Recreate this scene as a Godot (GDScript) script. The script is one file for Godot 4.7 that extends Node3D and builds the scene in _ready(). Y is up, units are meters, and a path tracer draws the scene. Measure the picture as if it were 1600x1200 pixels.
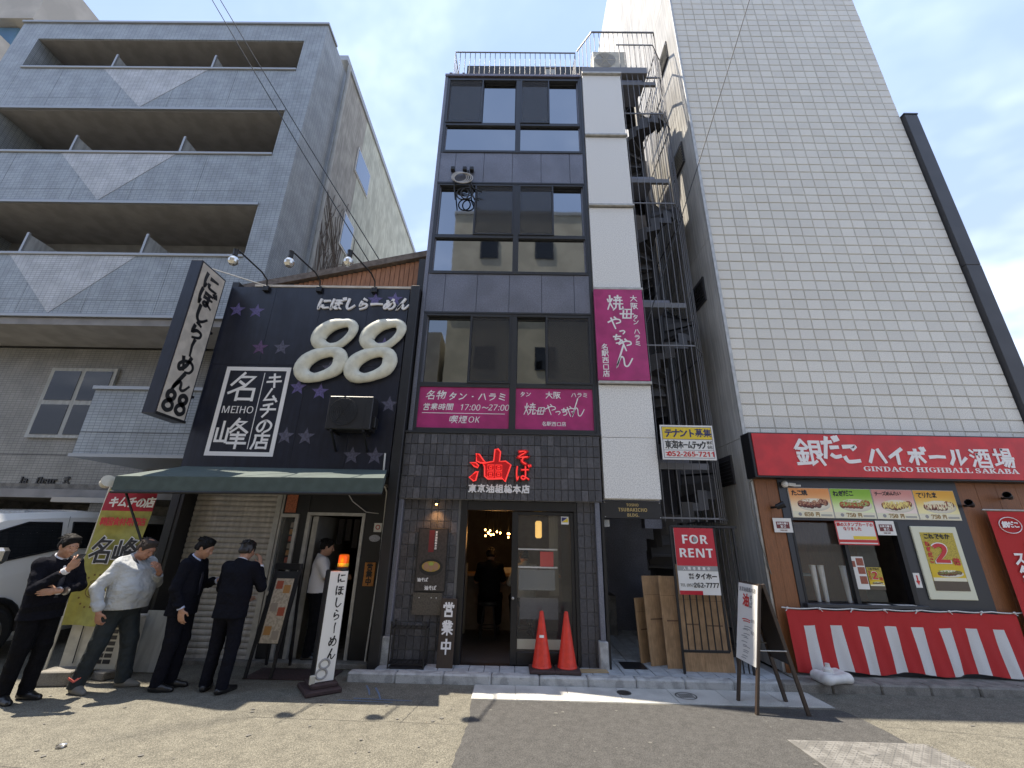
extends Node3D
# A narrow city street at noon: a slim dark five-storey building between a ramen shop and a tall white tiled tower.
# Camera stands at x 0, z 0, 1.72 m above the road, looking towards -z; all sizes in metres.

var rng := RandomNumberGenerator.new()
var mats := {}
var taken := {}

# ---------------------------------------------------------------- mesh builder
class Geo:
	var v := PackedVector3Array()
	var n := PackedVector3Array()
	var c := PackedColorArray()
	var uv := PackedVector2Array()
	var use_c := false
	var use_uv := false
	var col := Color.WHITE

	func tri(a: Vector3, b: Vector3, d: Vector3, na := Vector3.ZERO, nb := Vector3.ZERO, nd := Vector3.ZERO) -> void:
		var f := (d - a).cross(b - a)
		if na == Vector3.ZERO:
			if f.length_squared() < 1e-16:
				return
			na = f.normalized(); nb = na; nd = na
		elif f.dot(na + nb + nd) < 0.0:
			var t := b; b = d; d = t
			var tn := nb; nb = nd; nd = tn
		v.append(a); v.append(b); v.append(d)
		n.append(na); n.append(nb); n.append(nd)
		if use_c:
			c.append(col); c.append(col); c.append(col)

	func quad(a: Vector3, b: Vector3, d: Vector3, e: Vector3, out := Vector3.ZERO) -> void:
		# corners in order round the face; OUT tells which way it faces
		var f := (d - a).cross(b - a)
		if out == Vector3.ZERO:
			out = f
		if f.length_squared() < 1e-16:
			f = (e - a).cross(d - a)
		var nn := f.normalized()
		if nn.dot(out) < 0:
			nn = -nn
		tri(a, b, d, nn, nn, nn); tri(a, d, e, nn, nn, nn)

	func uvquad(a: Vector3, b: Vector3, d: Vector3, e: Vector3) -> void:
		# a bottom left, b bottom right, d top right, e top left
		use_uv = true
		var nn := (b - a).cross(e - a).normalized()
		for t in [[a, d, b], [a, e, d]]:
			for p in t:
				v.append(p); n.append(nn)
		for q in [Vector2(0, 1), Vector2(1, 0), Vector2(1, 1), Vector2(0, 1), Vector2(0, 0), Vector2(1, 0)]:
			uv.append(q)

	func box(ctr: Vector3, s: Vector3, b := Basis.IDENTITY) -> void:
		cbox(ctr, s, 0.0, b)

	func span(x0: float, x1: float, y0: float, y1: float, z0: float, z1: float, ch := 0.0) -> void:
		cbox(Vector3((x0 + x1) / 2, (y0 + y1) / 2, (z0 + z1) / 2), Vector3(absf(x1 - x0), absf(y1 - y0), absf(z1 - z0)), ch)

	func cbox(ctr: Vector3, s: Vector3, ch: float, b := Basis.IDENTITY) -> void:
		var h := s / 2
		ch = minf(ch, minf(h.x, minf(h.y, h.z)) * 0.9)
		for ax in 3:
			for sg in [-1.0, 1.0]:
				var o := Vector3.ZERO; o[ax] = sg
				var p := []
				for k in [[-1, -1], [1, -1], [1, 1], [-1, 1]]:
					var q := Vector3.ZERO
					q[ax] = sg * h[ax]
					q[(ax + 1) % 3] = k[0] * (h[(ax + 1) % 3] - ch)
					q[(ax + 2) % 3] = k[1] * (h[(ax + 2) % 3] - ch)
					p.append(ctr + b * q)
				quad(p[0], p[1], p[2], p[3], b * o)
		if ch <= 0.0:
			return
		for ax in 3:
			var u := (ax + 1) % 3
			var w := (ax + 2) % 3
			for su in [-1.0, 1.0]:
				for sw in [-1.0, 1.0]:
					var p := []
					for k in [[-1, 0], [1, 0], [1, 1], [-1, 1]]:
						var q := Vector3.ZERO
						q[ax] = k[0] * (h[ax] - ch)
						q[u] = su * (h[u] - (0.0 if k[1] == 0 else ch))
						q[w] = sw * (h[w] - (ch if k[1] == 0 else 0.0))
						p.append(ctr + b * q)
					var o := Vector3.ZERO; o[u] = su; o[w] = sw
					quad(p[0], p[1], p[2], p[3], b * o)
		for sx in [-1.0, 1.0]:
			for sy in [-1.0, 1.0]:
				for sz in [-1.0, 1.0]:
					var o := Vector3(sx, sy, sz)
					var q := o * (h - Vector3.ONE * ch)
					var nn := (b * o).normalized()
					tri(ctr + b * (q + Vector3(sx * ch, 0, 0)), ctr + b * (q + Vector3(0, sy * ch, 0)), ctr + b * (q + Vector3(0, 0, sz * ch)), nn, nn, nn)

	func beam(a: Vector3, b: Vector3, w: float, h: float, ch := 0.0, upv := Vector3.UP) -> void:
		var d := (b - a)
		var z := d.normalized()
		if absf(z.dot(upv)) > 0.98:
			upv = Vector3.BACK
		var x := upv.cross(z).normalized()
		cbox((a + b) / 2, Vector3(w, h, d.length()), ch, Basis(x, z.cross(x), z))

	func tube(pts: Array, r, sides := 8, closed := false, caps := true, squash := Vector3.ONE) -> void:
		var m := pts.size()
		var rings := []
		var nrms := []
		var prev := Vector3.ZERO
		for i in m:
			var a: Vector3 = pts[(i - 1 + m) % m] if closed or i > 0 else pts[i]
			var b: Vector3 = pts[(i + 1) % m] if closed or i < m - 1 else pts[i]
			var t := (b - a).normalized()
			if prev == Vector3.ZERO:
				prev = Vector3.UP if absf(t.y) < 0.9 else Vector3.RIGHT
			var x := (prev - t * prev.dot(t)).normalized()
			prev = x
			var y := t.cross(x)
			var rr: float = r[i] if r is Array or r is PackedFloat32Array else r
			var ring := []
			var nr := []
			for k in sides:
				var an := TAU * k / sides
				var dd := x * cos(an) + y * sin(an)
				ring.append(pts[i] + dd * rr * squash)
				nr.append((dd / squash).normalized())
			rings.append(ring); nrms.append(nr)
		for i in (m if closed else m - 1):
			var j := (i + 1) % m
			for k in sides:
				var l := (k + 1) % sides
				tri(rings[i][k], rings[j][k], rings[j][l], nrms[i][k], nrms[j][k], nrms[j][l])
				tri(rings[i][k], rings[j][l], rings[i][l], nrms[i][k], nrms[j][l], nrms[i][l])
		if caps and not closed:
			for e in [0, m - 1]:
				var o: Vector3 = (pts[0] - pts[1]) if e == 0 else (pts[m - 1] - pts[m - 2])
				o = o.normalized()
				for k in sides:
					tri(pts[e], rings[e][k], rings[e][(k + 1) % sides], o, o, o)

	func lathe(prof: Array, ctr: Vector3, sides := 20, b := Basis.IDENTITY) -> void:
		# profile of Vector2(radius, height) from bottom to top
		for i in prof.size() - 1:
			var p: Vector2 = prof[i]
			var q: Vector2 = prof[i + 1]
			var sl := Vector2(q.y - p.y, p.x - q.x).normalized()
			for k in sides:
				var a0 := TAU * k / sides
				var a1 := TAU * (k + 1) / sides
				var d0 := Vector3(cos(a0), 0, sin(a0))
				var d1 := Vector3(cos(a1), 0, sin(a1))
				var n0 := b * (d0 * sl.x + Vector3.UP * sl.y)
				var n1 := b * (d1 * sl.x + Vector3.UP * sl.y)
				var A := ctr + b * (d0 * p.x + Vector3.UP * p.y)
				var B := ctr + b * (d1 * p.x + Vector3.UP * p.y)
				var C := ctr + b * (d1 * q.x + Vector3.UP * q.y)
				var D := ctr + b * (d0 * q.x + Vector3.UP * q.y)
				if p.x > 1e-5: tri(A, B, C, n0, n1, n1)
				if q.x > 1e-5: tri(A, C, D, n0, n1, n0)

	func ball(ctr: Vector3, r: Vector3, seg := 14) -> void:
		for i in seg / 2:
			for k in seg:
				var q := []
				for e in [[0, 0], [1, 0], [1, 1], [0, 1]]:
					var la: float = PI * (i + e[0]) / (seg / 2) - PI / 2
					var lo: float = TAU * (k + e[1]) / seg
					q.append(Vector3(cos(la) * cos(lo), sin(la), cos(la) * sin(lo)))
				var nn := []
				for p in q: nn.append((p / r).normalized())
				if i > 0: tri(ctr + q[0] * r, ctr + q[1] * r, ctr + q[3] * r, nn[0], nn[1], nn[3])
				tri(ctr + q[1] * r, ctr + q[2] * r, ctr + q[3] * r, nn[1], nn[2], nn[3])

	func prism(poly: PackedVector2Array, o: Vector3, ux: Vector3, uy: Vector3, th: float) -> void:
		# polygon in the plane o + x*ux + y*uy, TH thick towards the back of ux cross uy
		var nn := ux.cross(uy).normalized()
		var idx := Geometry2D.triangulate_polygon(poly)
		var P := []
		for p in poly: P.append(o + ux * p.x + uy * p.y)
		for i in range(0, idx.size(), 3):
			tri(P[idx[i]], P[idx[i + 1]], P[idx[i + 2]], nn, nn, nn)
			if th > 0.0:
				tri(P[idx[i]] - nn * th, P[idx[i + 1]] - nn * th, P[idx[i + 2]] - nn * th, -nn, -nn, -nn)
		if th <= 0.0:
			return
		var cw := 1.0 if Geometry2D.is_polygon_clockwise(poly) else -1.0
		for i in P.size():
			var a: Vector3 = P[i]
			var b: Vector3 = P[(i + 1) % P.size()]
			quad(a, b, b - nn * th, a - nn * th, (b - a).cross(nn) * -cw)

	func mesh() -> ArrayMesh:
		var m := ArrayMesh.new()
		if v.is_empty():
			return m
		var arr := []
		arr.resize(Mesh.ARRAY_MAX)
		arr[Mesh.ARRAY_VERTEX] = v
		arr[Mesh.ARRAY_NORMAL] = n
		if use_c: arr[Mesh.ARRAY_COLOR] = c
		if use_uv: arr[Mesh.ARRAY_TEX_UV] = uv
		m.add_surface_from_arrays(Mesh.PRIMITIVE_TRIANGLES, arr)
		return m

# ---------------------------------------------------------------- scene helpers
func numbered(called: String) -> String:
	taken[called] = taken.get(called, -1) + 1
	return called if taken[called] == 0 else "%s_%03d" % [called, taken[called]]

func thing(called: String, label: String, category: String, at := Vector3.ZERO, group := "", turn := 0.0) -> Node3D:
	var o := Node3D.new()
	o.name = numbered(called)
	add_child(o)
	o.position = at
	o.rotation.y = turn
	o.set_meta("label", label)
	o.set_meta("category", category)
	if group: o.set_meta("group", group)
	return o

func struct(called: String, g, m: Material, at := Vector3.ZERO) -> MeshInstance3D:
	var o := MeshInstance3D.new()
	o.name = numbered(called)
	o.mesh = g.mesh() if g is Geo else g
	o.material_override = m
	add_child(o)
	o.position = at
	o.set_meta("kind", "structure")
	return o

func at_of(p: Node3D) -> Vector3:
	var s := Vector3.ZERO
	var q: Node = p
	while q != self:
		s += (q as Node3D).position
		q = q.get_parent()
	return s

# a part whose geometry is written in world metres
func part(p: Node3D, called: String, g, m: Material) -> MeshInstance3D:
	var o := MeshInstance3D.new()
	o.name = called
	o.mesh = g.mesh() if g is Geo else g
	o.material_override = m
	p.add_child(o, true)
	o.position = -at_of(p)
	return o

# a part whose geometry is written round the parent's own origin
func own(p: Node3D, called: String, g, m: Material, at := Vector3.ZERO) -> MeshInstance3D:
	var o := MeshInstance3D.new()
	o.name = called
	o.mesh = g.mesh() if g is Geo else g
	o.material_override = m
	p.add_child(o, true)
	o.position = at
	return o

# one of many alike pieces sharing a mesh, placed in world metres
func piece(p: Node3D, called: String, me: Mesh, m: Material, at: Vector3, b := Basis.IDENTITY) -> MeshInstance3D:
	var o := MeshInstance3D.new()
	o.name = called
	o.mesh = me
	o.material_override = m
	p.add_child(o, true)
	o.transform = Transform3D(b, at - at_of(p))
	return o

func bx(x0: float, x1: float, y0: float, y1: float, z0: float, z1: float, ch := 0.0) -> Geo:
	var g := Geo.new()
	g.span(x0, x1, y0, y1, z0, z1, ch)
	return g

func lin(r: float, g: float, b: float, a := 1.0) -> Color:
	return Color(r, g, b, a).linear_to_srgb()

# ---------------------------------------------------------------- textures and materials
var tex := {}

func noise_tex(freq: float, lo: float, hi: float, sd: int, octaves := 5, size := 512, kind := FastNoiseLite.TYPE_SIMPLEX_SMOOTH, p0 := 0.3, p1 := 0.7) -> NoiseTexture2D:
	var f := FastNoiseLite.new()
	f.noise_type = kind
	f.frequency = freq
	f.seed = sd
	f.fractal_octaves = octaves
	var t := NoiseTexture2D.new()
	t.width = size; t.height = size
	t.seamless = true
	t.normalize = true
	var r := Gradient.new()
	r.offsets = PackedFloat32Array([p0, p1])
	r.colors = PackedColorArray([Color(lo, lo, lo), Color(hi, hi, hi)])
	t.color_ramp = r
	t.noise = f
	return t

func make_textures() -> void:
	tex.mottle = noise_tex(0.008, 0.91, 1.0, 3, 6)
	tex.grain = noise_tex(0.09, 0.87, 1.0, 5, 4)
	tex.speck = noise_tex(0.22, 0.66, 1.0, 8, 3, 512, FastNoiseLite.TYPE_VALUE)
	tex.blot = noise_tex(0.012, 0.85, 1.0, 11, 5, 512, FastNoiseLite.TYPE_SIMPLEX_SMOOTH, 0.35, 0.6)
	tex.bump = noise_tex(0.12, 0.0, 1.0, 17, 4, 512, FastNoiseLite.TYPE_SIMPLEX_SMOOTH, 0.0, 1.0)
	tex.stain = noise_tex(0.013, 0.9, 1.0, 29, 7, 1024, FastNoiseLite.TYPE_SIMPLEX_SMOOTH, 0.2, 0.75)
	tex.wrinkle = noise_tex(0.018, 0.0, 1.0, 37, 3, 512, FastNoiseLite.TYPE_SIMPLEX_SMOOTH, 0.0, 1.0)
	tex.streak = noise_tex(0.02, 0.9, 1.0, 21, 4, 512)
	# small glazed wall tiles, 8 x 16 to the picture, each with its own tone
	var im := Image.create(256, 256, false, Image.FORMAT_RGB8)
	rng.seed = 71
	var line := Color(0.74, 0.74, 0.74)
	im.fill(line)
	for j in 16:
		for i in 8:
			var t := rng.randf_range(0.94, 1.0)
			im.fill_rect(Rect2i(i * 32 + 2, j * 16 + 2, 29, 13), Color(t, t, t * rng.randf_range(0.985, 1.0)))
	tex.tile = ImageTexture.create_from_image(im)

func mat(called: String, c: Color, rough := 0.7, o := {}) -> StandardMaterial3D:
	if mats.has(called):
		return mats[called]
	var m := StandardMaterial3D.new()
	m.resource_name = called
	m.albedo_color = c
	m.roughness = rough
	m.metallic = o.get("metal", 0.0)
	m.metallic_specular = o.get("spec", 0.5)
	if o.has("tex"):
		m.albedo_texture = tex[o.tex]
		m.uv1_triplanar = true
		m.uv1_world_triplanar = true
		var s = o.get("scale", 1.0)
		m.uv1_scale = s if s is Vector3 else Vector3.ONE * s
	if o.has("det"):
		m.detail_enabled = true
		m.detail_albedo = tex[o.det]
		m.detail_blend_mode = BaseMaterial3D.BLEND_MODE_MUL
		m.detail_uv_layer = BaseMaterial3D.DETAIL_UV_2
		m.uv2_triplanar = true
		m.uv2_world_triplanar = true
		var s2 = o.get("dscale", 0.3)
		m.uv2_scale = s2 if s2 is Vector3 else Vector3.ONE * s2
	if o.has("bump"):
		m.heightmap_enabled = true
		m.heightmap_texture = tex[o.get("btex", "bump")]
		m.heightmap_scale = o.bump
		if not o.has("tex"):
			m.uv1_triplanar = true
			m.uv1_world_triplanar = true
			m.uv1_scale = Vector3.ONE * o.get("scale", 2.0)
	if o.has("coat"):
		m.clearcoat_enabled = true
		m.clearcoat = o.coat
		m.clearcoat_roughness = o.get("crough", 0.05)
	if o.has("glow"):
		m.emission_enabled = true
		m.emission = c
		m.emission_energy_multiplier = o.glow
	if o.has("rim"):
		m.rim_enabled = true
		m.rim = o.rim
		m.rim_tint = 0.6
	if o.get("vc", false):
		m.vertex_color_use_as_albedo = true
	if o.has("alpha"):
		m.transparency = BaseMaterial3D.TRANSPARENCY_ALPHA
		m.albedo_color.a = o.alpha
	if o.has("back"):
		m.backlight_enabled = true
		m.backlight = o.back
	mats[called] = m
	return m

# ---------------------------------------------------------------- brush lettering: strokes on a 100 x 100 square, y down
const GLYPH := {
	"に": "18,12 14,50 18,88 26,70;45,25 85,22;42,62 48,80 88,80",
	"ほ": "14,12 10,50 14,90 20,72;38,22 84,20;36,45 86,43;62,20 62,78 48,88 38,80 48,68 88,88",
	"ぼ": "14,12 10,50 14,90 20,72;38,22 78,20;36,45 80,43;60,20 60,78 48,88 38,80 48,68 84,88;84,2 90,14;96,0 102,11",
	"し": "30,8 28,65 42,90 62,84 84,62",
	"ら": "42,6 62,16;32,30 28,62 50,48 76,54 72,78 38,92",
	"ー": "10,52 50,48 90,50",
	"|": "54,8 48,40 52,92",
	"め": "25,22 40,80;65,10 48,60 22,86 14,62 40,36 74,34 88,58 76,84 56,90",
	"ん": "55,6 16,92 38,54 52,56 56,84 72,86 94,58",
	"の": "54,22 46,70 28,86 14,66 28,34 60,20 88,42 84,72 58,90",
	"や": "8,46 50,24 84,26 88,44 62,54;50,6 62,18;28,14 54,92",
	"っ": "26,56 62,48 76,62 58,86",
	"ち": "18,28 82,24;46,8 34,56 60,46 80,60 66,86 40,92",
	"ゃ": "22,58 50,44 76,46 78,58 60,66;52,32 60,40;36,38 54,94",
	"そ": "26,14 74,12 22,48 84,44 52,54 46,76 72,92",
	"ば": "14,12 10,50 14,92 22,72;40,32 86,30;66,10 66,76 52,88 40,78 52,68 88,88;84,2 90,14;96,0 101,10",
	"は": "14,12 10,50 14,92 22,72;40,32 88,30;66,10 66,76 52,88 40,78 52,68 90,88",
	"だ": "10,28 56,24;36,6 12,90;52,48 86,46;50,80 66,88 92,84;74,4 80,18;90,2 96,14",
	"た": "10,28 60,24;38,6 12,90;52,48 86,46;50,80 66,88 92,84",
	"こ": "24,20 78,18 66,30;20,68 34,86 86,82",
	"れ": "24,6 24,94;8,30 34,26 8,72;34,42 58,24 64,40 62,78 74,88 92,72",
	"で": "10,20 88,16 54,42 46,70 60,90 78,90;76,38 82,50;90,34 96,46",
	"も": "44,8 38,70 54,90 78,80 74,58;14,34 72,32;14,58 68,56",
	"か": "8,32 60,28 58,70 46,90;34,6 10,90;74,22 94,52",
	"キ": "20,32 80,26;12,60 90,54;46,8 58,94", "ム": "48,10 18,82 82,76;64,56 88,90", "チ": "70,10 22,22;10,46 92,44;52,16 52,60 28,92",
	"タ": "44,6 12,52;36,24 82,24 62,64 22,94;34,44 66,66", "ン": "14,18 38,34;12,88 54,72 90,24", "ハ": "36,18 8,86;62,14 94,86",
	"ラ": "24,14 78,14;12,38 86,38 70,70 30,94", "ミ": "24,10 80,26;22,38 78,54;16,68 84,90", "テ": "24,14 78,14;8,40 92,40;52,40 46,70 24,94",
	"ナ": "8,34 92,34;54,6 50,56 22,94", "ト": "40,6 40,94;40,40 80,60", "ホ": "8,26 92,26;50,6 50,94;30,46 8,80;70,46 92,80",
	"ボ": "8,30 88,30;46,10 46,94;28,48 8,80;64,48 88,80;80,0 86,14;94,0 99,12", "ッ": "16,40 26,62;44,36 52,58;84,36 74,72 40,94",
	"ク": "40,6 10,50;36,22 84,22 66,64 24,94", "イ": "80,8 10,56;54,34 54,94", "ル": "30,14 28,56 8,90;60,10 60,88 94,56",
	"ス": "18,14 76,14 54,56 10,92;52,56 90,92", "プ": "10,18 80,18 66,64 24,94;90,2 98,8 90,15 84,8 90,2",
	"ヤ": "8,40 88,30 70,56;36,8 56,94", "・": "44,50 56,50", "~": "6,56 28,42 50,50 72,58 94,44",
	"名": "44,2 10,44;36,16 78,16 52,48 6,72;34,32 54,46;34,58 34,96;34,58 84,58 84,96;34,92 84,92",
	"峰": "20,14 20,76;4,36 4,76 36,76;36,36 36,80;62,4 42,36;58,14 84,14 44,48;58,22 94,48;48,56 90,56;50,68 88,68;42,82 96,82;68,48 68,98",
	"物": "18,14 10,36;8,32 46,32;4,62 46,54;28,4 28,96;60,4 48,40;56,22 94,22 88,80 74,90;70,24 50,66;82,24 56,84",
	"営": "22,4 28,16;48,2 50,14;76,4 68,16;8,34 8,22 92,22 90,34;32,34 32,54 70,54 70,34 32,34;22,64 22,96 80,96 80,64 22,64;50,54 46,64",
	"業": "38,2 38,20;60,2 60,20;20,8 26,18;78,8 72,18;8,22 92,22;30,26 36,36;70,26 64,36;14,38 86,38;20,50 80,50;6,64 94,64;50,38 50,98;46,66 10,92;54,66 92,92",
	"時": "8,14 8,80 36,80 36,14 8,14;8,46 36,46;46,20 92,20;68,2 68,40;42,40 96,40;44,60 96,60;80,46 80,92 68,88;54,70 62,80",
	"間": "8,6 8,96;8,6 42,6 42,36 8,36;8,21 42,21;58,6 92,6 92,92 82,90;58,6 58,36 92,36;58,21 92,21;32,48 32,86 68,86 68,48 32,48;32,66 68,66",
	"喫": "4,18 4,70 26,70 26,18 4,18;34,12 62,12;32,26 64,26;34,40 60,40;48,2 48,52;68,10 96,10 90,46 80,44;78,10 68,48;32,62 98,62;64,50 60,70 32,96;66,66 96,96",
	"煙": "20,4 20,50 4,92;6,28 10,44;34,24 26,40;22,56 36,84;44,10 96,10;62,10 62,34;78,10 78,34;48,22 48,46 92,46 92,22 48,22;50,66 92,66;70,48 70,92;42,92 98,92",
	"大": "8,34 92,34;50,4 46,50 8,94;52,44 94,94",
	"阪": "8,8 8,96;8,8 36,8 24,34 38,54 20,66;50,12 94,12;52,12 50,56 38,94;54,36 86,36 70,70 46,96;58,50 96,94",
	"焼": "20,4 20,50 4,92;6,28 10,44;34,24 26,40;22,56 36,84;50,14 92,14;70,2 70,24;44,34 96,34;58,24 58,46;82,24 82,46;42,56 98,56;58,56 54,80 38,96;78,56 78,90 98,88 98,76",
	"母": "30,10 22,80 78,80 86,10 30,10;4,46 98,46;54,20 52,34;50,56 48,70",
	"駅": "8,8 8,60;8,8 44,8;8,24 42,24;8,40 42,40;26,8 26,56;8,58 46,58 44,90 36,92;6,70 4,90;18,70 20,84;30,68 34,82;56,10 90,10 90,40 56,40;56,10 54,60 46,94;70,40 96,94",
	"西": "6,14 94,14;14,34 14,92 86,92 86,34 14,34;38,14 36,54 20,64;60,14 60,60 82,60", "口": "16,18 16,88 84,88 84,18 16,18",
	"油": "10,10 28,20;4,36 22,46;8,90 30,60;40,30 40,92 94,92 94,30 40,30;67,6 67,92;40,60 94,60",
	"東": "8,18 92,18;22,32 22,64 78,64 78,32 22,32;22,48 78,48;50,2 50,98;48,64 8,92;52,64 94,92",
	"京": "50,2 50,16;8,18 92,18;26,32 26,56 74,56 74,32 26,32;50,56 50,92 40,88;28,68 12,86;70,68 88,86",
	"組": "28,2 12,24 32,28;38,20 10,48 40,46;26,48 26,96;12,64 8,84;38,62 44,78;56,10 56,92;56,10 88,10 88,92;56,36 88,36;56,62 88,62;46,92 98,92",
	"総": "28,2 12,24 32,28;38,20 10,48 40,46;26,48 26,96;12,64 8,84;38,62 44,78;62,4 50,30;80,4 94,28;70,34 56,54 88,52;50,68 46,88;60,66 62,92 84,92 86,80;70,62 78,74;90,66 96,84",
	"本": "8,28 92,28;50,2 50,98;48,30 6,80;52,30 94,80;32,74 68,74",
	"店": "52,2 52,14;14,16 92,16;18,16 16,60 4,94;54,26 54,56;56,40 86,40;32,58 32,92;32,58 84,58 84,92;32,88 84,88",
	"中": "14,24 14,62 86,62 86,24 14,24;50,2 50,98",
	"銀": "26,2 4,34;26,2 48,30;14,34 40,34;8,52 46,52;26,34 26,90;10,64 16,80;42,62 36,78;4,92 50,88;58,8 58,92 72,82;58,8 90,8 90,46 58,46;58,27 90,27;74,46 98,94;94,54 78,68",
	"酒": "8,12 20,22;4,38 16,46;6,92 24,62;32,12 96,12;36,32 36,94 92,94 92,32 36,32;54,12 54,48 44,60;74,12 74,54 90,56;36,74 92,74",
	"場": "6,32 40,32;22,6 22,76;2,84 42,70;52,6 52,38 86,38 86,6 52,6;52,22 86,22;42,50 98,50;54,50 38,74;50,62 92,62 86,92 76,92;64,64 46,88;78,64 60,92",
	"円": "14,10 14,96;14,10 86,10 86,94 76,92;50,10 50,52;14,52 86,52",
	"募": "8,10 92,10;34,2 34,20;66,2 66,20;26,26 26,50 74,50 74,26 26,26;26,38 74,38;8,58 92,58;38,50 8,80;62,52 94,76;30,72 72,72 66,96 56,94;50,62 28,96",
	"集": "32,2 10,34;24,20 24,60;24,18 90,18;24,32 84,32;24,46 84,46;24,60 92,60;56,6 56,60;6,70 94,70;50,62 50,98;46,72 10,94;54,72 92,94",
	"海": "10,10 24,20;4,36 18,46;6,92 26,62;44,2 30,28;40,14 94,14;42,28 36,84 86,84;42,28 88,28 82,96;28,56 98,56;62,30 60,46;60,62 58,78",
	"株": "4,28 44,28;24,4 24,96;22,32 6,70;28,34 42,60;56,10 48,34;54,24 94,24;48,48 98,48;74,4 74,96;72,50 50,84;76,50 98,82",
	"式": "8,26 92,26;60,4 66,60 92,94 96,80;18,48 50,48;34,48 34,82;10,86 54,80;76,6 86,16", "弐": "14,14 54,14;8,32 92,30;20,50 54,50;34,50 34,80;12,84 56,78;64,4 70,60 92,94 96,80;78,6 88,18",
	"会": "50,2 6,44;50,2 94,44;30,40 70,40;14,58 86,58;44,58 22,90 78,86;66,74 86,94", "社": "24,2 28,14;6,24 42,24 6,60;26,40 26,96;30,50 44,64;52,38 96,38;74,8 74,90;46,90 98,90",
	"韓": "4,14 44,14;24,2 24,98;10,28 10,62 38,62 38,28 10,28;10,45 38,45;4,78 46,78;54,14 94,14;62,2 60,28;52,30 98,30;62,40 62,58 88,58 88,40 62,40;52,72 98,72;76,64 76,98",
	"国": "8,8 8,96 92,96 92,8 8,8;26,28 74,28;28,50 72,50;22,76 78,76;50,28 50,76;62,58 70,68", "食": "50,2 6,40;50,2 94,40;50,22 50,32;26,38 26,92 46,84;26,38 74,38 74,68 26,68;26,53 74,53;80,72 56,84;50,70 92,96",
	"材": "4,28 44,28;24,4 24,96;22,32 6,70;28,34 42,60;50,30 98,30;80,4 80,92 68,88;76,34 48,76", "専": "14,12 86,12;24,24 24,52 76,52 76,24 24,24;24,38 76,38;50,2 50,56;6,62 94,62;66,56 66,94 54,90;26,72 36,84",
	"門": "8,6 8,96;8,6 42,6 42,40 8,40;8,23 42,23;58,6 92,6 92,94 82,92;58,6 58,40 92,40;58,23 92,23", "日": "20,8 20,92 80,92 80,8 20,8;20,50 80,50",
	"倍": "26,4 6,44;18,30 18,96;66,4 66,16;40,18 94,18;50,24 56,44;84,22 76,44;34,46 98,46;46,58 46,94 88,94 88,58 46,58",
	"8": "54,48 26,36 26,14 52,4 78,14 76,34 50,48 20,62 16,84 48,96 80,84 80,62 54,48", "個": "26,4 6,44;18,30 18,96;36,8 36,96 96,96 96,8 36,8;48,30 86,30;66,20 66,52;52,52 52,80 82,80 82,52 52,52",
	"カ": "8,32 84,28 78,84 64,90;46,6 40,50 12,92", "ド": "40,6 40,94;40,40 76,58;72,10 80,22;86,4 94,16", "り": "28,10 26,48 34,54;68,8 70,50 44,94", "い": "20,20 16,60 30,86 40,74;72,24 88,64",
	"な": "10,26 52,22;34,6 12,62;66,22 84,36;62,40 62,76 48,88 36,80 48,70 84,88", "ま": "18,24 82,22;20,44 80,42;52,6 52,78 38,90 24,82 38,72 82,90", "て": "10,20 88,16 54,42 46,70 60,90 78,90",
	"お": "12,32 60,28;36,6 36,84 18,80 30,58 66,50 82,68 60,90;74,18 90,34", "ね": "26,6 26,94;8,30 36,26 8,74;34,44 58,26 80,36 82,70 62,88 56,76 70,72 94,90", "ぎ": "20,24 76,16;16,44 78,34;44,6 70,62;74,60 30,62 28,82 72,92;82,6 88,16;94,2 99,12",
	"ズ": "14,18 72,18 52,58 10,92;50,58 86,92;80,4 86,16;92,0 98,12", "持": "4,28 40,28;22,4 22,90 10,84;2,66 40,52;50,20 92,20;70,4 70,40;44,40 98,40;46,60 98,60;80,48 80,92 68,88;54,70 62,82",
	"帰": "10,14 8,60;26,4 26,60 6,96;46,10 88,10 88,40 46,40;46,25 88,25;40,66 40,54 96,54 96,64;50,66 50,92;50,66 86,66 86,90;68,54 68,98", "窓": "50,2 50,12;10,26 10,14 90,14 88,26;38,18 26,36;60,18 66,34 84,34;48,36 30,56 74,54;64,46 78,60;20,66 14,88;34,64 38,92 66,92 70,80;50,60 58,74;82,64 92,84",
	"入": "36,10 56,20 48,50 8,94;52,40 92,94", "居": "14,8 84,8 84,30 14,30;14,8 12,60 4,94;28,46 94,46;60,34 60,62;34,62 34,92 86,92 86,62 34,62", "者": "20,20 72,20;46,4 46,40;8,40 92,40;78,12 10,68;34,56 34,94 76,94 76,56 34,56;34,74 76,74",
}
var lift := 0.0

func smooth_line(p: PackedVector2Array, sub := 4) -> PackedVector2Array:
	var out := PackedVector2Array()
	for i in p.size() - 1:
		var a := p[maxi(i - 1, 0)]
		var b := p[i]
		var c := p[i + 1]
		var d := p[mini(i + 2, p.size() - 1)]
		for k in sub:
			out.append(b.cubic_interpolate(c, a, d, float(k) / sub))
	out.append(p[p.size() - 1])
	return out

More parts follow.
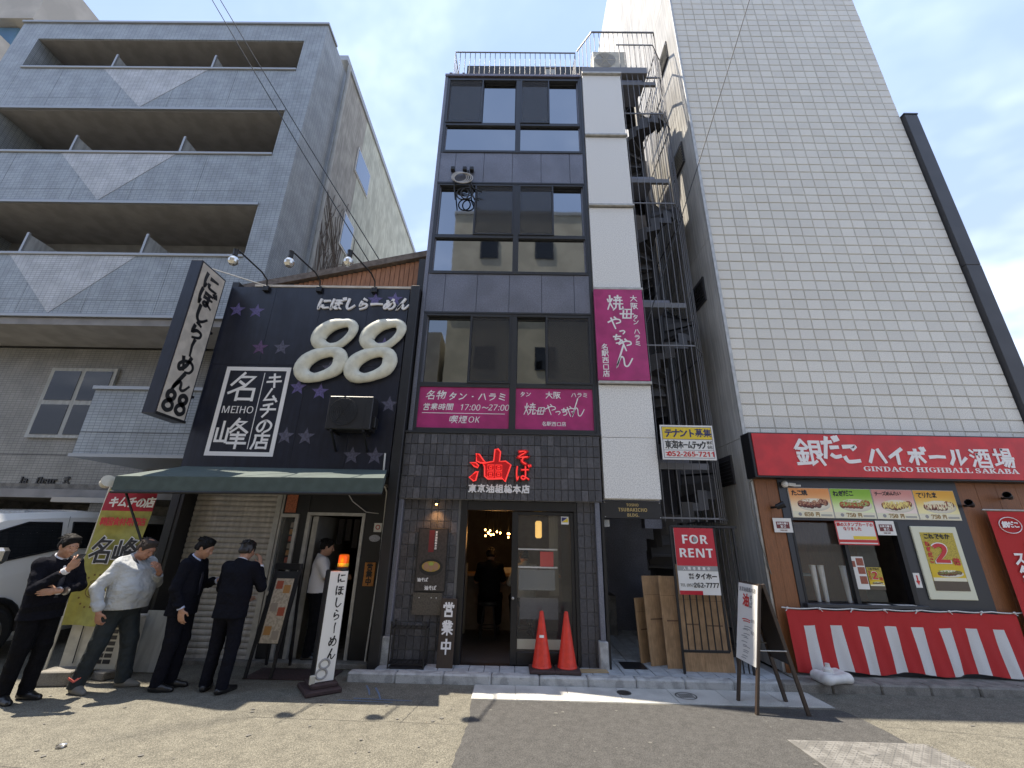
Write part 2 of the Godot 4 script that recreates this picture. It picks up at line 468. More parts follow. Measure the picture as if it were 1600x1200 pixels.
# one stroke as a flat ribbon standing TH proud of its ground
func ribbon(g: Geo, p: PackedVector2Array, w: float, o: Vector3, ux: Vector3, uy: Vector3, th: float, taper: float) -> void:
	var nn := ux.cross(uy).normalized()
	lift += 0.00025
	if lift > 0.0025: lift = 0.0
	var m := p.size()
	var A := []
	var B := []
	for i in m:
		var t := Vector2.ZERO
		if i > 0: t += (p[i] - p[i - 1]).normalized()
		if i < m - 1: t += (p[i + 1] - p[i]).normalized()
		t = t.normalized()
		var s := Vector2(-t.y, t.x)
		var k := 1.0
		if i > 0 and i < m - 1:
			k = 1.0 / maxf(0.6, absf(s.dot(Vector2(-(p[i] - p[i - 1]).normalized().y, (p[i] - p[i - 1]).normalized().x))))
		var q := p[i]
		if i == 0: q -= t * w * 0.35
		if i == m - 1: q += t * w * 0.35
		var f := float(i) / (m - 1)
		var ww := w * (1.0 - taper * f * f) * (1.0 - taper * 0.35 * (1.0 - absf(f * 2.0 - 1.0))) * k / 2
		var base := o + nn * (th + lift)
		A.append(base + ux * (q.x + s.x * ww) + uy * (q.y + s.y * ww))
		B.append(base + ux * (q.x - s.x * ww) + uy * (q.y - s.y * ww))
	for i in m - 1:
		g.quad(A[i], A[i + 1], B[i + 1], B[i], nn)
		if th > 0.004:
			g.quad(A[i], A[i + 1], A[i + 1] - nn * th, A[i] - nn * th, A[i] - B[i])
			g.quad(B[i], B[i + 1], B[i + 1] - nn * th, B[i] - nn * th, B[i] - A[i])
	if th > 0.004:
		g.quad(A[0], B[0], B[0] - nn * th, A[0] - nn * th, A[0] - A[1])
		g.quad(A[m - 1], B[m - 1], B[m - 1] - nn * th, A[m - 1] - nn * th, A[m - 1] - A[m - 2])

# TEXT with its first glyph's top left corner at O; UX runs along the line, UY up; size S, stroke W (both metres)
func ink(g: Geo, text: String, o: Vector3, s: float, w: float, ux := Vector3.RIGHT, uy := Vector3.UP, adv := Vector2(1.08, 0), th := 0.002, taper := 0.0, wide := 1.0, slant := 0.0) -> void:
	var pen := Vector2.ZERO
	for ch in text:
		if GLYPH.has(ch):
			for stroke in String(GLYPH[ch]).split(";"):
				var p := PackedVector2Array()
				for xy in stroke.split(" "):
					var q := xy.split(",")
					var gx := float(q[0]) / 100.0 * s * wide
					var gy := -float(q[1]) / 100.0 * s
					p.append(Vector2(gx - gy * slant * -1.0 + slant * s, gy) + pen)
				var u := ch.unicode_at(0)
				if (u >= 0x3040 and u <= 0x309f) or ch == "8" or ch == "~":
					p = smooth_line(p)
				ribbon(g, p, w, o, ux, uy, th, taper)
		pen += Vector2(adv.x * s * wide, adv.y * s)

# the same, every letter a part of its own
func letters(p: Node3D, called: String, m: Material, text: String, o: Vector3, s: float, w: float, ux := Vector3.RIGHT, uy := Vector3.UP, adv := Vector2(1.08, 0), th := 0.002, taper := 0.0, wide := 1.0, slant := 0.0) -> void:
	var pen := Vector2.ZERO
	for ch in text:
		var g := Geo.new()
		ink(g, ch, o + ux * pen.x + uy * pen.y, s, w, ux, uy, adv, th, taper, wide, slant)
		part(p, called, g, m)
		pen += Vector2(adv.x * s * wide, adv.y * s)

var fonts := {}
func latin(p: Node3D, called: String, text: String, ctr: Vector3, cap: float, m: Material, depth := 0.004, serif := false, bold := true, b := Basis.IDENTITY, stretch := 1.0) -> MeshInstance3D:
	var key := "%s%s" % [serif, bold]
	if not fonts.has(key):
		var f := SystemFont.new()
		f.font_names = PackedStringArray(["Droid Serif" if serif else "Droid Sans"])
		f.font_weight = 700 if bold else 400
		fonts[key] = f
	var t := TextMesh.new()
	t.text = text
	t.font = fonts[key]
	t.font_size = 48
	t.pixel_size = cap / (48.0 * 0.714)
	t.depth = depth
	t.curve_step = 4.0
	var o := piece(p, called, t, m, ctr, b.scaled_local(Vector3(stretch, 1, 1)))
	return o

# ---------------------------------------------------------------- smooth bodies: tapered capsules and ellipsoids joined by a smooth minimum, meshed as surface nets
# shapes: {a, b, ra, rb, k} capsule; {e: centre, r: Vector3, q: Basis, k} ellipsoid; "sub": true carves. cuts: planes [normal, d] keep the side where normal.p < d
func blob(g: Geo, shapes: Array, cell: float, cuts := []) -> void:
	var lo := Vector3.ONE * 1e6
	var hi := -lo
	for s in shapes:
		if s.get("sub", false): continue
		if s.has("e"):
			var m: float = maxf(s.r.x, maxf(s.r.y, s.r.z))
			lo = lo.min(s.e - Vector3.ONE * m); hi = hi.max(s.e + Vector3.ONE * m)
		else:
			lo = lo.min((s.a as Vector3) - Vector3.ONE * s.ra).min((s.b as Vector3) - Vector3.ONE * s.rb)
			hi = hi.max((s.a as Vector3) + Vector3.ONE * s.ra).max((s.b as Vector3) + Vector3.ONE * s.rb)
	lo -= Vector3.ONE * cell * 2.5
	hi += Vector3.ONE * cell * 2.5
	var nx := int((hi.x - lo.x) / cell) + 2
	var ny := int((hi.y - lo.y) / cell) + 2
	var nz := int((hi.z - lo.z) / cell) + 2
	var F := PackedFloat32Array()
	F.resize(nx * ny * nz)
	F.fill(1.0)
	for s in shapes:
		var k: float = s.get("k", 0.03)
		var sub: bool = s.get("sub", false)
		var el: bool = s.has("e")
		var margin := k + cell * 2.0
		var l2: Vector3
		var h2: Vector3
		var A := Vector3.ZERO
		var AB := Vector3.ZERO
		var ra := 0.0
		var rb := 0.0
		var inv := 0.0
		var qi := Basis.IDENTITY
		var rr := Vector3.ONE
		if el:
			var m: float = maxf(s.r.x, maxf(s.r.y, s.r.z)) + margin
			l2 = s.e - Vector3.ONE * m; h2 = s.e + Vector3.ONE * m
			A = s.e; rr = s.r
			qi = (s.get("q", Basis.IDENTITY) as Basis).inverse()
		else:
			A = s.a; AB = s.b - s.a; ra = s.ra; rb = s.rb
			inv = 1.0 / maxf(AB.length_squared(), 1e-9)
			var m2 := Vector3.ONE * (maxf(ra, rb) + margin)
			l2 = (s.a as Vector3).min(s.b) - m2; h2 = (s.a as Vector3).max(s.b) + m2
		var i0 := clampi(int((l2.x - lo.x) / cell), 0, nx - 1)
		var i1 := clampi(int((h2.x - lo.x) / cell) + 1, 0, nx - 1)
		var j0 := clampi(int((l2.y - lo.y) / cell), 0, ny - 1)
		var j1 := clampi(int((h2.y - lo.y) / cell) + 1, 0, ny - 1)
		var k0 := clampi(int((l2.z - lo.z) / cell), 0, nz - 1)
		var k1 := clampi(int((h2.z - lo.z) / cell) + 1, 0, nz - 1)
		for kz in range(k0, k1 + 1):
			for jy in range(j0, j1 + 1):
				var idx := (kz * ny + jy) * nx + i0
				var p := Vector3(lo.x + i0 * cell, lo.y + jy * cell, lo.z + kz * cell) - A
				for ix in range(i0, i1 + 1):
					var d: float
					if el:
						var q := qi * p
						var qn := q / rr
						var ln := qn.length()
						var l3 := (qn / rr).length()
						d = ln * (ln - 1.0) / maxf(l3, 1e-6)
					else:
						var t := clampf(p.dot(AB) * inv, 0.0, 1.0)
						d = (p - AB * t).length() - (ra + (rb - ra) * t)
					var f := F[idx]
					if sub:
						d = -d
						if d > f: F[idx] = d
					else:
						var h := k - absf(f - d)
						var mn := minf(f, d)
						if h > 0.0: mn -= h * h / (4.0 * k)
						F[idx] = mn
					idx += 1
					p.x += cell
	for cu in cuts:
		var nn: Vector3 = cu[0]
		var dd: float = cu[1]
		for kz in nz:
			for jy in ny:
				var idx := (kz * ny + jy) * nx
				var base := nn.y * (lo.y + jy * cell) + nn.z * (lo.z + kz * cell) + nn.x * lo.x - dd
				for ix in nx:
					if base > F[idx]: F[idx] = base
					base += nn.x * cell
					idx += 1
	# surface nets
	var ids := PackedInt32Array()
	ids.resize(nx * ny * nz)
	ids.fill(-1)
	var V := PackedVector3Array()
	var N := PackedVector3Array()
	var sx := 1
	var sy := nx
	var sz := nx * ny
	for kz in nz - 1:
		for jy in ny - 1:
			var idx := (kz * ny + jy) * nx
			for ix in nx - 1:
				var f0 := F[idx]; var f1 := F[idx + 1]; var f2 := F[idx + sy]; var f3 := F[idx + sy + 1]
				var f4 := F[idx + sz]; var f5 := F[idx + sz + 1]; var f6 := F[idx + sz + sy]; var f7 := F[idx + sz + sy + 1]
				var neg := int(f0 < 0) + int(f1 < 0) + int(f2 < 0) + int(f3 < 0) + int(f4 < 0) + int(f5 < 0) + int(f6 < 0) + int(f7 < 0)
				if neg > 0 and neg < 8:
					var sum := Vector3.ZERO
					var cnt := 0
					var ff := [f0, f1, f2, f3, f4, f5, f6, f7]
					for e in EDGES:
						var a: float = ff[e[0]]
						var b: float = ff[e[1]]
						if (a < 0) != (b < 0):
							var t := a / (a - b)
							sum += (CORN[e[0]] as Vector3).lerp(CORN[e[1]], t)
							cnt += 1
					ids[idx] = V.size()
					V.append(lo + (Vector3(ix, jy, kz) + sum / cnt) * cell)
					N.append(Vector3(f1 + f3 + f5 + f7 - f0 - f2 - f4 - f6, f2 + f3 + f6 + f7 - f0 - f1 - f4 - f5, f4 + f5 + f6 + f7 - f0 - f1 - f2 - f3).normalized())
				idx += 1
	for kz in range(1, nz - 1):
		for jy in range(1, ny - 1):
			var idx := (kz * ny + jy) * nx + 1
			for ix in range(1, nx - 1):
				var f := F[idx] < 0
				if f != (F[idx + 1] < 0): _net(g, V, N, ids[idx], ids[idx - sy], ids[idx - sy - sz], ids[idx - sz])
				if f != (F[idx + sy] < 0): _net(g, V, N, ids[idx], ids[idx - 1], ids[idx - 1 - sz], ids[idx - sz])
				if f != (F[idx + sz] < 0): _net(g, V, N, ids[idx], ids[idx - 1], ids[idx - 1 - sy], ids[idx - sy])
				idx += 1

const EDGES := [[0, 1], [2, 3], [4, 5], [6, 7], [0, 2], [1, 3], [4, 6], [5, 7], [0, 4], [1, 5], [2, 6], [3, 7]]
const CORN := [Vector3(0, 0, 0), Vector3(1, 0, 0), Vector3(0, 1, 0), Vector3(1, 1, 0), Vector3(0, 0, 1), Vector3(1, 0, 1), Vector3(0, 1, 1), Vector3(1, 1, 1)]

func _net(g: Geo, V: PackedVector3Array, N: PackedVector3Array, a: int, b: int, c: int, d: int) -> void:
	if a < 0 or b < 0 or c < 0 or d < 0: return
	g.tri(V[a], V[b], V[c], N[a], N[b], N[c])
	g.tri(V[a], V[c], V[d], N[a], N[c], N[d])

func cap(a: Vector3, b: Vector3, ra: float, rb: float, k := 0.03) -> Dictionary:
	return {"a": a, "b": b, "ra": ra, "rb": rb, "k": k}

func ell(e: Vector3, r: Vector3, k := 0.02, q := Basis.IDENTITY) -> Dictionary:
	return {"e": e, "r": r, "k": k, "q": q}

# a hand from the wrist along DIR; SIDE points to the thumb, CURL bends the fingers towards PALM
func hand(wrist: Vector3, dir: Vector3, palm: Vector3, thumb: Vector3, curl: float) -> Array:
	dir = dir.normalized()
	palm = (palm - dir * palm.dot(dir)).normalized()
	var side := palm.cross(dir).normalized()
	if side.dot(thumb) < 0: side = -side
	var s := []
	s.append(cap(wrist - dir * 0.03, wrist + dir * 0.01, 0.028, 0.027, 0.015))
	s.append(ell(wrist + dir * 0.048, Vector3(0.04, 0.016, 0.048), 0.012, Basis(side, palm, dir)))
	var L := [0.036, 0.041, 0.038, 0.03]
	for i in 4:
		var base := wrist + dir * (0.083 - 0.004 * absf(i - 1)) + side * (0.029 - i * 0.0195)
		var an := curl * 0.5
		var p := base
		for j in 3:
			var d2 := (dir * cos(an) + palm * sin(an)).normalized()
			var q: Vector3 = p + d2 * L[i] * (1.0 - j * 0.2)
			s.append(cap(p, q, 0.0092 - j * 0.0006, 0.0086 - j * 0.0008, 0.004))
			p = q
			an += curl
	var tb := wrist + dir * 0.022 + side * 0.03
	var t1 := tb + (dir * 0.6 + side * 0.6 + palm * 0.4).normalized() * 0.042
	var t2 := t1 + (dir * 0.85 + side * 0.05 + palm * (0.3 + curl * 0.3)).normalized() * 0.034
	s.append(cap(tb, t1, 0.013, 0.0105, 0.01))
	s.append(cap(t1, t2, 0.0105, 0.0085, 0.004))
	return s

# Builds a clothed figure. Local axes: +z the way the person faces, +x the person's left, y up, feet on y 0.
func person(p: Node3D, o: Dictionary) -> void:
	var sc: float = o.get("scale", 1.0)
	var lean: float = o.get("lean", 0.0)
	var girth: float = o.get("girth", 1.0)
	var belly: float = o.get("belly", 0.0)
	var hipy: float = o.get("hip", 0.9)
	var piv := Vector3(0, hipy, 0)
	var up := Basis(Vector3.RIGHT, lean)
	var U := func(v: Vector3) -> Vector3: return piv + up * (v - Vector3(0, 0.9, 0))
	var neck: Vector3 = U.call(Vector3(0, 1.41, -0.01))
	var hb := Basis(Vector3.UP, o.get("head_turn", 0.0)) * up * Basis(Vector3.RIGHT, o.get("head_bow", 0.0))
	var hc: Vector3 = neck + hb * Vector3(0, 0.155, 0.03)
	var shL: Vector3 = U.call(Vector3(0.17 * (0.6 + 0.4 * girth), 1.355, 0))
	var shR: Vector3 = U.call(Vector3(-0.17 * (0.6 + 0.4 * girth), 1.355, 0))
	var elL: Vector3 = U.call(o.elbow_l); var wrL: Vector3 = U.call(o.wrist_l)
	var elR: Vector3 = U.call(o.elbow_r); var wrR: Vector3 = U.call(o.wrist_r)
	var hipL := piv + Vector3(0.09, -0.03, 0); var hipR := piv + Vector3(-0.09, -0.03, 0)
	var anL: Vector3 = o.get("ankle_l", Vector3(0.1, 0.08, 0)); var anR: Vector3 = o.get("ankle_r", Vector3(-0.1, 0.08, 0))
	var knL: Vector3 = o.get("knee_l", (hipL + anL) / 2 + Vector3(0.005, 0.03, 0.03)); var knR: Vector3 = o.get("knee_r", (hipR + anR) / 2 + Vector3(-0.005, 0.03, 0.03))
	var toeL: Vector3 = o.get("toe_l", Vector3(0.03, 0, 1)); var toeR: Vector3 = o.get("toe_r", Vector3(-0.03, 0, 1))
	var X := Vector3.RIGHT
	# ---- body: one skin surface
	var g := Geo.new()
	var b := []
	b.append(cap(piv + X * 0.05, U.call(Vector3(0.06, 1.25, 0)), 0.11, 0.11, 0.06)); b.append(cap(piv - X * 0.05, U.call(Vector3(-0.06, 1.25, 0)), 0.11, 0.11, 0.06))
	b.append(cap(U.call(Vector3(0, 1.28, 0)), neck, 0.1, 0.055, 0.05)); b.append(cap(neck, neck + hb * Vector3(0, 0.09, 0.01), 0.052, 0.05, 0.03))
	for q in [[shL, elL, wrL], [shR, elR, wrR]]:
		b.append(cap(q[0], q[1], 0.05, 0.04)); b.append(cap(q[1], q[2], 0.04, 0.029))
	for q in [[hipL, knL, anL], [hipR, knR, anR]]:
		b.append(cap(q[0], q[1], 0.08, 0.055)); b.append(cap(q[1], q[2], 0.054, 0.036))
	blob(g, b, 0.02)
	# head: skull, jaw, brow, nose, lips, chin, ears
	var H := func(x: float, y: float, z: float) -> Vector3: return hc + hb * Vector3(x, y, z)
	var h := []
	h.append(ell(H.call(0, 0.03, -0.012), Vector3(0.074, 0.088, 0.094), 0.02, hb)); h.append(ell(H.call(0, -0.035, 0.022), Vector3(0.06, 0.075, 0.068), 0.03, hb))
	h.append(cap(H.call(0, -0.092, 0.055), H.call(0, -0.098, 0.06), 0.02, 0.016, 0.03)); h.append(cap(H.call(-0.035, 0.022, 0.075), H.call(0.035, 0.022, 0.075), 0.012, 0.012, 0.02))
	h.append(cap(H.call(0, 0.012, 0.084), H.call(0, -0.026, 0.106), 0.008, 0.012, 0.012)); h.append(cap(H.call(-0.014, -0.032, 0.093), H.call(0.014, -0.032, 0.093), 0.008, 0.008, 0.01))
	h.append(cap(H.call(-0.018, -0.06, 0.083), H.call(0.018, -0.06, 0.083), 0.008, 0.008, 0.008)); h.append(cap(H.call(-0.016, -0.071, 0.08), H.call(0.016, -0.071, 0.08), 0.008, 0.008, 0.008))
	for s in [-1.0, 1.0]:
		h.append(ell(H.call(0.038 * s, -0.02, 0.064), Vector3(0.022, 0.022, 0.02), 0.02, hb))
		h.append(ell(H.call(0.077 * s, -0.005, -0.008), Vector3(0.008, 0.033, 0.02), 0.006, hb * Basis(Vector3.UP, -0.35 * s)))
	h.append(cap(neck, H.call(0, -0.03, -0.02), 0.054, 0.05, 0.04))
	blob(g, h, 0.0065)
	var flat := o.get("hands", {}) as Dictionary
	for q in [["l", elL, wrL], ["r", elR, wrR]]:
		var hd: Dictionary = flat.get(q[0], {})
		var dir: Vector3 = up * (hd.dir as Vector3) if hd.has("dir") else (q[2] - q[1])
		blob(g, hand(q[2], dir, up * (hd.get("palm", Vector3(-1 if q[0] == "l" else 1, 0, 0)) as Vector3), up * (hd.get("thumb", Vector3(0, 0, 1)) as Vector3), hd.get("curl", 0.45)), 0.006)
	own(p, "body", g, o.skin)
	var ey := Geo.new()
	for s in [-1.0, 1.0]:
		ey.ball(H.call(0.031 * s, 0.004, 0.079), Vector3(0.013, 0.006, 0.008), 8)
		ey.beam(H.call(0.018 * s, 0.026, 0.088), H.call(0.048 * s, 0.026, 0.076), 0.006, 0.008)
	own(p, "eyes", ey, mat("eye_dark", lin(0.02, 0.015, 0.012), 0.3))
	# ---- hair
	if o.has("hair"):
		g = Geo.new()
		var hs := [ell(H.call(0, 0.042, -0.022), Vector3(0.084, 0.086, 0.1), 0.02, hb), cap(H.call(-0.04, 0.098, 0.035), H.call(0.04, 0.1, 0.035), 0.022, 0.022, 0.03), cap(H.call(-0.03, -0.02, -0.082), H.call(0.03, -0.02, -0.082), 0.036, 0.036, 0.03)]
		for s in [-1.0, 1.0]:
			hs.append(cap(H.call(0.07 * s, 0.04, 0.01), H.call(0.074 * s, -0.002, 0.024), 0.02, 0.01, 0.02)); hs.append(cap(H.call(0.064 * s, 0.02, -0.04), H.call(0.066 * s, -0.03, -0.045), 0.028, 0.016, 0.02))
		rng.seed = int(o.get("seed", 5))
		for i in 90:
			var a := rng.randf() * TAU
			var e := rng.randf_range(0.25, 1.4)
			var dv := Vector3(cos(a) * cos(e), sin(e), sin(a) * cos(e) - 0.1)
			if dv.z > 0.55 or (o.get("bald", false) and e > 0.8): continue
			var st: Vector3 = Vector3(0, 0.04, -0.02) + dv * Vector3(0.08, 0.084, 0.096)
			var en: Vector3 = st + (dv * 0.45 + Vector3(rng.randf_range(-0.4, 0.4), -0.35, 0.5 if dv.z > -0.2 else -0.4)).normalized() * rng.randf_range(0.022, 0.04)
			hs.append(cap(H.call(st.x, st.y, st.z), H.call(en.x, en.y, en.z), 0.0095, 0.0035, 0.006))
		var fwd := hb * Vector3(0, -0.62, 0.78)
		var carve := [{"e": H.call(0, -0.05, 0.1), "r": Vector3(0.068, 0.1, 0.07), "q": hb, "sub": true, "k": 0.01}]
		if o.get("bald", false): carve.append({"e": H.call(0, 0.15, -0.04), "r": Vector3(0.05, 0.06, 0.06), "q": hb, "sub": true, "k": 0.01})
		blob(g, hs + carve, 0.0058, [[fwd.normalized(), fwd.normalized().dot(H.call(0, 0.045, 0.068))]])
		own(p, "hair", g, o.hair)
	# ---- shirt under the jacket, collar and tie
	if o.has("shirt"):
		g = Geo.new()
		var s := [cap(U.call(Vector3(0.06, 0.95, 0.0)), U.call(Vector3(0.065, 1.28, 0.015)), 0.11 * girth, 0.104 * girth, 0.06), cap(U.call(Vector3(-0.06, 0.95, 0.0)), U.call(Vector3(-0.065, 1.28, 0.015)), 0.11 * girth, 0.104 * girth, 0.06), cap(U.call(Vector3(0, 1.3, 0)), neck + hb * Vector3(0, 0.025, 0.0), 0.1, 0.064, 0.03)]
		var nu := hb * Vector3(0, 1, 0.25).normalized()
		blob(g, s, 0.013, [[nu, nu.dot(neck + hb * Vector3(0, 0.045, 0))]])
		for w in [[elL, wrL], [elR, wrR]]:
			var d: Vector3 = (w[1] - w[0]).normalized()
			g.tube([w[1] - d * 0.05, w[1] - d * 0.012], [0.041, 0.04], 12)
		own(p, "shirt", g, o.shirt)
		if o.has("tie"):
			g = Geo.new()
			var t := []
			for y in [1.405, 1.34, 1.22, 1.1, 1.0]:
				t.append(U.call(Vector3(0, y, 0.068 + (1.405 - y) * 0.22 if y > 1.3 else 0.128)))
			g.tube(t, [0.022, 0.018, 0.028, 0.034, 0.03], 8, false, true, Vector3(1, 1, 0.5))
			own(p, "tie", g, o.tie)
	# ---- jacket or shirt worn outside
	g = Geo.new()
	var th: float = o.get("coat_extra", 0.0)
	var J := []
	var hem: float = o.get("hem", 0.78)
	for s in [-1.0, 1.0]:
		J.append(cap(U.call(Vector3(0.058 * s * girth, hem - 0.1, -0.005 + belly * 0.3)), U.call(Vector3(0.062 * s * girth, 1.05, belly)), (0.148 + th) * girth, (0.125 + th) * girth, 0.06))
		J.append(cap(U.call(Vector3(0.062 * s * girth, 1.05, belly)), U.call(Vector3(0.07 * s * girth, 1.28, 0.0)), (0.125 + th) * girth, (0.126 + th) * girth, 0.06))
	J.append(cap(shL, shR, 0.075 + th, 0.075 + th, 0.05)); J.append(cap(U.call(Vector3(0, 1.3, -0.01)), U.call(Vector3(0, 1.425, -0.022)), 0.1, 0.07, 0.05))
	var short: bool = o.get("short_sleeve", false)
	var cuts := []
	var upn := up * Vector3.DOWN
	cuts.append([upn, upn.dot(U.call(Vector3(0, hem, 0)))])
	for q in [[shL, elL, wrL], [shR, elR, wrR]]:
		if short:
			J.append(cap(q[0], q[0].lerp(q[1], 0.8), 0.072, 0.066, 0.04))
		else:
			J.append(cap(q[0], q[1], 0.07 + th * 0.5, 0.058 + th * 0.5, 0.02)); J.append(cap(q[1], q[2] - (q[2] - q[1]).normalized() * 0.045, 0.057 + th * 0.5, 0.043 + th * 0.5, 0.015))
	# folds in the cloth
	rng.seed = int(o.get("seed", 5)) + 50
	for q in [[shL, elL], [shR, elR], [elL, wrL], [elR, wrR]]:
		if short: break
		for i in 3:
			var c: Vector3 = q[0].lerp(q[1], rng.randf_range(0.15, 0.85))
			var ax: Vector3 = (q[1] - q[0]).normalized()
			var r1 := Vector3(rng.randf() - 0.5, rng.randf() - 0.5, rng.randf() - 0.5).cross(ax).normalized()
			var r2 := (r1 + ax * 0.6 + r1.cross(ax) * 0.7).normalized()
			J.append(cap(c + r1 * 0.05, c + r2 * 0.06, 0.012, 0.009, 0.03))
	if o.get("open_neck", true):
		J.append({"a": U.call(Vector3(0, 1.44, 0.13)), "b": U.call(Vector3(0, o.get("button", 1.04), 0.19 + belly)), "ra": o.get("vee", 0.05), "rb": 0.01, "k": 0.01, "sub": true})
	var nk := hb * Vector3(0, 1, 0.2).normalized()
	cuts.append([nk, nk.dot(neck + hb * Vector3(0, 0.03, 0))])
	blob(g, J, 0.0125, cuts)
	own(p, o.get("coat_name", "jacket"), g, o.coat)
	if o.has("collar"):
		g = Geo.new()
		g.tube([U.call(Vector3(0.075, 1.4, 0.045)), U.call(Vector3(0.08, 1.43, -0.03)), U.call(Vector3(0, 1.455, -0.085)), U.call(Vector3(-0.08, 1.43, -0.03)), U.call(Vector3(-0.075, 1.4, 0.045)), U.call(Vector3(-0.03, 1.3, 0.125))], [0.02, 0.024, 0.024, 0.024, 0.02, 0.014], 8)
		own(p, "collar", g, o.collar)
	# ---- trousers
	g = Geo.new()
	var T := [cap(piv + X * 0.05 * girth, piv - X * 0.05 * girth, 0.128 * girth, 0.128 * girth, 0.05), cap(piv + X * 0.05 * girth, U.call(Vector3(0.05, 1.0, belly * 0.6)), 0.125 * girth, 0.115 * girth, 0.05), cap(piv - X * 0.05 * girth, U.call(Vector3(-0.05, 1.0, belly * 0.6)), 0.125 * girth, 0.115 * girth, 0.05)]
	var lw: float = o.get("leg_width", 1.0)
	for q in [[hipL, knL, anL], [hipR, knR, anR]]:
		T.append(cap(q[0], q[1], 0.1 * lw, 0.077 * lw, 0.04)); T.append(cap(q[1], q[2] + Vector3(0, -0.02, -0.005), 0.075 * lw, 0.066 * lw, 0.03))
		for i in 5:
			var c: Vector3 = q[1].lerp(q[2], rng.randf_range(-0.1, 1.0))
			var a := rng.randf() * TAU
			var r1 := Vector3(cos(a), 0, sin(a)); var r2 := Vector3(cos(a + 0.9), 0.5, sin(a + 0.9))
			T.append(cap(c + r1 * 0.06 * lw, c + r2 * 0.064 * lw, 0.012, 0.009, 0.025))
	blob(g, T, 0.0135, [[Vector3.DOWN, -0.045]])
	own(p, "trousers", g, o.trousers)
	# ---- shoes
	for q in [[anL, toeL], [anR, toeR]]:
		g = Geo.new()
		var d: Vector3 = (q[1] as Vector3).normalized()
		var base := Vector3(q[0].x, 0, q[0].z)
		var sd := d.cross(Vector3.UP)
		blob(g, [cap(base - d * 0.045 + Vector3.UP * 0.035, base + d * 0.06 + Vector3.UP * 0.035, 0.04, 0.043, 0.03), cap(base + d * 0.06 + Vector3.UP * 0.03, base + d * 0.17 + Vector3.UP * 0.02, 0.046, 0.034, 0.03), cap(base + Vector3.UP * 0.04, base + Vector3.UP * 0.1, 0.042, 0.036, 0.03)], 0.009, [[Vector3.DOWN, -0.002]])
		own(p, "shoe", g, o.shoes)
	p.scale = Vector3.ONE * sc

# ---------------------------------------------------------------- the scene
func _ready() -> void:
	var cam := Camera3D.new()
	cam.name = "camera"
	cam.position = Vector3(0, 1.72, 0)
	cam.basis = Basis.from_euler(Vector3(deg_to_rad(19.946), deg_to_rad(0.652), deg_to_rad(1.195)))
	cam.fov = 84.43
	cam.near = 0.05
	cam.far = 400.0
	cam.current = true
	add_child(cam)
	var env := Environment.new()
	env.background_mode = Environment.BG_SKY
	var sky := Sky.new()
	var sm := ProceduralSkyMaterial.new()
	sm.sky_top_color = Color(0.425, 0.49, 0.605)
	sm.sky_horizon_color = Color(0.5, 0.52, 0.565)
	sm.sky_curve = 0.22
	sm.sky_energy_multiplier = 1.0
	sm.ground_bottom_color = Color(0.36, 0.35, 0.33)
	sm.ground_horizon_color = Color(0.6, 0.62, 0.64)
	sm.sun_angle_max = 20.0
	sm.sun_curve = 0.1
	sm.sky_cover = cloud_cover()
	sm.sky_cover_modulate = Color(1, 1, 1, 1.0)
	sky.sky_material = sm
	env.sky = sky
	env.background_energy_multiplier = 1.16
	env.tonemap_mode = Environment.TONE_MAPPER_LINEAR
	env.tonemap_exposure = 3.3
	env.sdfgi_enabled = true
	env.ssao_enabled = true
	env.ssil_enabled = true
	var we := WorldEnvironment.new()
	we.name = "world"
	we.environment = env
	add_child(we)
	var sun := DirectionalLight3D.new()
	sun.name = "sun"
	sun.light_color = Color(1.0, 0.955, 0.88)
	sun.light_energy = 0.97
	sun.light_angular_distance = 0.5
	sun.shadow_enabled = true
	add_child(sun)
	# the lamp arms' shadows on the road: 2.33 m to the right and 0.6 m forward for 5.85 m of height
	sun.look_at_from_position(Vector3.ZERO, Vector3(0.398, -1.0, 0.1026), Vector3.BACK)

	make_textures()
	make_materials()
	ground()
	print("ground")
	grey_building()
	ramen_shop()
	print("left")
	dark_building()
	stair_tower()
	white_tower()
	snack_shop()
	print("right")
	far_things()
	street_things_left()
	street_things_middle()
	street_things_right()
	van()
	print("things")
	people()
	print("people")

func cloud_cover() -> ImageTexture:
	# thin high cloud: ridged wisps, thicker towards one side of the sky
	var f := FastNoiseLite.new()
	f.seed = 12
	f.frequency = 1.0
	f.fractal_octaves = 5
	var f2 := FastNoiseLite.new()
	f2.seed = 31
	f2.frequency = 1.0
	f2.fractal_octaves = 3
	var w := 1400
	var h := 700
	var im := Image.create(w, h, false, Image.FORMAT_RGBAF)
	for j in h:
		var el := (0.5 - (j + 0.5) / h) * PI
		for i in w:
			var a := 0.0
			if el > 0.0:
				var az := (i + 0.5) / w * TAU
				# on a flat layer high above
				var k := 1.0 / (sin(el) + 0.22)
				var px := cos(az) * cos(el) * k
				var py := sin(az) * cos(el) * k
				var n := f.get_noise_3d(px * 3.4 + py * 1.4, py * 2.2 - px * 0.8, 3.0) * 0.5 + 0.5
				var m := f2.get_noise_3d(px * 0.7, py * 0.7, 9.0) * 0.5 + 0.5
				a = clampf((n - 0.36) * 2.0, 0.0, 1.0) * clampf((m - 0.3) * 2.6, 0.0, 1.0)
				a *= 1.0 + f.get_noise_3d(px * 17.0 + py * 5.0, py * 12.0 - px * 4.0, 1.0) * 0.75
				a = clampf(a, 0.0, 1.0) * 0.2
			im.set_pixel(i, j, Color(1.0, 1.0, 1.0, a))
	return ImageTexture.create_from_image(im)

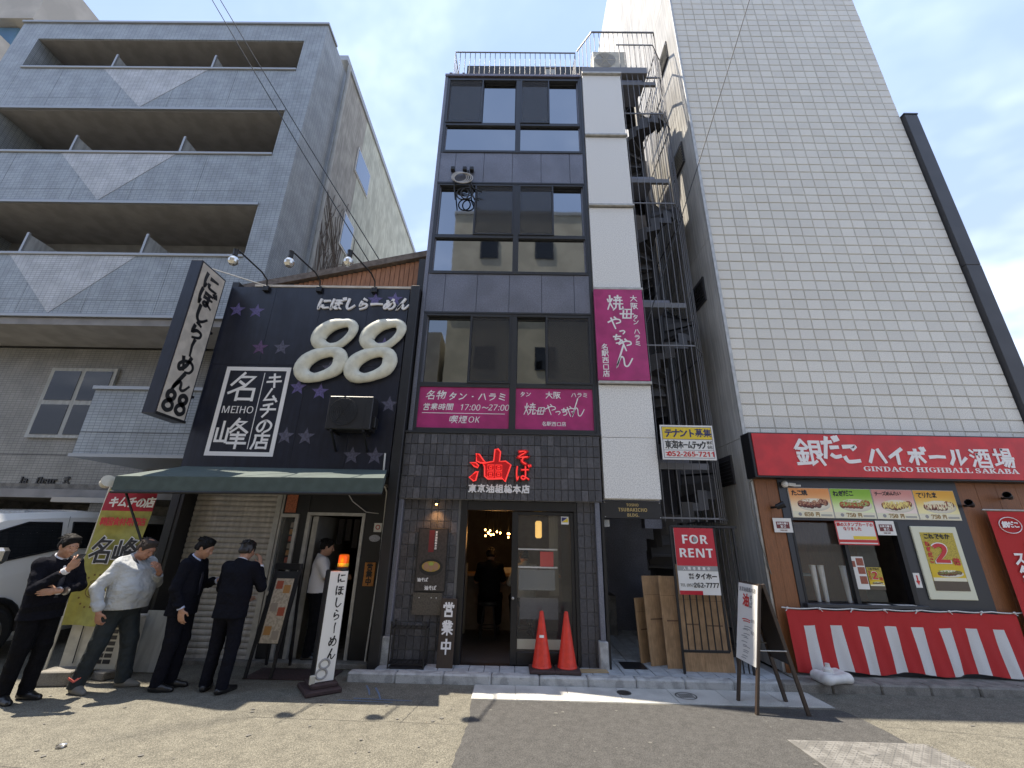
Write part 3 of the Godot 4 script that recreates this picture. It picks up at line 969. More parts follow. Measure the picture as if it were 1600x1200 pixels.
func make_materials() -> void:
	mat("road", lin(0.245, 0.23, 0.185), 0.93, {"tex": "speck", "scale": 1.6, "det": "stain", "dscale": 0.37, "bump": 0.5})
	mat("patch", lin(0.116, 0.113, 0.109), 0.93, {"tex": "speck", "scale": 1.9, "det": "stain", "dscale": 0.55, "bump": 0.5})
	mat("pale_concrete", lin(0.6, 0.59, 0.55), 0.9, {"tex": "grain", "scale": 1.5, "det": "mottle", "dscale": 0.5, "bump": 0.1})
	mat("kerb", lin(0.52, 0.525, 0.52), 0.9, {"tex": "grain", "scale": 1.8, "det": "blot", "dscale": 0.7, "bump": 0.2})
	mat("old_concrete", lin(0.25, 0.235, 0.21), 0.92, {"tex": "grain", "scale": 1.2, "det": "blot", "dscale": 0.6, "bump": 0.3})
	mat("paver", lin(0.45, 0.475, 0.5), 0.85, {"tex": "grain", "scale": 2.2, "det": "mottle", "dscale": 0.9, "bump": 0.1})
	mat("steel_plate", lin(0.2, 0.195, 0.185), 0.6, {"metal": 0.0, "tex": "blot", "scale": 0.8})
	mat("cage_steel", lin(0.17, 0.17, 0.18), 0.5, {"metal": 0.3})
	mat("iron", lin(0.09, 0.085, 0.08), 0.6, {"metal": 0.6, "tex": "blot", "scale": 2.0})
	mat("tile_grey", lin(0.36, 0.4, 0.44), 0.42, {"tex": "tile", "scale": 1.25, "det": "mottle", "dscale": 0.35})
	mat("tile_pale", lin(0.56, 0.575, 0.6), 0.42, {"tex": "tile", "scale": 1.25, "det": "mottle", "dscale": 0.35})
	mat("tile_beige", lin(0.28, 0.27, 0.245), 0.45, {"tex": "tile", "scale": 1.25, "det": "mottle", "dscale": 0.3})
	mat("soffit", lin(0.28, 0.27, 0.265), 0.9, {"tex": "mottle", "scale": 0.4})
	mat("balcony_wall", lin(0.3, 0.3, 0.295), 0.85, {"tex": "mottle", "scale": 0.5})
	mat("partition", lin(0.42, 0.43, 0.42), 0.7, {"tex": "streak", "scale": Vector3(1, 0.2, 1)})
	mat("rail_metal", lin(0.34, 0.35, 0.36), 0.45, {"metal": 0.5})
	mat("plaster_green", lin(0.56, 0.6, 0.55), 0.9, {"tex": "mottle", "scale": 0.25, "det": "streak", "dscale": Vector3(0.9, 0.1, 0.9), "bump": 0.3})
	mat("plaster_grey", lin(0.38, 0.38, 0.365), 0.9, {"tex": "mottle", "scale": 0.3, "det": "streak", "dscale": Vector3(1.2, 0.1, 1.2), "bump": 0.3})
	mat("navy_panel", lin(0.017, 0.02, 0.036), 0.3, {"tex": "streak", "scale": Vector3(1.1, 0.12, 1.1), "det": "mottle", "dscale": 0.8})
	mat("black_paint", lin(0.016, 0.016, 0.018), 0.45, {"tex": "mottle", "scale": 0.9})
	mat("black_metal", lin(0.02, 0.02, 0.022), 0.4, {"metal": 0.3})
	mat("charcoal_frame", lin(0.045, 0.048, 0.056), 0.35, {"metal": 0.4})
	mat("charcoal_panel", lin(0.21, 0.22, 0.27), 0.42, {"metal": 0.25, "tex": "mottle", "scale": 0.25, "det": "grain", "dscale": 0.8})
	mat("slate_tile_a", lin(0.095, 0.092, 0.1), 0.55, {"tex": "blot", "scale": 3.1, "det": "grain", "dscale": 3.0, "bump": 0.25})
	mat("slate_tile_b", lin(0.135, 0.13, 0.14), 0.55, {"tex": "blot", "scale": 2.7, "det": "grain", "dscale": 3.0, "bump": 0.25})
	mat("slate_tile_c", lin(0.07, 0.068, 0.075), 0.5, {"tex": "blot", "scale": 3.7, "det": "grain", "dscale": 3.0, "bump": 0.25})
	mat("grout", lin(0.26, 0.26, 0.27), 0.9, {"tex": "grain", "scale": 2.0})
	mat("white_siding", lin(0.86, 0.85, 0.82), 0.5, {"tex": "grain", "scale": 0.9})
	mat("tower_panel", lin(0.87, 0.85, 0.79), 0.75, {"tex": "grain", "scale": 1.4, "vc": true})
	mat("tower_side", lin(0.6, 0.585, 0.55), 0.5, {"tex": "mottle", "scale": 0.15, "det": "streak", "dscale": Vector3(1.4, 0.06, 1.4)})
	mat("tower_back", lin(0.7, 0.69, 0.67), 0.8, {"tex": "mottle", "scale": 0.2})
	mat("dark_fin", lin(0.05, 0.05, 0.056), 0.5, {"tex": "mottle", "scale": 0.3})
	mat("magenta", lin(0.45, 0.035, 0.18), 0.35, {"tex": "mottle", "scale": 0.6})
	mat("white_ink", lin(0.82, 0.8, 0.79), 0.5)
	mat("white_puff", lin(0.75, 0.74, 0.62), 0.42, {"tex": "mottle", "scale": 1.2})
	mat("black_ink", lin(0.012, 0.012, 0.014), 0.5)
	mat("red_ink", lin(0.55, 0.03, 0.03), 0.5)
	mat("star_purple", lin(0.13, 0.105, 0.27), 0.4, {"tex": "blot", "scale": 3.0})
	mat("star_faded", lin(0.1, 0.095, 0.14), 0.5, {"tex": "blot", "scale": 3.0})
	mat("star_violet", lin(0.12, 0.06, 0.15), 0.45, {"tex": "blot", "scale": 3.0})
	mat("cream_board", lin(0.63, 0.57, 0.49), 0.5, {"tex": "mottle", "scale": 0.8})
	mat("orange_siding", lin(0.43, 0.2, 0.105), 0.7, {"tex": "streak", "scale": Vector3(1, 0.3, 1), "det": "grain", "dscale": 2.0})
	mat("rust_trim", lin(0.17, 0.14, 0.12), 0.8, {"tex": "blot", "scale": 1.2})
	mat("awning_green", lin(0.065, 0.092, 0.085), 0.75, {"tex": "mottle", "scale": 1.1, "rim": 0.2})
	mat("shutter", lin(0.6, 0.565, 0.52), 0.5, {"metal": 0.1, "tex": "mottle", "scale": 0.7, "det": "streak", "dscale": Vector3(1.2, 0.2, 1.2)})
	mat("aluminium", lin(0.5, 0.49, 0.46), 0.45, {"metal": 0.5, "tex": "mottle", "scale": 1.3})
	mat("white_plastic", lin(0.72, 0.71, 0.68), 0.45, {"tex": "mottle", "scale": 1.0})
	mat("beige_plastic", lin(0.6, 0.57, 0.48), 0.5, {"tex": "mottle", "scale": 1.0})
	mat("grey_plastic", lin(0.3, 0.3, 0.3), 0.5)
	mat("dark_glass", lin(0.012, 0.013, 0.015), 0.03, {"spec": 0.5})
	mat("mirror_glass", lin(0.26, 0.275, 0.295), 0.03, {"metal": 1.0, "bump": 0.012, "btex": "wrinkle", "scale": 0.3})
	mat("mirror_glass_low", lin(0.19, 0.2, 0.205), 0.02, {"metal": 1.0, "bump": 0.012, "btex": "wrinkle", "scale": 0.3})
	mat("clear_glass", Color(0.9, 0.95, 0.95), 0.02, {"alpha": 0.04})
	mat("screen_mesh", lin(0.05, 0.047, 0.045), 0.7, {"alpha": 0.38})
	mat("wood_dark", lin(0.06, 0.04, 0.028), 0.6, {"tex": "streak", "scale": Vector3(9, 0.7, 9), "det": "grain", "dscale": Vector3(14, 1.2, 14)})
	mat("wood_brown", lin(0.3, 0.115, 0.04), 0.5, {"tex": "streak", "scale": Vector3(5, 0.4, 5), "det": "grain", "dscale": Vector3(10, 0.9, 10)})
	mat("sign_red", lin(0.62, 0.02, 0.022), 0.35, {"tex": "mottle", "scale": 0.5})
	mat("cloth_red", lin(0.52, 0.022, 0.022), 0.8, {"tex": "grain", "scale": 4.0, "rim": 0.2})
	mat("cloth_white", lin(0.72, 0.71, 0.69), 0.8, {"tex": "grain", "scale": 4.0, "rim": 0.2})
	mat("cloth_yellow", lin(0.42, 0.39, 0.095), 0.75, {"tex": "mottle", "scale": 1.5, "back": Color(0.4, 0.37, 0.12)})
	mat("cone_red", lin(0.72, 0.045, 0.025), 0.45, {"tex": "mottle", "scale": 2.0})
	mat("rubber", lin(0.05, 0.028, 0.028), 0.75, {"tex": "blot", "scale": 3.0})
	mat("cardboard", lin(0.5, 0.32, 0.175), 0.85, {"tex": "mottle", "scale": 1.3, "det": "streak", "dscale": Vector3(5, 0.4, 5)})
	mat("cardboard_print", lin(0.17, 0.1, 0.06), 0.85)
	mat("interior_dark", lin(0.16, 0.15, 0.142), 0.8, {"tex": "mottle", "scale": 0.8})
	mat("interior_mid", lin(0.2, 0.18, 0.165), 0.8, {"tex": "mottle", "scale": 0.8})
	mat("interior_floor", lin(0.05, 0.055, 0.062), 0.5, {"tex": "mottle", "scale": 1.0})
	mat("interior_pale", lin(0.5, 0.49, 0.47), 0.8, {"tex": "mottle", "scale": 0.3})
	mat("cream_wall", lin(0.62, 0.57, 0.44), 0.8, {"tex": "mottle", "scale": 0.15})
	mat("grey_wall", lin(0.35, 0.34, 0.32), 0.8, {"tex": "mottle", "scale": 0.15})
	mat("blue_wall", lin(0.12, 0.24, 0.36), 0.7, {"tex": "mottle", "scale": 0.1})
	mat("beige_wall", lin(0.5, 0.46, 0.4), 0.8, {"tex": "mottle", "scale": 0.1})
	mat("yellow_sign", lin(0.75, 0.55, 0.03), 0.5)
	mat("blue_ink", lin(0.03, 0.03, 0.12), 0.5)
	mat("gold_ink", lin(0.45, 0.33, 0.13), 0.4)
	mat("white_paint", lin(0.74, 0.73, 0.7), 0.35)
	mat("van_paint", lin(0.86, 0.855, 0.82), 0.25, {"coat": 1.0})
	mat("tyre", lin(0.02, 0.02, 0.02), 0.8)
	mat("alloy", lin(0.45, 0.44, 0.42), 0.3, {"metal": 0.9})
	mat("bulb_glass", lin(0.75, 0.74, 0.7), 0.08, {"metal": 0.75})
	mat("warm_bulb", Color(1.0, 0.72, 0.38), 0.3, {"glow": 7.0})
	mat("amber_lamp", Color(1.0, 0.42, 0.06), 0.2, {"glow": 0.05})
	mat("cable", lin(0.012, 0.012, 0.013), 0.6)
	mat("grey_cable", lin(0.45, 0.44, 0.43), 0.6)

func ground() -> void:
	var g := Geo.new()
	g.quad(Vector3(-90, 0, -90), Vector3(90, 0, -90), Vector3(90, 0, 90), Vector3(-90, 0, 90), Vector3.UP)
	struct("road", g, mats.road)
	# newer dark asphalt laid across the road
	g = Geo.new()
	var poly := PackedVector2Array()
	rng.seed = 4
	for p in [[-0.445, -5.69], [3.62, -5.62]]: poly.append(Vector2(p[0], p[1]))
	for i in 60: poly.append(Vector2(3.66 + 0.03 * sin(i * 0.31) + rng.randf_range(-0.008, 0.008), -5.55 + i * 0.1))
	for i in 60: poly.append(Vector2(-0.44 + 0.02 * sin(i * 0.37) + rng.randf_range(-0.01, 0.01), 0.4 - i * 0.1))
	for i in poly.size(): poly[i].y = -poly[i].y
	g.prism(poly, Vector3(0, 0.004, 0), Vector3.RIGHT, Vector3.FORWARD, 0.0)
	struct("asphalt_patch", g, mats.patch)
	# pale concrete gutter slabs along the kerb
	g = Geo.new()
	struct("gutter_base", bx(-0.455, 3.62, -0.02, 0.003, -6.18, -5.69), mats.kerb)
	var strip := thing("gutter_strip", "pale concrete gutter slabs in front of the kerb", "gutter", Vector3(1.6, 0.004, -5.93))
	strip.remove_meta("category"); strip.remove_meta("label"); strip.set_meta("kind", "structure")
	var x := -0.45
	for wd in [0.5, 0.62, 0.61, 0.62, 0.6, 0.6, 0.5]:
		part(strip, "slab", bx(x, x + wd - 0.006, -0.03, 0.009 + rng.randf_range(-0.001, 0.002), -6.176, -5.695 + rng.randf_range(-0.004, 0.004), 0.003), mats.pale_concrete)
		x += wd
	# kerb stones
	var kerb := thing("kerb", "", "", Vector3(0, 0, -6.25))
	kerb.remove_meta("category"); kerb.remove_meta("label"); kerb.set_meta("kind", "structure")
	x = -2.05
	while x < 11.0:
		var top := 0.105 + rng.randf_range(-0.003, 0.003)
		part(kerb, "kerb_stone", bx(x, x + 0.594, -0.05, top, -6.33, -6.18 + rng.randf_range(-0.004, 0.004), 0.018), mats.kerb if x < 3.2 else mats.old_concrete)
		x += 0.6
	# pavement behind the kerb: small pavers before the dark building and its entry
	var pave := thing("pavement", "", "", Vector3(0, 0, -6.5))
	pave.remove_meta("category"); pave.remove_meta("label"); pave.set_meta("kind", "structure")
	part(pave, "bed", bx(-1.75, 3.62, -0.05, 0.085, -9.2, -6.33), mats.grout)
	var pm := Geo.new()
	pm.cbox(Vector3.ZERO, Vector3(0.192, 0.03, 0.142), 0.004)
	var me := pm.mesh()
	var n := 0
	for j in 20:
		for i in 27:
			var px := -1.66 + i * 0.2
			var pz := -6.41 - j * 0.15
			if px < 1.25 and j > 1: continue
			if px > 3.5: continue
			n += 1
			piece(pave, "paver", me, mats.paver, Vector3(px, 0.088 + rng.randf_range(-0.001, 0.0015), pz))
	# concrete apron before the snack shop and the step of the ramen shop
	struct("shop_apron", bx(3.625, 12.0, -0.05, 0.1, -6.75, -6.335), mats.old_concrete)
	struct("shop_floor_slab", bx(-5.2, -1.76, -0.05, 0.05, -9.5, -6.72), mats.old_concrete)
	# painted survey marks, seams and covers
	var th := thing("manhole_cover", "round iron manhole cover in the gutter nearest the folding menu board", "manhole", Vector3(2.055, 0.01, -5.941), "gutter covers")
	cover(th, 0.125)
	th = thing("manhole_cover", "small round iron cover in the gutter below the traffic cones' right side", "manhole", Vector3(1.341, 0.01, -5.998), "gutter covers")
	cover(th, 0.085)
	th = thing("checker_plate", "worn steel checker plate set in the road at lower right", "plate", Vector3(3.2, 0.004, -4.5))
	g = Geo.new()
	var pp := PackedVector2Array([Vector2(2.561, 4.821), Vector2(3.8, 4.8), Vector2(3.87, 3.5), Vector2(2.6, 3.5)])
	g.prism(pp, Vector3(0, 0.012, 0), Vector3.RIGHT, Vector3.FORWARD, 0.01)
	part(th, "plate", g, mats.steel_plate)
	g = Geo.new()
	for j in 31:
		for i in 31:
			var a := PI / 4 if (i + j) % 2 else -PI / 4
			var ctr := Vector3(2.615 + i * 0.04 + j * 0.0012, 0.0135, -4.78 + j * 0.04)
			g.cbox(ctr, Vector3(0.026, 0.005, 0.01), 0.0015, Basis(Vector3.UP, a))
	var sp := part(th, "tread_pattern", g, mats.steel_plate)
	sp.set_meta("kind", "stuff")
	g = Geo.new()
	g.lathe([Vector2(0.0, 0.0), Vector2(0.07, 0.0), Vector2(0.08, -0.004)], Vector3(3.15, 0.019, -4.62), 20)
	part(th, "centre_plug", g, mats.steel_plate)
	# crushed bottle cap on the road
	th = thing("crushed_can", "small flattened can lying on the road at lower left", "litter", Vector3(-3.751, 0.0, -4.34))
	g = Geo.new()
	g.lathe([Vector2(0.0, 0.012), Vector2(0.03, 0.012), Vector2(0.036, 0.018), Vector2(0.038, 0.008), Vector2(0.034, 0.0)], Vector3.ZERO, 14)
	own(th, "can", g, mats.alloy)
	# saw cuts and cracks in the old surface
	g = Geo.new()
	rng.seed = 61
	for l in [[[-2.6, -5.05], [-0.5, -5.0]], [[-2.0, -5.75], [-2.25, -4.9]], [[-0.95, -5.72], [-1.08, -5.0]], [[-6.0, -4.2], [-2.5, -3.9]], [[3.75, -5.2], [7.5, -4.6]]]:
		var p := PackedVector2Array()
		for i in 15:
			var t := i / 14.0
			p.append(Vector2(lerpf(l[0][0], l[1][0], t) + rng.randf_range(-0.008, 0.008), -lerpf(l[0][1], l[1][1], t) + rng.randf_range(-0.008, 0.008)))
		ribbon(g, p, 0.005, Vector3(0, 0.002, 0), Vector3.RIGHT, Vector3.FORWARD, 0.001, 0.2)
	struct("road_crack", g, mats.patch)
	# trodden spots of gum and oil on the road
	g = Geo.new()
	rng.seed = 90
	for i in 130:
		var c := Vector2(rng.randf_range(-6.5, 6.5), rng.randf_range(3.2, 5.6))
		var r := rng.randf_range(0.008, 0.022)
		var sp2 := PackedVector2Array()
		for k in 7: sp2.append(c + Vector2(cos(TAU * k / 7), sin(TAU * k / 7)) * r * rng.randf_range(0.7, 1.2))
		g.prism(sp2, Vector3(0, 0.0065, 0), Vector3.RIGHT, Vector3.FORWARD, 0.0)
	var gum := struct("gum_spots", g, mat("gum", lin(0.13, 0.125, 0.115), 0.8))
	gum.set_meta("kind", "stuff")
	gum.set_meta("label", "small dark trodden spots scattered over the road")
	gum.set_meta("category", "stain")
	# blue chalk survey marks
	th = thing("survey_mark", "blue chalk survey lines on the asphalt by the kerb's left end", "marking", Vector3(-1.6, 0.003, -5.8))
	g = Geo.new()
	for l in [[[-1.75, -6.05], [-1.62, -5.75]], [[-1.62, -5.98], [-1.45, -5.6]], [[-1.75, -5.62], [-1.1, -5.58]], [[-1.9, -5.55], [-1.3, -5.52]]]:
		var p := PackedVector2Array([Vector2(l[0][0], -l[0][1]), Vector2((l[0][0] + l[1][0]) / 2 + 0.01, -(l[0][1] + l[1][1]) / 2), Vector2(l[1][0], -l[1][1])])
		ribbon(g, p, 0.022, Vector3(0, 0.002, 0), Vector3.RIGHT, Vector3.FORWARD, 0.001, 0.3)
	part(th, "chalk", g, mat("chalk_blue", lin(0.19, 0.27, 0.4), 0.9, {"tex": "speck", "scale": 3.0}))

func cover(th: Node3D, r: float) -> void:
	var g := Geo.new()
	g.lathe([Vector2(r * 0.86, 0.001), Vector2(r, 0.003), Vector2(r, -0.01)], Vector3.ZERO, 24)
	own(th, "ring", g, mats.iron)
	g = Geo.new()
	g.lathe([Vector2(0, 0.0), Vector2(r * 0.84, 0.0)], Vector3.ZERO, 24)
	for i in 7:
		g.box(Vector3(-r * 0.6 + i * r * 0.2, 0.001, 0), Vector3(r * 0.09, 0.006, r * 1.1))
	own(th, "lid", g, mats.iron)

# ---------------------------------------------------------------- grey tiled apartment building at the left
func grey_building() -> void:
	var th := thing("apartment_building", "grey blue tiled apartment building with long balconies and pale triangles", "building", Vector3(-9.4, 0, -7.5))
	var F := -7.5
	var xl := -13.7
	var xr := -5.3
	# upper body behind the balconies
	part(th, "rear_wall", bx(xl, xr, 5.4, 14.75, -18.5, -8.95), mats.balcony_wall)
	part(th, "ground_rear_wall", bx(xl, xr, 2.4, 5.5, -18.5, -8.6), mats.tile_beige)
	part(th, "parking_wall", bx(xl, xr, 0, 2.4, -18.5, -13.0), mats.old_concrete)
	part(th, "parking_ceiling", bx(xl, xr + 0.0, 2.38, 2.55, -13.0, -8.58), mats.old_concrete)
	part(th, "parking_side_wall", bx(xl, xl + 0.3, 0, 2.4, -13.0, -8.6), mats.old_concrete)
	part(th, "lintel", bx(-13.7, -5.31, 2.28, 2.44, -8.62, -8.5), mats.soffit)
	part(th, "beam", bx(-9.0, -7.4, 2.2, 2.29, -8.6, -8.45), mats.beige_wall)
	part(th, "column", bx(-8.45, -8.15, 0, 2.3, -9.2, -8.7), mats.tile_beige)
	# right flank: tiled return, then grey and green plaster
	part(th, "flank_tile", bx(-5.6, xr, 0.0, 14.78, -9.0, -7.52), mats.tile_grey)
	part(th, "flank_plaster", bx(-5.6, xr + 0.01, 0.0, 15.1, -10.6, -9.0), mats.plaster_grey)
	part(th, "flank_render", bx(-5.6, xr + 0.012, 0.0, 15.25, -18.5, -10.6), mats.plaster_green)
	part(th, "flank_coping", bx(-5.65, xr + 0.06, 15.1, 15.3, -18.55, -8.6), mats.rail_metal)
	var g := Geo.new()
	g.tube([Vector3(xr + 0.09, 15.05, -8.75), Vector3(xr + 0.09, 4.0, -9.05)], 0.05, 10)
	part(th, "downpipe", g, mats.partition)
	# dried creeper on the flank
	g = Geo.new()
	rng.seed = 44
	for i in 60:
		var p := Vector3(xr + 0.025, rng.randf_range(6.5, 9.0), -9.2 - rng.randf() * 1.6)
		var pts := [p]
		var d := Vector3(0, 1, rng.randf_range(-0.5, 0.5))
		for k in 7:
			d.z += rng.randf_range(-0.5, 0.5)
			p += d.normalized() * rng.randf_range(0.2, 0.42)
			p.z = clampf(p.z, -11.2, -9.1)
			pts.append(p)
		g.tube(pts, 0.009, 4)
	part(th, "dry_creeper", g, mats.rust_trim).set_meta("kind", "stuff")
	for q in [[12.6, 13.6, -11.5, -10.3], [9.7, 10.9, -11.0, -10.2]]:
		var w := part(th, "side_window", bx(xr + 0.005, xr + 0.04, q[0], q[1], q[2], q[3]), mats.aluminium)
		part(w, "pane", bx(xr + 0.03, xr + 0.05, q[0] + 0.06, q[1] - 0.06, q[2] + 0.06, q[3] - 0.06), mats.mirror_glass)
	# roof band and front piers
	part(th, "parapet", bx(xl, xr, 14.13, 14.76, -9.0, F), mats.tile_grey)
	part(th, "coping", bx(xl - 0.03, xr + 0.03, 14.765, 14.83, -8.05, F + 0.04), mats.rail_metal)
	part(th, "front_pier", bx(-5.84, xr, 5.78, 14.128, -8.95, F + 0.002), mats.tile_grey)
	part(th, "left_pier", bx(xl, -13.05, 5.78, 14.128, -8.95, F + 0.002), mats.tile_grey)
	var levels := [[11.57, 12.96, 14.13], [8.65, 10.06, 11.5], [5.78, 7.19, 8.6]]
	var joints := [-13.05, -11.9, -10.17, -8.83, -7.35, -5.84]
	for L in levels:
		# fascia of tiled panels with open joints and a sill joint lower down
		for i in joints.size() - 1:
			for h in [[L[0], L[0] + 0.33], [L[0] + 0.336, L[1]]]:
				part(th, "fascia_panel", bx(joints[i] + 0.004, joints[i + 1] - 0.004, h[0], h[1], F - 0.14, F), mats.tile_grey)
		part(th, "fascia_core", bx(-13.05, -5.84, L[0] + 0.01, L[1] - 0.01, F - 0.2, F - 0.03), mats.soffit)
		part(th, "balcony_slab", bx(-13.06, -5.83, L[0] - 0.06, L[0] + 0.2, -8.96, F - 0.19), mats.soffit)
		part(th, "drip_edge", bx(-13.06, -5.83, L[0] - 0.065, L[0] - 0.002, F - 0.19, F + 0.03), mats.rail_metal)
		part(th, "hand_rail", bx(-13.05, -5.84, L[1] + 0.002, L[1] + 0.07, F - 0.18, F + 0.035, 0.01), mats.rail_metal)
		part(th, "balcony_ceiling", bx(-13.04, -5.85, L[2] - 0.02, L[2] - 0.003, -8.94, F - 0.03), mats.soffit)
		# paler tiles laid as a triangle
		g = Geo.new()
		g.prism(PackedVector2Array([Vector2(-10.85, L[1] - 0.005), Vector2(-8.13, L[1] - 0.005), Vector2(-9.49, L[0] + 0.02)]), Vector3(0, 0, F + 0.006), Vector3.RIGHT, Vector3.UP, 0.006)
		part(th, "pale_triangle", g, mats.tile_pale)
		for px in [-10.72, -8.09]:
			var pn := part(th, "balcony_partition", bx(px - 0.015, px + 0.015, L[1] + 0.08, L[1] + 0.56, -8.9, F - 0.06), mats.partition)
			part(pn, "lower_panel", bx(px - 0.015, px + 0.015, L[0] + 0.2, L[1] + 0.08, -8.9, F - 0.21), mats.partition)
			part(pn, "post", bx(px - 0.025, px + 0.025, L[1] + 0.07, L[1] + 0.6, F - 0.06, F - 0.02), mats.rail_metal)
		for dx in [-11.9, -9.4, -6.9]:
			var dr := part(th, "balcony_door", bx(dx - 0.8, dx + 0.8, L[0] + 0.2, L[1] + 0.75, -8.95, -8.9), mats.aluminium)
			part(dr, "pane", bx(dx - 0.74, dx - 0.02, L[0] + 0.25, L[1] + 0.69, -8.9, -8.885), mats.dark_glass)
			part(dr, "pane", bx(dx + 0.02, dx + 0.74, L[0] + 0.25, L[1] + 0.69, -8.9, -8.885), mats.dark_glass)
	part(th, "entry_soffit", bx(-13.06, -5.83, 5.55, 5.7, -8.6, F - 0.02), mats.soffit)
	# first floor window with four lights
	var win := part(th, "window", bx(-10.15, -8.7, 3.47, 5.02, -8.6, -8.54), mats.partition)
	for q in [[-10.06, -9.47, 4.28, 4.94], [-9.37, -8.78, 4.28, 4.94], [-10.06, -9.47, 3.54, 4.18], [-9.37, -8.78, 3.54, 4.18]]:
		part(win, "pane", bx(q[0], q[1], q[2], q[3], -8.55, -8.53), mats.dark_glass)
	part(th, "wall_joint", bx(-13.7, -7.6, 3.12, 3.135, -8.6, -8.596), mats.black_paint)
	# projecting box over the entrance
	var bxx := part(th, "entrance_box", bx(-7.5, -5.2, 2.92, 4.06, -8.6, -7.1), mats.tile_grey)
	part(bxx, "coping", bx(-7.53, -5.19, 4.062, 4.12, -8.6, -7.06), mats.rail_metal)
	part(bxx, "lower_trim", bx(-7.53, -5.19, 2.86, 2.915, -8.6, -7.07), mats.rail_metal)
	part(bxx, "joint", bx(-7.5, -5.2, 3.28, 3.29, -7.1, -7.097), mats.black_paint)
	# name on the wall
	latin(th, "lettering", "la", Vector3(-9.83, 2.61, -8.585), 0.12, mats.black_ink, 0.02, true, true)
	latin(th, "lettering", "fleur", Vector3(-9.38, 2.61, -8.585), 0.12, mats.black_ink, 0.02, true, true)
	g = Geo.new()
	ink(g, "弐", Vector3(-9.06, 2.7, -8.6), 0.15, 0.014, Vector3.RIGHT, Vector3.UP, Vector2(1, 0), 0.015)
	part(th, "lettering", g, mats.black_ink)

	# taller building behind the far left corner
	th = thing("blue_building", "blue and beige building behind the top left corner", "building", Vector3(-29, 0, -17))
	part(th, "wall", bx(-36, -25.7, 0, 25.7, -26, -14), mats.blue_wall)
	part(th, "cornice", bx(-36.4, -24.6, 25.75, 29.5, -26, -13.6), mats.beige_wall)
	part(th, "lower_block", bx(-36, -25.5, 0, 24.3, -13.98, -13.0), mats.beige_wall)
	part(th, "ledge_rail", bx(-36, -25.4, 24.32, 24.9, -13.2, -13.1), mats.rail_metal)

# ---------------------------------------------------------------- black ramen shop
func star(cx: float, cy: float, r: float, z: float) -> Geo:
	var p := PackedVector2Array()
	for i in 10:
		var a := PI / 2 + i * PI / 5
		var rr := r if i % 2 == 0 else r * 0.42
		p.append(Vector2(cx + cos(a) * rr, cy + sin(a) * rr))
	var g := Geo.new()
	g.prism(p, Vector3(0, 0, z), Vector3.RIGHT, Vector3.UP, 0.003)
	return g

func eight(cx: float, cy: float) -> Geo:
	# a puffed figure eight: two closed loops of swelling tube with a small tail
	var g := Geo.new()
	var k := 0.00345
	var up := [[985, 385, 26], [930, 398, 36], [885, 436, 42], [874, 478, 42], [893, 505, 34], [930, 516, 24], [972, 508, 22], [1008, 478, 22], [1033, 440, 24], [1036, 406, 28], [1015, 385, 26]]
	var lo := [[950, 540, 30], [890, 553, 34], [838, 588, 40], [820, 634, 42], [842, 668, 36], [888, 676, 26], [940, 660, 28], [985, 632, 36], [1000, 590, 40], [988, 553, 36]]
	for L in [up, lo]:
		var q := PackedVector2Array()
		var rr := PackedFloat32Array()
		var m: int = L.size()
		for i in m:
			for s in 3:
				var t := s / 3.0
				var a = L[(i - 1 + m) % m]; var b = L[i]; var c = L[(i + 1) % m]; var d = L[(i + 2) % m]
				q.append(Vector2(b[0], b[1]).cubic_interpolate(Vector2(c[0], c[1]), Vector2(a[0], a[1]), Vector2(d[0], d[1]), t))
				rr.append(lerpf(b[2], c[2], t) * k * 0.93)
		var pts := []
		for i in q.size():
			pts.append(Vector3(cx + (q[i].x - 921) * k, cy - (q[i].y - 529) * k, -6.45))
		g.tube(pts, rr, 12, true, false, Vector3(1, 1, 0.62))
	var p := []
	for a in [[870, 668], [860, 690], [885, 698]]:
		p.append(Vector3(cx + (a[0] - 921) * k, cy - (a[1] - 529) * k, -6.44))
	g.tube(p, [0.06, 0.035, 0.015], 8)
	return g

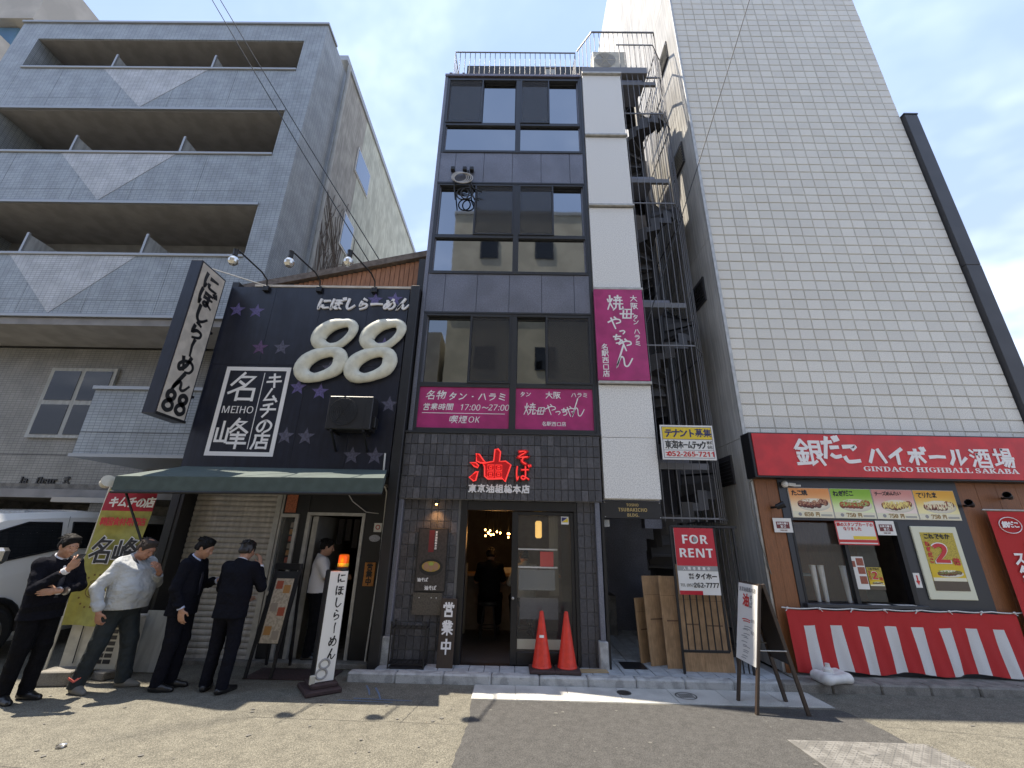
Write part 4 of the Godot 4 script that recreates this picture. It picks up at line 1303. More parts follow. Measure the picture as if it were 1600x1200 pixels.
func ramen_shop() -> void:
	var th := thing("ramen_shop", "low black ramen shop with starry sign front, roller shutter and open door", "shop", Vector3(-3.45, 0, -6.9))
	# shell
	part(th, "side_wall", bx(-5.2, -5.08, 0.0, 6.0, -12.0, -6.6), mats.black_paint)
	part(th, "side_wall", bx(-1.86, -1.74, 0.0, 6.6, -12.0, -6.66), mats.black_paint)
	part(th, "back_wall", bx(-5.2, -1.74, 0, 6, -12.1, -12), mats.interior_dark)
	part(th, "ceiling", bx(-5.07, -1.87, 2.42, 2.55, -12.0, -6.56), mats.interior_dark)
	part(th, "inner_wall", bx(-3.66, -3.6, 0.05, 2.42, -12, -6.96), mats.interior_dark)
	part(th, "end_post", bx(-1.9, -1.745, 0.0, 5.9, -6.658, -6.46, 0.01), mats.black_paint)
	# sheet roof, gable siding behind the sign
	var g := Geo.new()
	g.beam(Vector3(-3.4, 6.42, -9.4), Vector3(-3.4, 6.42, -6.7), 0.01, 0.01)
	var roof := Geo.new()
	var a0 := Vector3(-5.25, 6.0, 0); var a1 := Vector3(-1.72, 7.0, 0)
	roof.prism(PackedVector2Array([Vector2(-5.25, 5.95), Vector2(-1.75, 6.8), Vector2(-1.75, 6.93), Vector2(-5.25, 6.08)]), Vector3(0, 0, -6.82), Vector3.RIGHT, Vector3.UP, 5.2)
	part(th, "roof", roof, mats.rust_trim)
	var bw := 0.09
	var x := -5.07
	while x < -1.9:
		var top := 5.93 + (x + 5.25) / 3.5 * 0.85
		part(th, "siding_board", bx(x + 0.004, x + bw - 0.004, 5.5, top, -6.95, -6.9 + (0.004 if int(x * 100) % 2 else 0.0)), mats.orange_siding)
		x += bw
	part(th, "siding_backing", bx(-5.05, -1.9, 5.4, 5.93, -7.0, -6.955), mats.rust_trim)
	# sign panels
	part(th, "sign_core", bx(-5.1, -1.93, 2.55, 5.82, -6.62, -6.512), mats.black_paint)
	var xs := [-5.12, -4.3, -3.46, -2.62, -1.92]
	for i in 4:
		for h in [[2.56, 4.342], [4.348, 5.84]]:
			part(th, "sign_panel", bx(xs[i] + 0.002, xs[i + 1] - 0.002, h[0], h[1], -6.515, -6.5), mats.navy_panel)
	part(th, "sign_trim", bx(-4.7, -1.9, 5.845, 5.885, -6.6, -6.485), mats.cream_board)
	var stars := [[-4.906, 5.374, 0], [-4.564, 5.355, 0], [-4.351, 4.658, 2], [-3.982, 4.665, 1], [-3.563, 3.96, 0], [-3.194, 3.89, 0], [-2.518, 5.61, 0], [-2.171, 5.63, 0], [-3.609, 3.15, 1], [-3.285, 3.146, 1], [-2.519, 2.86, 1], [-2.162, 2.86, 1], [-2.042, 3.693, 1], [-2.253, 4.74, 0], [-3.1, 4.3, 1]]
	for s in stars:
		part(th, "star", star(s[0], s[1], 0.145, -6.496), [mats.star_purple, mats.star_faded, mats.star_violet][s[2]])
	letters(th, "raised_letter", mats.white_ink, "にぼしらーめん", Vector3(-3.53, 5.62, -6.5), 0.235, 0.042, Vector3.RIGHT, Vector3.UP, Vector2(0.98, 0.012), 0.03, 0.3, 1.0, 0.18)
	part(th, "number_eight", eight(-3.195, 4.62), mats.white_puff)
	part(th, "number_eight", eight(-2.375, 4.63), mats.white_puff)
	# framed emblem
	g = Geo.new()
	for q in [[-4.81, -4.745, 2.82, 4.3], [-3.805, -3.74, 2.82, 4.3], [-4.744, -3.806, 2.82, 2.885], [-4.744, -3.806, 4.235, 4.3]]:
		g.span(q[0], q[1], q[2], q[3], -6.5, -6.494)
	g.span(-4.165, -4.155, 2.93, 4.2, -6.5, -6.495)
	ink(g, "名", Vector3(-4.71, 4.2, -6.498), 0.5, 0.045, Vector3.RIGHT, Vector3.UP, Vector2(1, 0), 0.004, 0.0, 1.04)
	ink(g, "峰", Vector3(-4.72, 3.43, -6.498), 0.5, 0.04, Vector3.RIGHT, Vector3.UP, Vector2(1, 0), 0.004, 0.0, 1.06)
	ink(g, "キムチの店", Vector3(-4.12, 4.2, -6.498), 0.265, 0.035, Vector3.RIGHT, Vector3.UP, Vector2(0, -0.955), 0.004, 0.0, 1.08)
	part(th, "emblem", g, mats.white_ink)
	latin(th, "emblem_lettering", "MEIHO", Vector3(-4.46, 3.56, -6.494), 0.118, mats.white_ink, 0.004, false, false)
	# lower front
	part(th, "front_wall", bx(-3.32, -3.2, 0.05, 2.42, -6.95, -6.85), mats.black_paint)
	part(th, "front_wall", bx(-3.61, -2.3, 2.0, 2.42, -6.96, -6.86), mats.black_paint)
	part(th, "front_wall", bx(-2.31, -1.86, 0.05, 2.42, -6.95, -6.85), mats.black_paint)
	part(th, "front_wall", bx(-5.19, -5.02, 0.0, 2.6, -6.95, -6.61), mats.black_paint)
	part(th, "sign_soffit", bx(-5.1, -1.9, 2.44, 2.54, -6.86, -6.52), mats.black_paint)
	# roller shutter, slat by slat
	var sl := Geo.new()
	sl.prism(PackedVector2Array([Vector2(0, 0), Vector2(0.016, 0.012), Vector2(0.02, 0.04), Vector2(0.016, 0.068), Vector2(0, 0.078)]), Vector3(-0.68, 0, 0), Vector3.BACK, Vector3.UP, 0.0)
	sl = Geo.new()
	var prof := [Vector2(0, 0.002), Vector2(0.014, 0.012), Vector2(0.02, 0.038), Vector2(0.014, 0.064), Vector2(0, 0.076)]
	for i in 4:
		sl.quad(Vector3(-0.7, prof[i].y, prof[i].x), Vector3(0.7, prof[i].y, prof[i].x), Vector3(0.7, prof[i + 1].y, prof[i + 1].x), Vector3(-0.7, prof[i + 1].y, prof[i + 1].x), Vector3.BACK)
	var slm := sl.mesh()
	part(th, "shutter_backing", bx(-5.02, -3.62, 0.05, 2.42, -6.93, -6.9), mats.shutter)
	for i in 30:
		piece(th, "shutter_slat", slm, mats.shutter, Vector3(-4.31, 0.09 + i * 0.0775, -6.89))
	part(th, "shutter_bottom_bar", bx(-5.0, -3.62, 0.05, 0.09, -6.9, -6.86), mats.shutter)
	part(th, "shutter_guide", bx(-3.72, -3.64, 0.05, 2.42, -6.9, -6.84), mats.aluminium)
	part(th, "shutter_guide", bx(-3.63, -3.6, 0.05, 2.42, -6.9, -6.85), mats.aluminium)
	# show window with pale frame
	var sw := part(th, "show_window", bx(-3.375, -3.325, 0.06, 2.0, -6.88, -6.82), mats.aluminium)
	part(sw, "frame_top", bx(-3.6, -3.376, 1.95, 2.0, -6.88, -6.82), mats.aluminium)
	part(sw, "frame_bar", bx(-3.6, -3.376, 0.86, 0.92, -6.88, -6.82), mats.aluminium)
	part(sw, "glass", sheet(-3.6, -3.376, 0.92, 1.95, -6.855), mats.clear_glass)
	part(sw, "lower_panel", bx(-3.6, -3.376, 0.06, 0.86, -6.88, -6.86), mats.black_paint)
	rng.seed = 9
	for i in 9:
		var cy := 1.0 + i * 0.1
		part(sw, "photo_card", bx(-3.46, -3.39, cy, cy + 0.075, -6.9, -6.894), mat("card%d" % (i % 3), [lin(0.35, 0.08, 0.04), lin(0.4, 0.2, 0.06), lin(0.3, 0.25, 0.2)][i % 3], 0.6))
	part(th, "photo_poster", bx(-3.57, -3.4, 2.02, 2.32, -6.855, -6.845), mat("meat_poster", lin(0.42, 0.13, 0.06), 0.6, {"tex": "blot", "scale": 4.0}))
	# door frame
	var df := part(th, "door_frame", bx(-3.2, -3.15, 0.05, 2.03, -6.9, -6.83), mats.aluminium)
	part(df, "jamb", bx(-2.345, -2.3, 0.05, 2.03, -6.9, -6.83), mats.aluminium)
	part(df, "head", bx(-3.149, -2.346, 1.985, 2.03, -6.9, -6.83), mats.aluminium)
	part(th, "side_partition", bx(-3.14, -3.1, 0.05, 1.98, -8.2, -7.0), mats.balcony_wall)
	part(th, "sliding_door", bx(-3.13, -3.05, 0.06, 1.97, -6.93, -6.905), mats.aluminium)
	rng.seed = 5
	for i in 5:
		part(th, "hanging_cloth", bx(-2.95 + i * 0.13, -2.86 + i * 0.13, 1.45 + rng.randf() * 0.2, 1.96, -7.5, -7.49), mat("noren", lin(0.05, 0.045, 0.045), 0.9))
	part(th, "door_step", bx(-3.3, -1.95, 0.0, 0.07, -6.85, -6.66, 0.01), mats.old_concrete)
	# papers and plates by the door
	var s1 := part(th, "sticker", bx(-2.15, -2.03, 1.76, 1.89, -6.85, -6.846), mats.white_paint)
	var gg := Geo.new()
	gg.tube(ring(Vector3(-2.09, 1.83, -6.845), 0.03, 14), 0.006, 4, true)
	part(s1, "print", gg, mats.red_ink)
	var s2 := Geo.new()
	s2.prism(oval(-2.12, 1.67, 0.085, 0.05), Vector3(0, 0, -6.846), Vector3.RIGHT, Vector3.UP, 0.003)
	part(th, "oval_sticker", s2, mat("pale_blue_paper", lin(0.45, 0.47, 0.55), 0.6, {"tex": "blot", "scale": 8.0}))
	g = Geo.new()
	g.tube([Vector3(-2.62, 2.42, -6.6), Vector3(-2.5, 2.2, -6.75), Vector3(-2.3, 2.05, -6.83), Vector3(-2.1, 2.03, -6.83)], 0.008, 6)
	part(th, "cable", g, mats.grey_cable)
	g = Geo.new()
	g.tube([Vector3(-2.0, 2.9, -6.47), Vector3(-1.99, 2.5, -6.47), Vector3(-2.0, 2.35, -6.8), Vector3(-1.99, 1.4, -6.82), Vector3(-2.03, 0.05, -6.8)], 0.014, 8)
	part(th, "drain_hose", g, mats.white_plastic)
	# awning
	var aw := thing("awning", "dark green awning sloping over the ramen shop's front", "awning", Vector3(-3.4, 2.5, -6.1))
	g = Geo.new()
	var A := Vector3(-5.05, 2.65, -6.49); var B := Vector3(-1.95, 2.65, -6.49); var C := Vector3(-1.74, 2.43, -5.7); var D := Vector3(-5.32, 2.39, -5.7)
	for i in 8:
		var t0 := i / 8.0; var t1 := (i + 1) / 8.0
		var sag := 0.012
		var p0 := A.lerp(B, t0); var p1 := A.lerp(B, t1); var q1 := D.lerp(C, t1); var q0 := D.lerp(C, t0)
		var m0 := (p0 + q0) / 2 - Vector3.UP * sag * (i % 2); var m1 := (p1 + q1) / 2 - Vector3.UP * sag * ((i + 1) % 2)
		g.quad(p0, p1, m1, m0, Vector3.UP); g.quad(m0, m1, q1, q0, Vector3.UP)
	part(aw, "canopy", g, mats.awning_green)
	g = Geo.new()
	var dn := Vector3(0, -0.2, 0)
	g.quad(D, C, C + dn, D + dn, Vector3.BACK)
	g.quad(A, D, D + dn, A + Vector3(0, -0.14, 0), Vector3.LEFT)
	g.quad(B, C, C + dn, B + Vector3(0, -0.14, 0), Vector3.RIGHT)
	g.quad(A + Vector3(0, -0.03, 0), B + Vector3(0, -0.03, 0), C + Vector3(0, -0.03, 0), D + Vector3(0, -0.03, 0), Vector3.DOWN)
	part(aw, "valance", g, mats.awning_green)
	g = Geo.new()
	g.tube([D + dn * 1.03, C + dn * 1.03], 0.018, 8)
	part(aw, "front_bar", g, mats.black_metal)
	for xx in [-5.0, -3.4, -1.98]:
		g = Geo.new()
		g.beam(Vector3(xx, 2.3, -6.5), Vector3(xx, 2.3, -5.75), 0.03, 0.03)
		part(aw, "arm", g, mats.black_metal)
	g = Geo.new()
	g.lathe([Vector2(0, -0.07), Vector2(0.055, -0.07), Vector2(0.065, -0.05), Vector2(0.065, 0.04), Vector2(0.08, 0.045), Vector2(0.08, 0.055), Vector2(0, 0.06)], Vector3(-5.46, 2.31, -5.75), 18, Basis(Vector3.FORWARD, 1.2) * Basis(Vector3.RIGHT, 0.5))
	part(aw, "roller_end", g, mats.beige_plastic)
	# projecting sign
	var ps := thing("projecting_sign", "tall cream sign with black brush letters projecting from the ramen shop", "sign", Vector3(-5.2, 3.3, -6.1))
	part(ps, "box", bx(-5.36, -5.17, 3.29, 5.9, -6.4, -5.8, 0.008), mats.navy_panel)
	part(ps, "face", bx(-5.172, -5.16, 3.33, 5.86, -6.36, -5.83), mats.cream_board)
	part(ps, "frame", bx(-5.172, -5.155, 3.29, 3.328, -6.4, -5.8), mats.black_metal)
	for q in [4.9, 3.75]:
		g = Geo.new()
		g.beam(Vector3(-5.24, q, -6.5), Vector3(-5.24, q, -6.38), 0.04, 0.04)
		part(ps, "bracket", g, mats.black_metal)
	g = Geo.new()
	# on the face, u runs to the back of the street (-z)
	letters(ps, "letter", mats.black_ink, "にぼしら|めん", Vector3(-5.16, 5.78, -5.9), 0.31, 0.07, Vector3.FORWARD, Vector3.UP, Vector2(0, -0.945), 0.002, 0.45, 1.22)
	letters(ps, "numeral", mats.black_ink, "88", Vector3(-5.16, 3.7, -5.86), 0.32, 0.075, Vector3.FORWARD, Vector3.UP, Vector2(1.02, 0), 0.002, 0.2, 0.74)
	g = Geo.new()
	g.tube([Vector3(-5.25, 5.9, -6.0), Vector3(-4.45, 5.84, -6.48)], 0.01, 6)
	part(ps, "guy_wire", g, mats.white_plastic)
	# gooseneck lamps above the sign
	var at := [[-4.474, 5.86, -4.6, 5.85], [-3.526, 5.86, -3.69, 5.83], [-2.546, 5.86, -2.74, 5.86]]
	var lb := ["nearest the projecting sign", "in the middle of the three", "above the second figure eight"]
	for i in 3:
		var q = at[i]
		var lp := thing("sign_lamp", "bare reflector bulb on a long black arm, " + lb[i], "lamp", Vector3(q[0], q[1], -6.5), "lamps over the black sign")
		var hd := Vector3(q[2], q[3], -5.72)
		g = Geo.new()
		g.tube([Vector3(q[0], 5.8, -6.48), Vector3(q[0], 5.95, -6.44), Vector3(q[0] - 0.03, 6.02, -6.3), hd + Vector3(0.02, 0.2, -0.06), hd + Vector3(0, 0.19, 0.0)], 0.014, 8)
		part(lp, "arm", g, mats.black_metal)
		g = Geo.new()
		g.lathe([Vector2(0.03, 0.0), Vector2(0.04, 0.02), Vector2(0.036, 0.1), Vector2(0.042, 0.14), Vector2(0.0, 0.15)], hd + Vector3(0, 0.05, 0), 14)
		part(lp, "socket", g, mats.black_metal)
		g = Geo.new()
		g.lathe([Vector2(0, -0.1), Vector2(0.045, -0.092), Vector2(0.075, -0.055), Vector2(0.08, -0.01), Vector2(0.06, 0.035), Vector2(0.032, 0.06)], hd, 18)
		part(lp, "bulb", g, mats.bulb_glass)
		part(lp, "bracket", bx(q[0] - 0.05, q[0] + 0.05, 5.74, 5.84, -6.5, -6.44, 0.006), mats.black_metal)
	# wall mounted outdoor unit
	air_unit(thing("air_conditioner_unit", "black outdoor air conditioner unit hung on the starry sign", "air conditioner", Vector3(-2.52, 3.2, -6.3), "outdoor units"), Vector3(-2.53, 3.2, -6.32), Vector3(0.68, 0.52, 0.28), mats.black_paint, mats.charcoal_frame, true)

func ring(c: Vector3, r: float, n: int) -> Array:
	var p := []
	for i in n: p.append(c + Vector3(cos(TAU * i / n), sin(TAU * i / n), 0) * r)
	return p

func oval(cx: float, cy: float, rx: float, ry: float, n := 20) -> PackedVector2Array:
	var p := PackedVector2Array()
	for i in n: p.append(Vector2(cx + cos(TAU * i / n) * rx, cy + sin(TAU * i / n) * ry))
	return p

# an outdoor unit standing on AT (bottom centre), fan side towards +z
func air_unit(th: Node3D, at: Vector3, s: Vector3, body: Material, dark: Material, brackets := false) -> void:
	part(th, "casing", bx(at.x - s.x / 2, at.x + s.x / 2, at.y, at.y + s.y, at.z - s.z / 2, at.z + s.z / 2, 0.012), body)
	var zf := at.z + s.z / 2
	var fc := Vector3(at.x - s.x * 0.14, at.y + s.y * 0.52, zf + 0.004)
	var g := Geo.new()
	g.prism(oval(fc.x, fc.y, s.y * 0.4, s.y * 0.4, 28), Vector3(0, 0, zf + 0.003), Vector3.RIGHT, Vector3.UP, 0.0)
	part(th, "fan_opening", g, dark)
	g = Geo.new()
	for i in 7:
		g.tube(ring(fc + Vector3(0, 0, 0.008), s.y * (0.06 + 0.057 * i), 24), 0.0035, 4, true)
	for i in 6:
		var a := TAU * i / 6
		g.beam(fc + Vector3(0, 0, 0.006), fc + Vector3(cos(a), sin(a), 0) * s.y * 0.41 + Vector3(0, 0, 0.006), 0.006, 0.006)
	part(th, "fan_grille", g, body)
	g = Geo.new()
	g.span(at.x + s.x * 0.34, at.x + s.x * 0.345, at.y + 0.01, at.y + s.y - 0.01, zf, zf + 0.003)
	part(th, "cover_seam", g, dark)
	part(th, "valve_cover", bx(at.x + s.x / 2, at.x + s.x / 2 + 0.045, at.y + 0.05, at.y + 0.22, at.z - 0.08, at.z + 0.06, 0.006), body)
	for sx in [-1.0, 1.0]:
		if brackets:
			g = Geo.new()
			var bxp: float = at.x + sx * s.x * 0.36
			g.beam(Vector3(bxp, at.y - 0.02, at.z - s.z / 2 - 0.06), Vector3(bxp, at.y - 0.02, zf), 0.03, 0.03)
			g.beam(Vector3(bxp, at.y - 0.28, at.z - s.z / 2 - 0.04), Vector3(bxp, at.y - 0.03, zf - 0.04), 0.025, 0.025)
			part(th, "bracket", g, mats.black_metal)
		else:
			part(th, "foot", bx(at.x + sx * s.x * 0.36 - 0.03, at.x + sx * s.x * 0.36 + 0.03, at.y - 0.05, at.y - 0.001, at.z - s.z / 2 + 0.01, zf - 0.01), dark)

# ---------------------------------------------------------------- slim dark building in the middle
func sash(th: Node3D, called: String, x0: float, x1: float, y0: float, y1: float, z: float, fr: float, pane: Material) -> void:
	var s := part(th, called, bx(x0, x0 + fr, y0, y1, z - 0.03, z, 0.003), mats.charcoal_frame)
	part(s, "stile", bx(x1 - fr, x1, y0, y1, z - 0.03, z, 0.003), mats.charcoal_frame)
	part(s, "rail", bx(x0 + fr, x1 - fr, y0, y0 + fr, z - 0.03, z - 0.001, 0.003), mats.charcoal_frame)
	part(s, "rail", bx(x0 + fr, x1 - fr, y1 - fr, y1, z - 0.03, z - 0.001, 0.003), mats.charcoal_frame)
	part(s, "pane", bx(x0 + fr, x1 - fr, y0 + fr, y1 - fr, z - 0.018, z - 0.012), pane)

func dark_building() -> void:
	var th := thing("slim_building", "slim charcoal building with dark windows, pink restaurant signs and brick tiled ground floor", "building", Vector3(0.2, 0, -6.7))
	var F := -6.62
	var xl := -1.70
	var xr := 1.33
	part(th, "side_wall", bx(xl, xl + 0.12, 0.0, 11.55, -13.0, F - 0.02), mats.charcoal_panel)
	part(th, "side_wall", bx(xr - 0.1, xr, 2.3, 11.55, -13.0, F - 0.02), mats.charcoal_panel)
	part(th, "rear_wall", bx(xl, 2.2, 0, 11.55, -13.1, -13.0), mats.charcoal_panel)
	for y in [2.95, 5.75, 8.7, 11.5]:
		part(th, "floor_slab", bx(xl + 0.12, xr - 0.1, y - 0.1, y + 0.08, -13.0, F - 0.14), mats.interior_mid)
	for y in [[3.03, 5.65], [5.83, 8.6], [8.78, 11.4]]:
		part(th, "room_wall", bx(xl + 0.12, xr - 0.1, y[0], y[1], -10.6, -10.5), mats.interior_mid)
	# corner trims
	part(th, "corner_trim", bx(xl - 0.02, xl + 0.045, 3.22, 11.5, F - 0.1, F + 0.03, 0.004), mats.charcoal_panel)
	part(th, "corner_trim", bx(xr - 0.04, xr + 0.015, 3.22, 11.5, F - 0.1, F + 0.03, 0.004), mats.charcoal_frame)
	# spandrel panels
	for y in [[5.46, 6.25], [8.41, 9.2]]:
		var xs := [-1.655, -1.33, -0.745, -0.16, 0.425, 1.01, 1.29]
		for i in 6:
			part(th, "spandrel_panel", bx(xs[i] + 0.003, xs[i + 1] - 0.003, y[0], y[1], F - 0.06, F + 0.012, 0.003), mats.charcoal_panel)
		part(th, "spandrel_core", bx(xl + 0.1, xr - 0.06, y[0] - 0.02, y[1] + 0.02, F - 0.16, F - 0.055), mats.black_metal)
		part(th, "flashing", bx(-1.66, 1.295, y[0] - 0.035, y[0] - 0.002, F - 0.1, F + 0.03), mats.charcoal_frame)
	# window bands: outer frame, middle mullion, transom, sliding sashes above and fixed lights below
	var bands := [
		{"y": [9.2, 10.02, 11.42], "s": [[-1.63, -0.84, 1], [-0.86, -0.11, 0], [-0.02, 0.62, 1], [0.59, 1.275, 0]], "low": mats.mirror_glass},
		{"y": [6.25, 7.1, 8.39], "s": [[-1.63, -0.86, 0], [-0.89, -0.11, 1], [-0.02, 0.67, 1], [0.64, 1.275, 0]], "low": mats.mirror_glass},
		{"y": [3.29, 4.09, 5.44], "s": [[-1.63, -0.8, 2], [-0.83, -0.11, 3], [-0.02, 0.52, 2], [0.49, 1.275, 3]], "low": null}]
	for b in bands:
		var y0: float = b.y[0]; var y1: float = b.y[1]; var y2: float = b.y[2]
		var fr := part(th, "window_frame", bx(-1.655, -1.6, y0, y2, F - 0.12, F + 0.02, 0.004), mats.charcoal_frame)
		part(fr, "jamb", bx(1.255, 1.29, y0, y2, F - 0.12, F + 0.02, 0.004), mats.charcoal_frame)
		part(fr, "sill", bx(-1.6, 1.255, y0, y0 + 0.06, F - 0.12, F + 0.03, 0.004), mats.charcoal_frame)
		part(fr, "head", bx(-1.6, 1.255, y2 - 0.06, y2, F - 0.12, F + 0.02, 0.004), mats.charcoal_frame)
		part(fr, "mullion", bx(-0.115, -0.01, y0 + 0.06, y2 - 0.06, F - 0.12, F + 0.018, 0.004), mats.charcoal_frame)
		part(fr, "transom", bx(-1.6, -0.116, y1 - 0.04, y1 + 0.04, F - 0.12, F + 0.014, 0.004), mats.charcoal_frame)
		part(fr, "transom", bx(-0.009, 1.255, y1 - 0.04, y1 + 0.04, F - 0.12, F + 0.014, 0.004), mats.charcoal_frame)
		for s in b.s:
			var back: bool = s[2] == 0 or s[2] == 2
			var pane: Material = mats.mirror_glass if s[2] < 2 else mats.mirror_glass_low
			sash(th, "window_sash", s[0], s[1], y1 + 0.042, y2 - 0.062, F - 0.03 - (0.034 if back else 0.0), 0.035 if not back else 0.028, pane)
			if s[2] == 1 or s[2] == 3:
				sash(th, "fly_screen", s[0] + 0.004, s[1] - 0.004, y1 + 0.03, y2 - 0.05, F + 0.034, 0.03, mats.screen_mesh)
		if b.low:
			part(th, "fixed_pane", bx(-1.598, -0.117, y0 + 0.062, y1 - 0.042, F - 0.05, F - 0.04), b.low)
			part(th, "fixed_pane", bx(-0.008, 1.253, y0 + 0.062, y1 - 0.042, F - 0.05, F - 0.04), b.low)
	# pink sign panes of the first floor
	var m1 := part(th, "pink_sign", bx(-1.6, -0.116, 3.35, 4.05, F - 0.03, F - 0.005), mats.magenta)
	var g := Geo.new()
	var z := F - 0.005
	ink(g, "名物", Vector3(-1.5, 3.99, z), 0.16, 0.018, Vector3.RIGHT, Vector3.UP, Vector2(1.06, 0), 0.001, 0.3, 1.0, 0.15)
	ink(g, "タン・ハラミ", Vector3(-1.12, 3.96, z), 0.135, 0.02, Vector3.RIGHT, Vector3.UP, Vector2(1.2, 0), 0.001, 0.3, 1.0, 0.15)
	ink(g, "営業時間", Vector3(-1.53, 3.765, z), 0.115, 0.013, Vector3.RIGHT, Vector3.UP, Vector2(1.1, 0), 0.001, 0.2, 1.0, 0.15)
	ink(g, "~", Vector3(-0.56, 3.76, z), 0.11, 0.014, Vector3.RIGHT, Vector3.UP, Vector2(1.1, 0), 0.001, 0.2)
	ink(g, "喫煙", Vector3(-1.08, 3.565, z), 0.13, 0.014, Vector3.RIGHT, Vector3.UP, Vector2(1.15, 0), 0.001, 0.2, 1.0, 0.12)
	g.span(-1.53, -0.18, 3.598, 3.608, z, z + 0.001)
	part(m1, "lettering", g, mats.white_ink)
	var sl := Basis(Vector3(1, 0, 0), Vector3(0.16, 1, 0), Vector3(0, 0, 1))
	latin(m1, "lettering", "17:00", Vector3(-0.75, 3.705, z + 0.001), 0.1, mats.white_ink, 0.002, false, false, sl)
	latin(m1, "lettering", "27:00", Vector3(-0.28, 3.71, z + 0.001), 0.1, mats.white_ink, 0.002, false, false, sl)
	latin(m1, "lettering", "OK", Vector3(-0.68, 3.5, z + 0.001), 0.1, mats.white_ink, 0.002, false, false, sl)
	var m2 := part(th, "pink_sign", bx(-0.009, 1.255, 3.35, 4.05, F - 0.03, F - 0.005), mats.magenta)
	g = Geo.new()
	ink(g, "タン", Vector3(0.06, 3.99, z), 0.085, 0.012, Vector3.RIGHT, Vector3.UP, Vector2(1.1, 0), 0.001, 0.2, 1.0, 0.1)
	ink(g, "大阪", Vector3(0.48, 4.0, z), 0.12, 0.015, Vector3.RIGHT, Vector3.UP, Vector2(1.08, 0), 0.001, 0.2)
	ink(g, "ハラミ", Vector3(0.9, 3.99, z), 0.085, 0.012, Vector3.RIGHT, Vector3.UP, Vector2(1.1, 0), 0.001, 0.2, 1.0, 0.1)
	ink(g, "焼", Vector3(0.12, 3.8, z), 0.21, 0.017, Vector3.RIGHT, Vector3.UP, Vector2(0.85, 0), 0.001, 0.3, 0.9, 0.1)
	ink(g, "母", Vector3(0.31, 3.74, z), 0.16, 0.016, Vector3.RIGHT, Vector3.UP, Vector2(0.85, 0), 0.001, 0.3, 1.0, 0.1)
	ink(g, "や", Vector3(0.46, 3.79, z), 0.2, 0.018, Vector3.RIGHT, Vector3.UP, Vector2(0.85, 0), 0.001, 0.3)
	ink(g, "っち", Vector3(0.61, 3.73, z), 0.14, 0.017, Vector3.RIGHT, Vector3.UP, Vector2(0.75, 0), 0.001, 0.3)
	ink(g, "や", Vector3(0.78, 3.76, z), 0.19, 0.018, Vector3.RIGHT, Vector3.UP, Vector2(0.85, 0), 0.001, 0.3)
	ink(g, "ん", Vector3(0.87, 3.91, z), 0.36, 0.018, Vector3.RIGHT, Vector3.UP, Vector2(0.85, 0), 0.001, 0.2, 0.7)
	ink(g, "名駅西口店", Vector3(0.42, 3.49, z), 0.075, 0.008, Vector3.RIGHT, Vector3.UP, Vector2(1.05, 0), 0.001, 0.1)
	part(m2, "lettering", g, mats.white_ink)

	# white column of panels with ledges
	var col := part(th, "column_core", bx(xr + 0.02, 2.19, 2.28, 11.45, -7.6, F), mats.white_siding)
	for h in [[2.30, 3.23], [3.236, 4.11], [5.96, 7.76], [7.82, 9.6], [9.66, 11.47]]:
		part(col, "panel", bx(xr + 0.022, 2.2, h[0], h[1], F, -6.55, 0.004), mats.white_siding)
	for y in [4.12, 5.9, 7.78, 9.62, 11.48]:
		part(col, "ledge", bx(xr + 0.012, 2.215, y, y + 0.05, F, -6.5, 0.006), mats.aluminium)
	var vs := part(th, "pink_banner_sign", bx(xr + 0.01, 2.19, 4.175, 5.9, -6.548, -6.5, 0.004), mats.magenta)
	g = Geo.new()
	z = -6.5
	letters(vs, "letter", mats.white_ink, "焼", Vector3(1.56, 5.78, z), 0.31, 0.032, Vector3.RIGHT, Vector3.UP, Vector2(1, 0), 0.001, 0.3, 0.9)
	letters(vs, "letter", mats.white_ink, "母", Vector3(1.77, 5.52, z), 0.24, 0.03, Vector3.RIGHT, Vector3.UP, Vector2(1, 0), 0.001, 0.3)
	letters(vs, "letter", mats.white_ink, "や", Vector3(1.54, 5.36, z), 0.26, 0.03, Vector3.RIGHT, Vector3.UP, Vector2(1, 0), 0.001, 0.2)
	letters(vs, "letter", mats.white_ink, "っ", Vector3(1.71, 5.16, z), 0.16, 0.026, Vector3.RIGHT, Vector3.UP, Vector2(1, 0), 0.001, 0.2)
	letters(vs, "letter", mats.white_ink, "ち", Vector3(1.6, 5.02, z), 0.19, 0.028, Vector3.RIGHT, Vector3.UP, Vector2(1, 0), 0.001, 0.2)
	letters(vs, "letter", mats.white_ink, "や", Vector3(1.7, 4.94, z), 0.25, 0.03, Vector3.RIGHT, Vector3.UP, Vector2(1, 0), 0.001, 0.2)
	letters(vs, "letter", mats.white_ink, "ん", Vector3(1.6, 4.83, z), 0.46, 0.03, Vector3.RIGHT, Vector3.UP, Vector2(1, 0), 0.001, 0.2, 0.75)
	letters(vs, "letter", mats.white_ink, "大阪", Vector3(1.97, 5.78, z), 0.125, 0.017, Vector3.RIGHT, Vector3.UP, Vector2(0, -1.2), 0.001, 0.2)
	letters(vs, "letter", mats.white_ink, "タン", Vector3(1.99, 5.4, z), 0.1, 0.015, Vector3.RIGHT, Vector3.UP, Vector2(0, -1.0), 0.001, 0.2)
	letters(vs, "letter", mats.white_ink, "ハラミ", Vector3(1.99, 5.12, z), 0.1, 0.015, Vector3.RIGHT, Vector3.UP, Vector2(0, -1.1), 0.001, 0.2)
	letters(vs, "letter", mats.white_ink, "名駅西口店", Vector3(1.42, 4.83, z), 0.115, 0.015, Vector3.RIGHT, Vector3.UP, Vector2(0, -1.05), 0.001, 0.2)

	# eave of sheet metal with standing seams, roof edge and railing
	g = Geo.new()
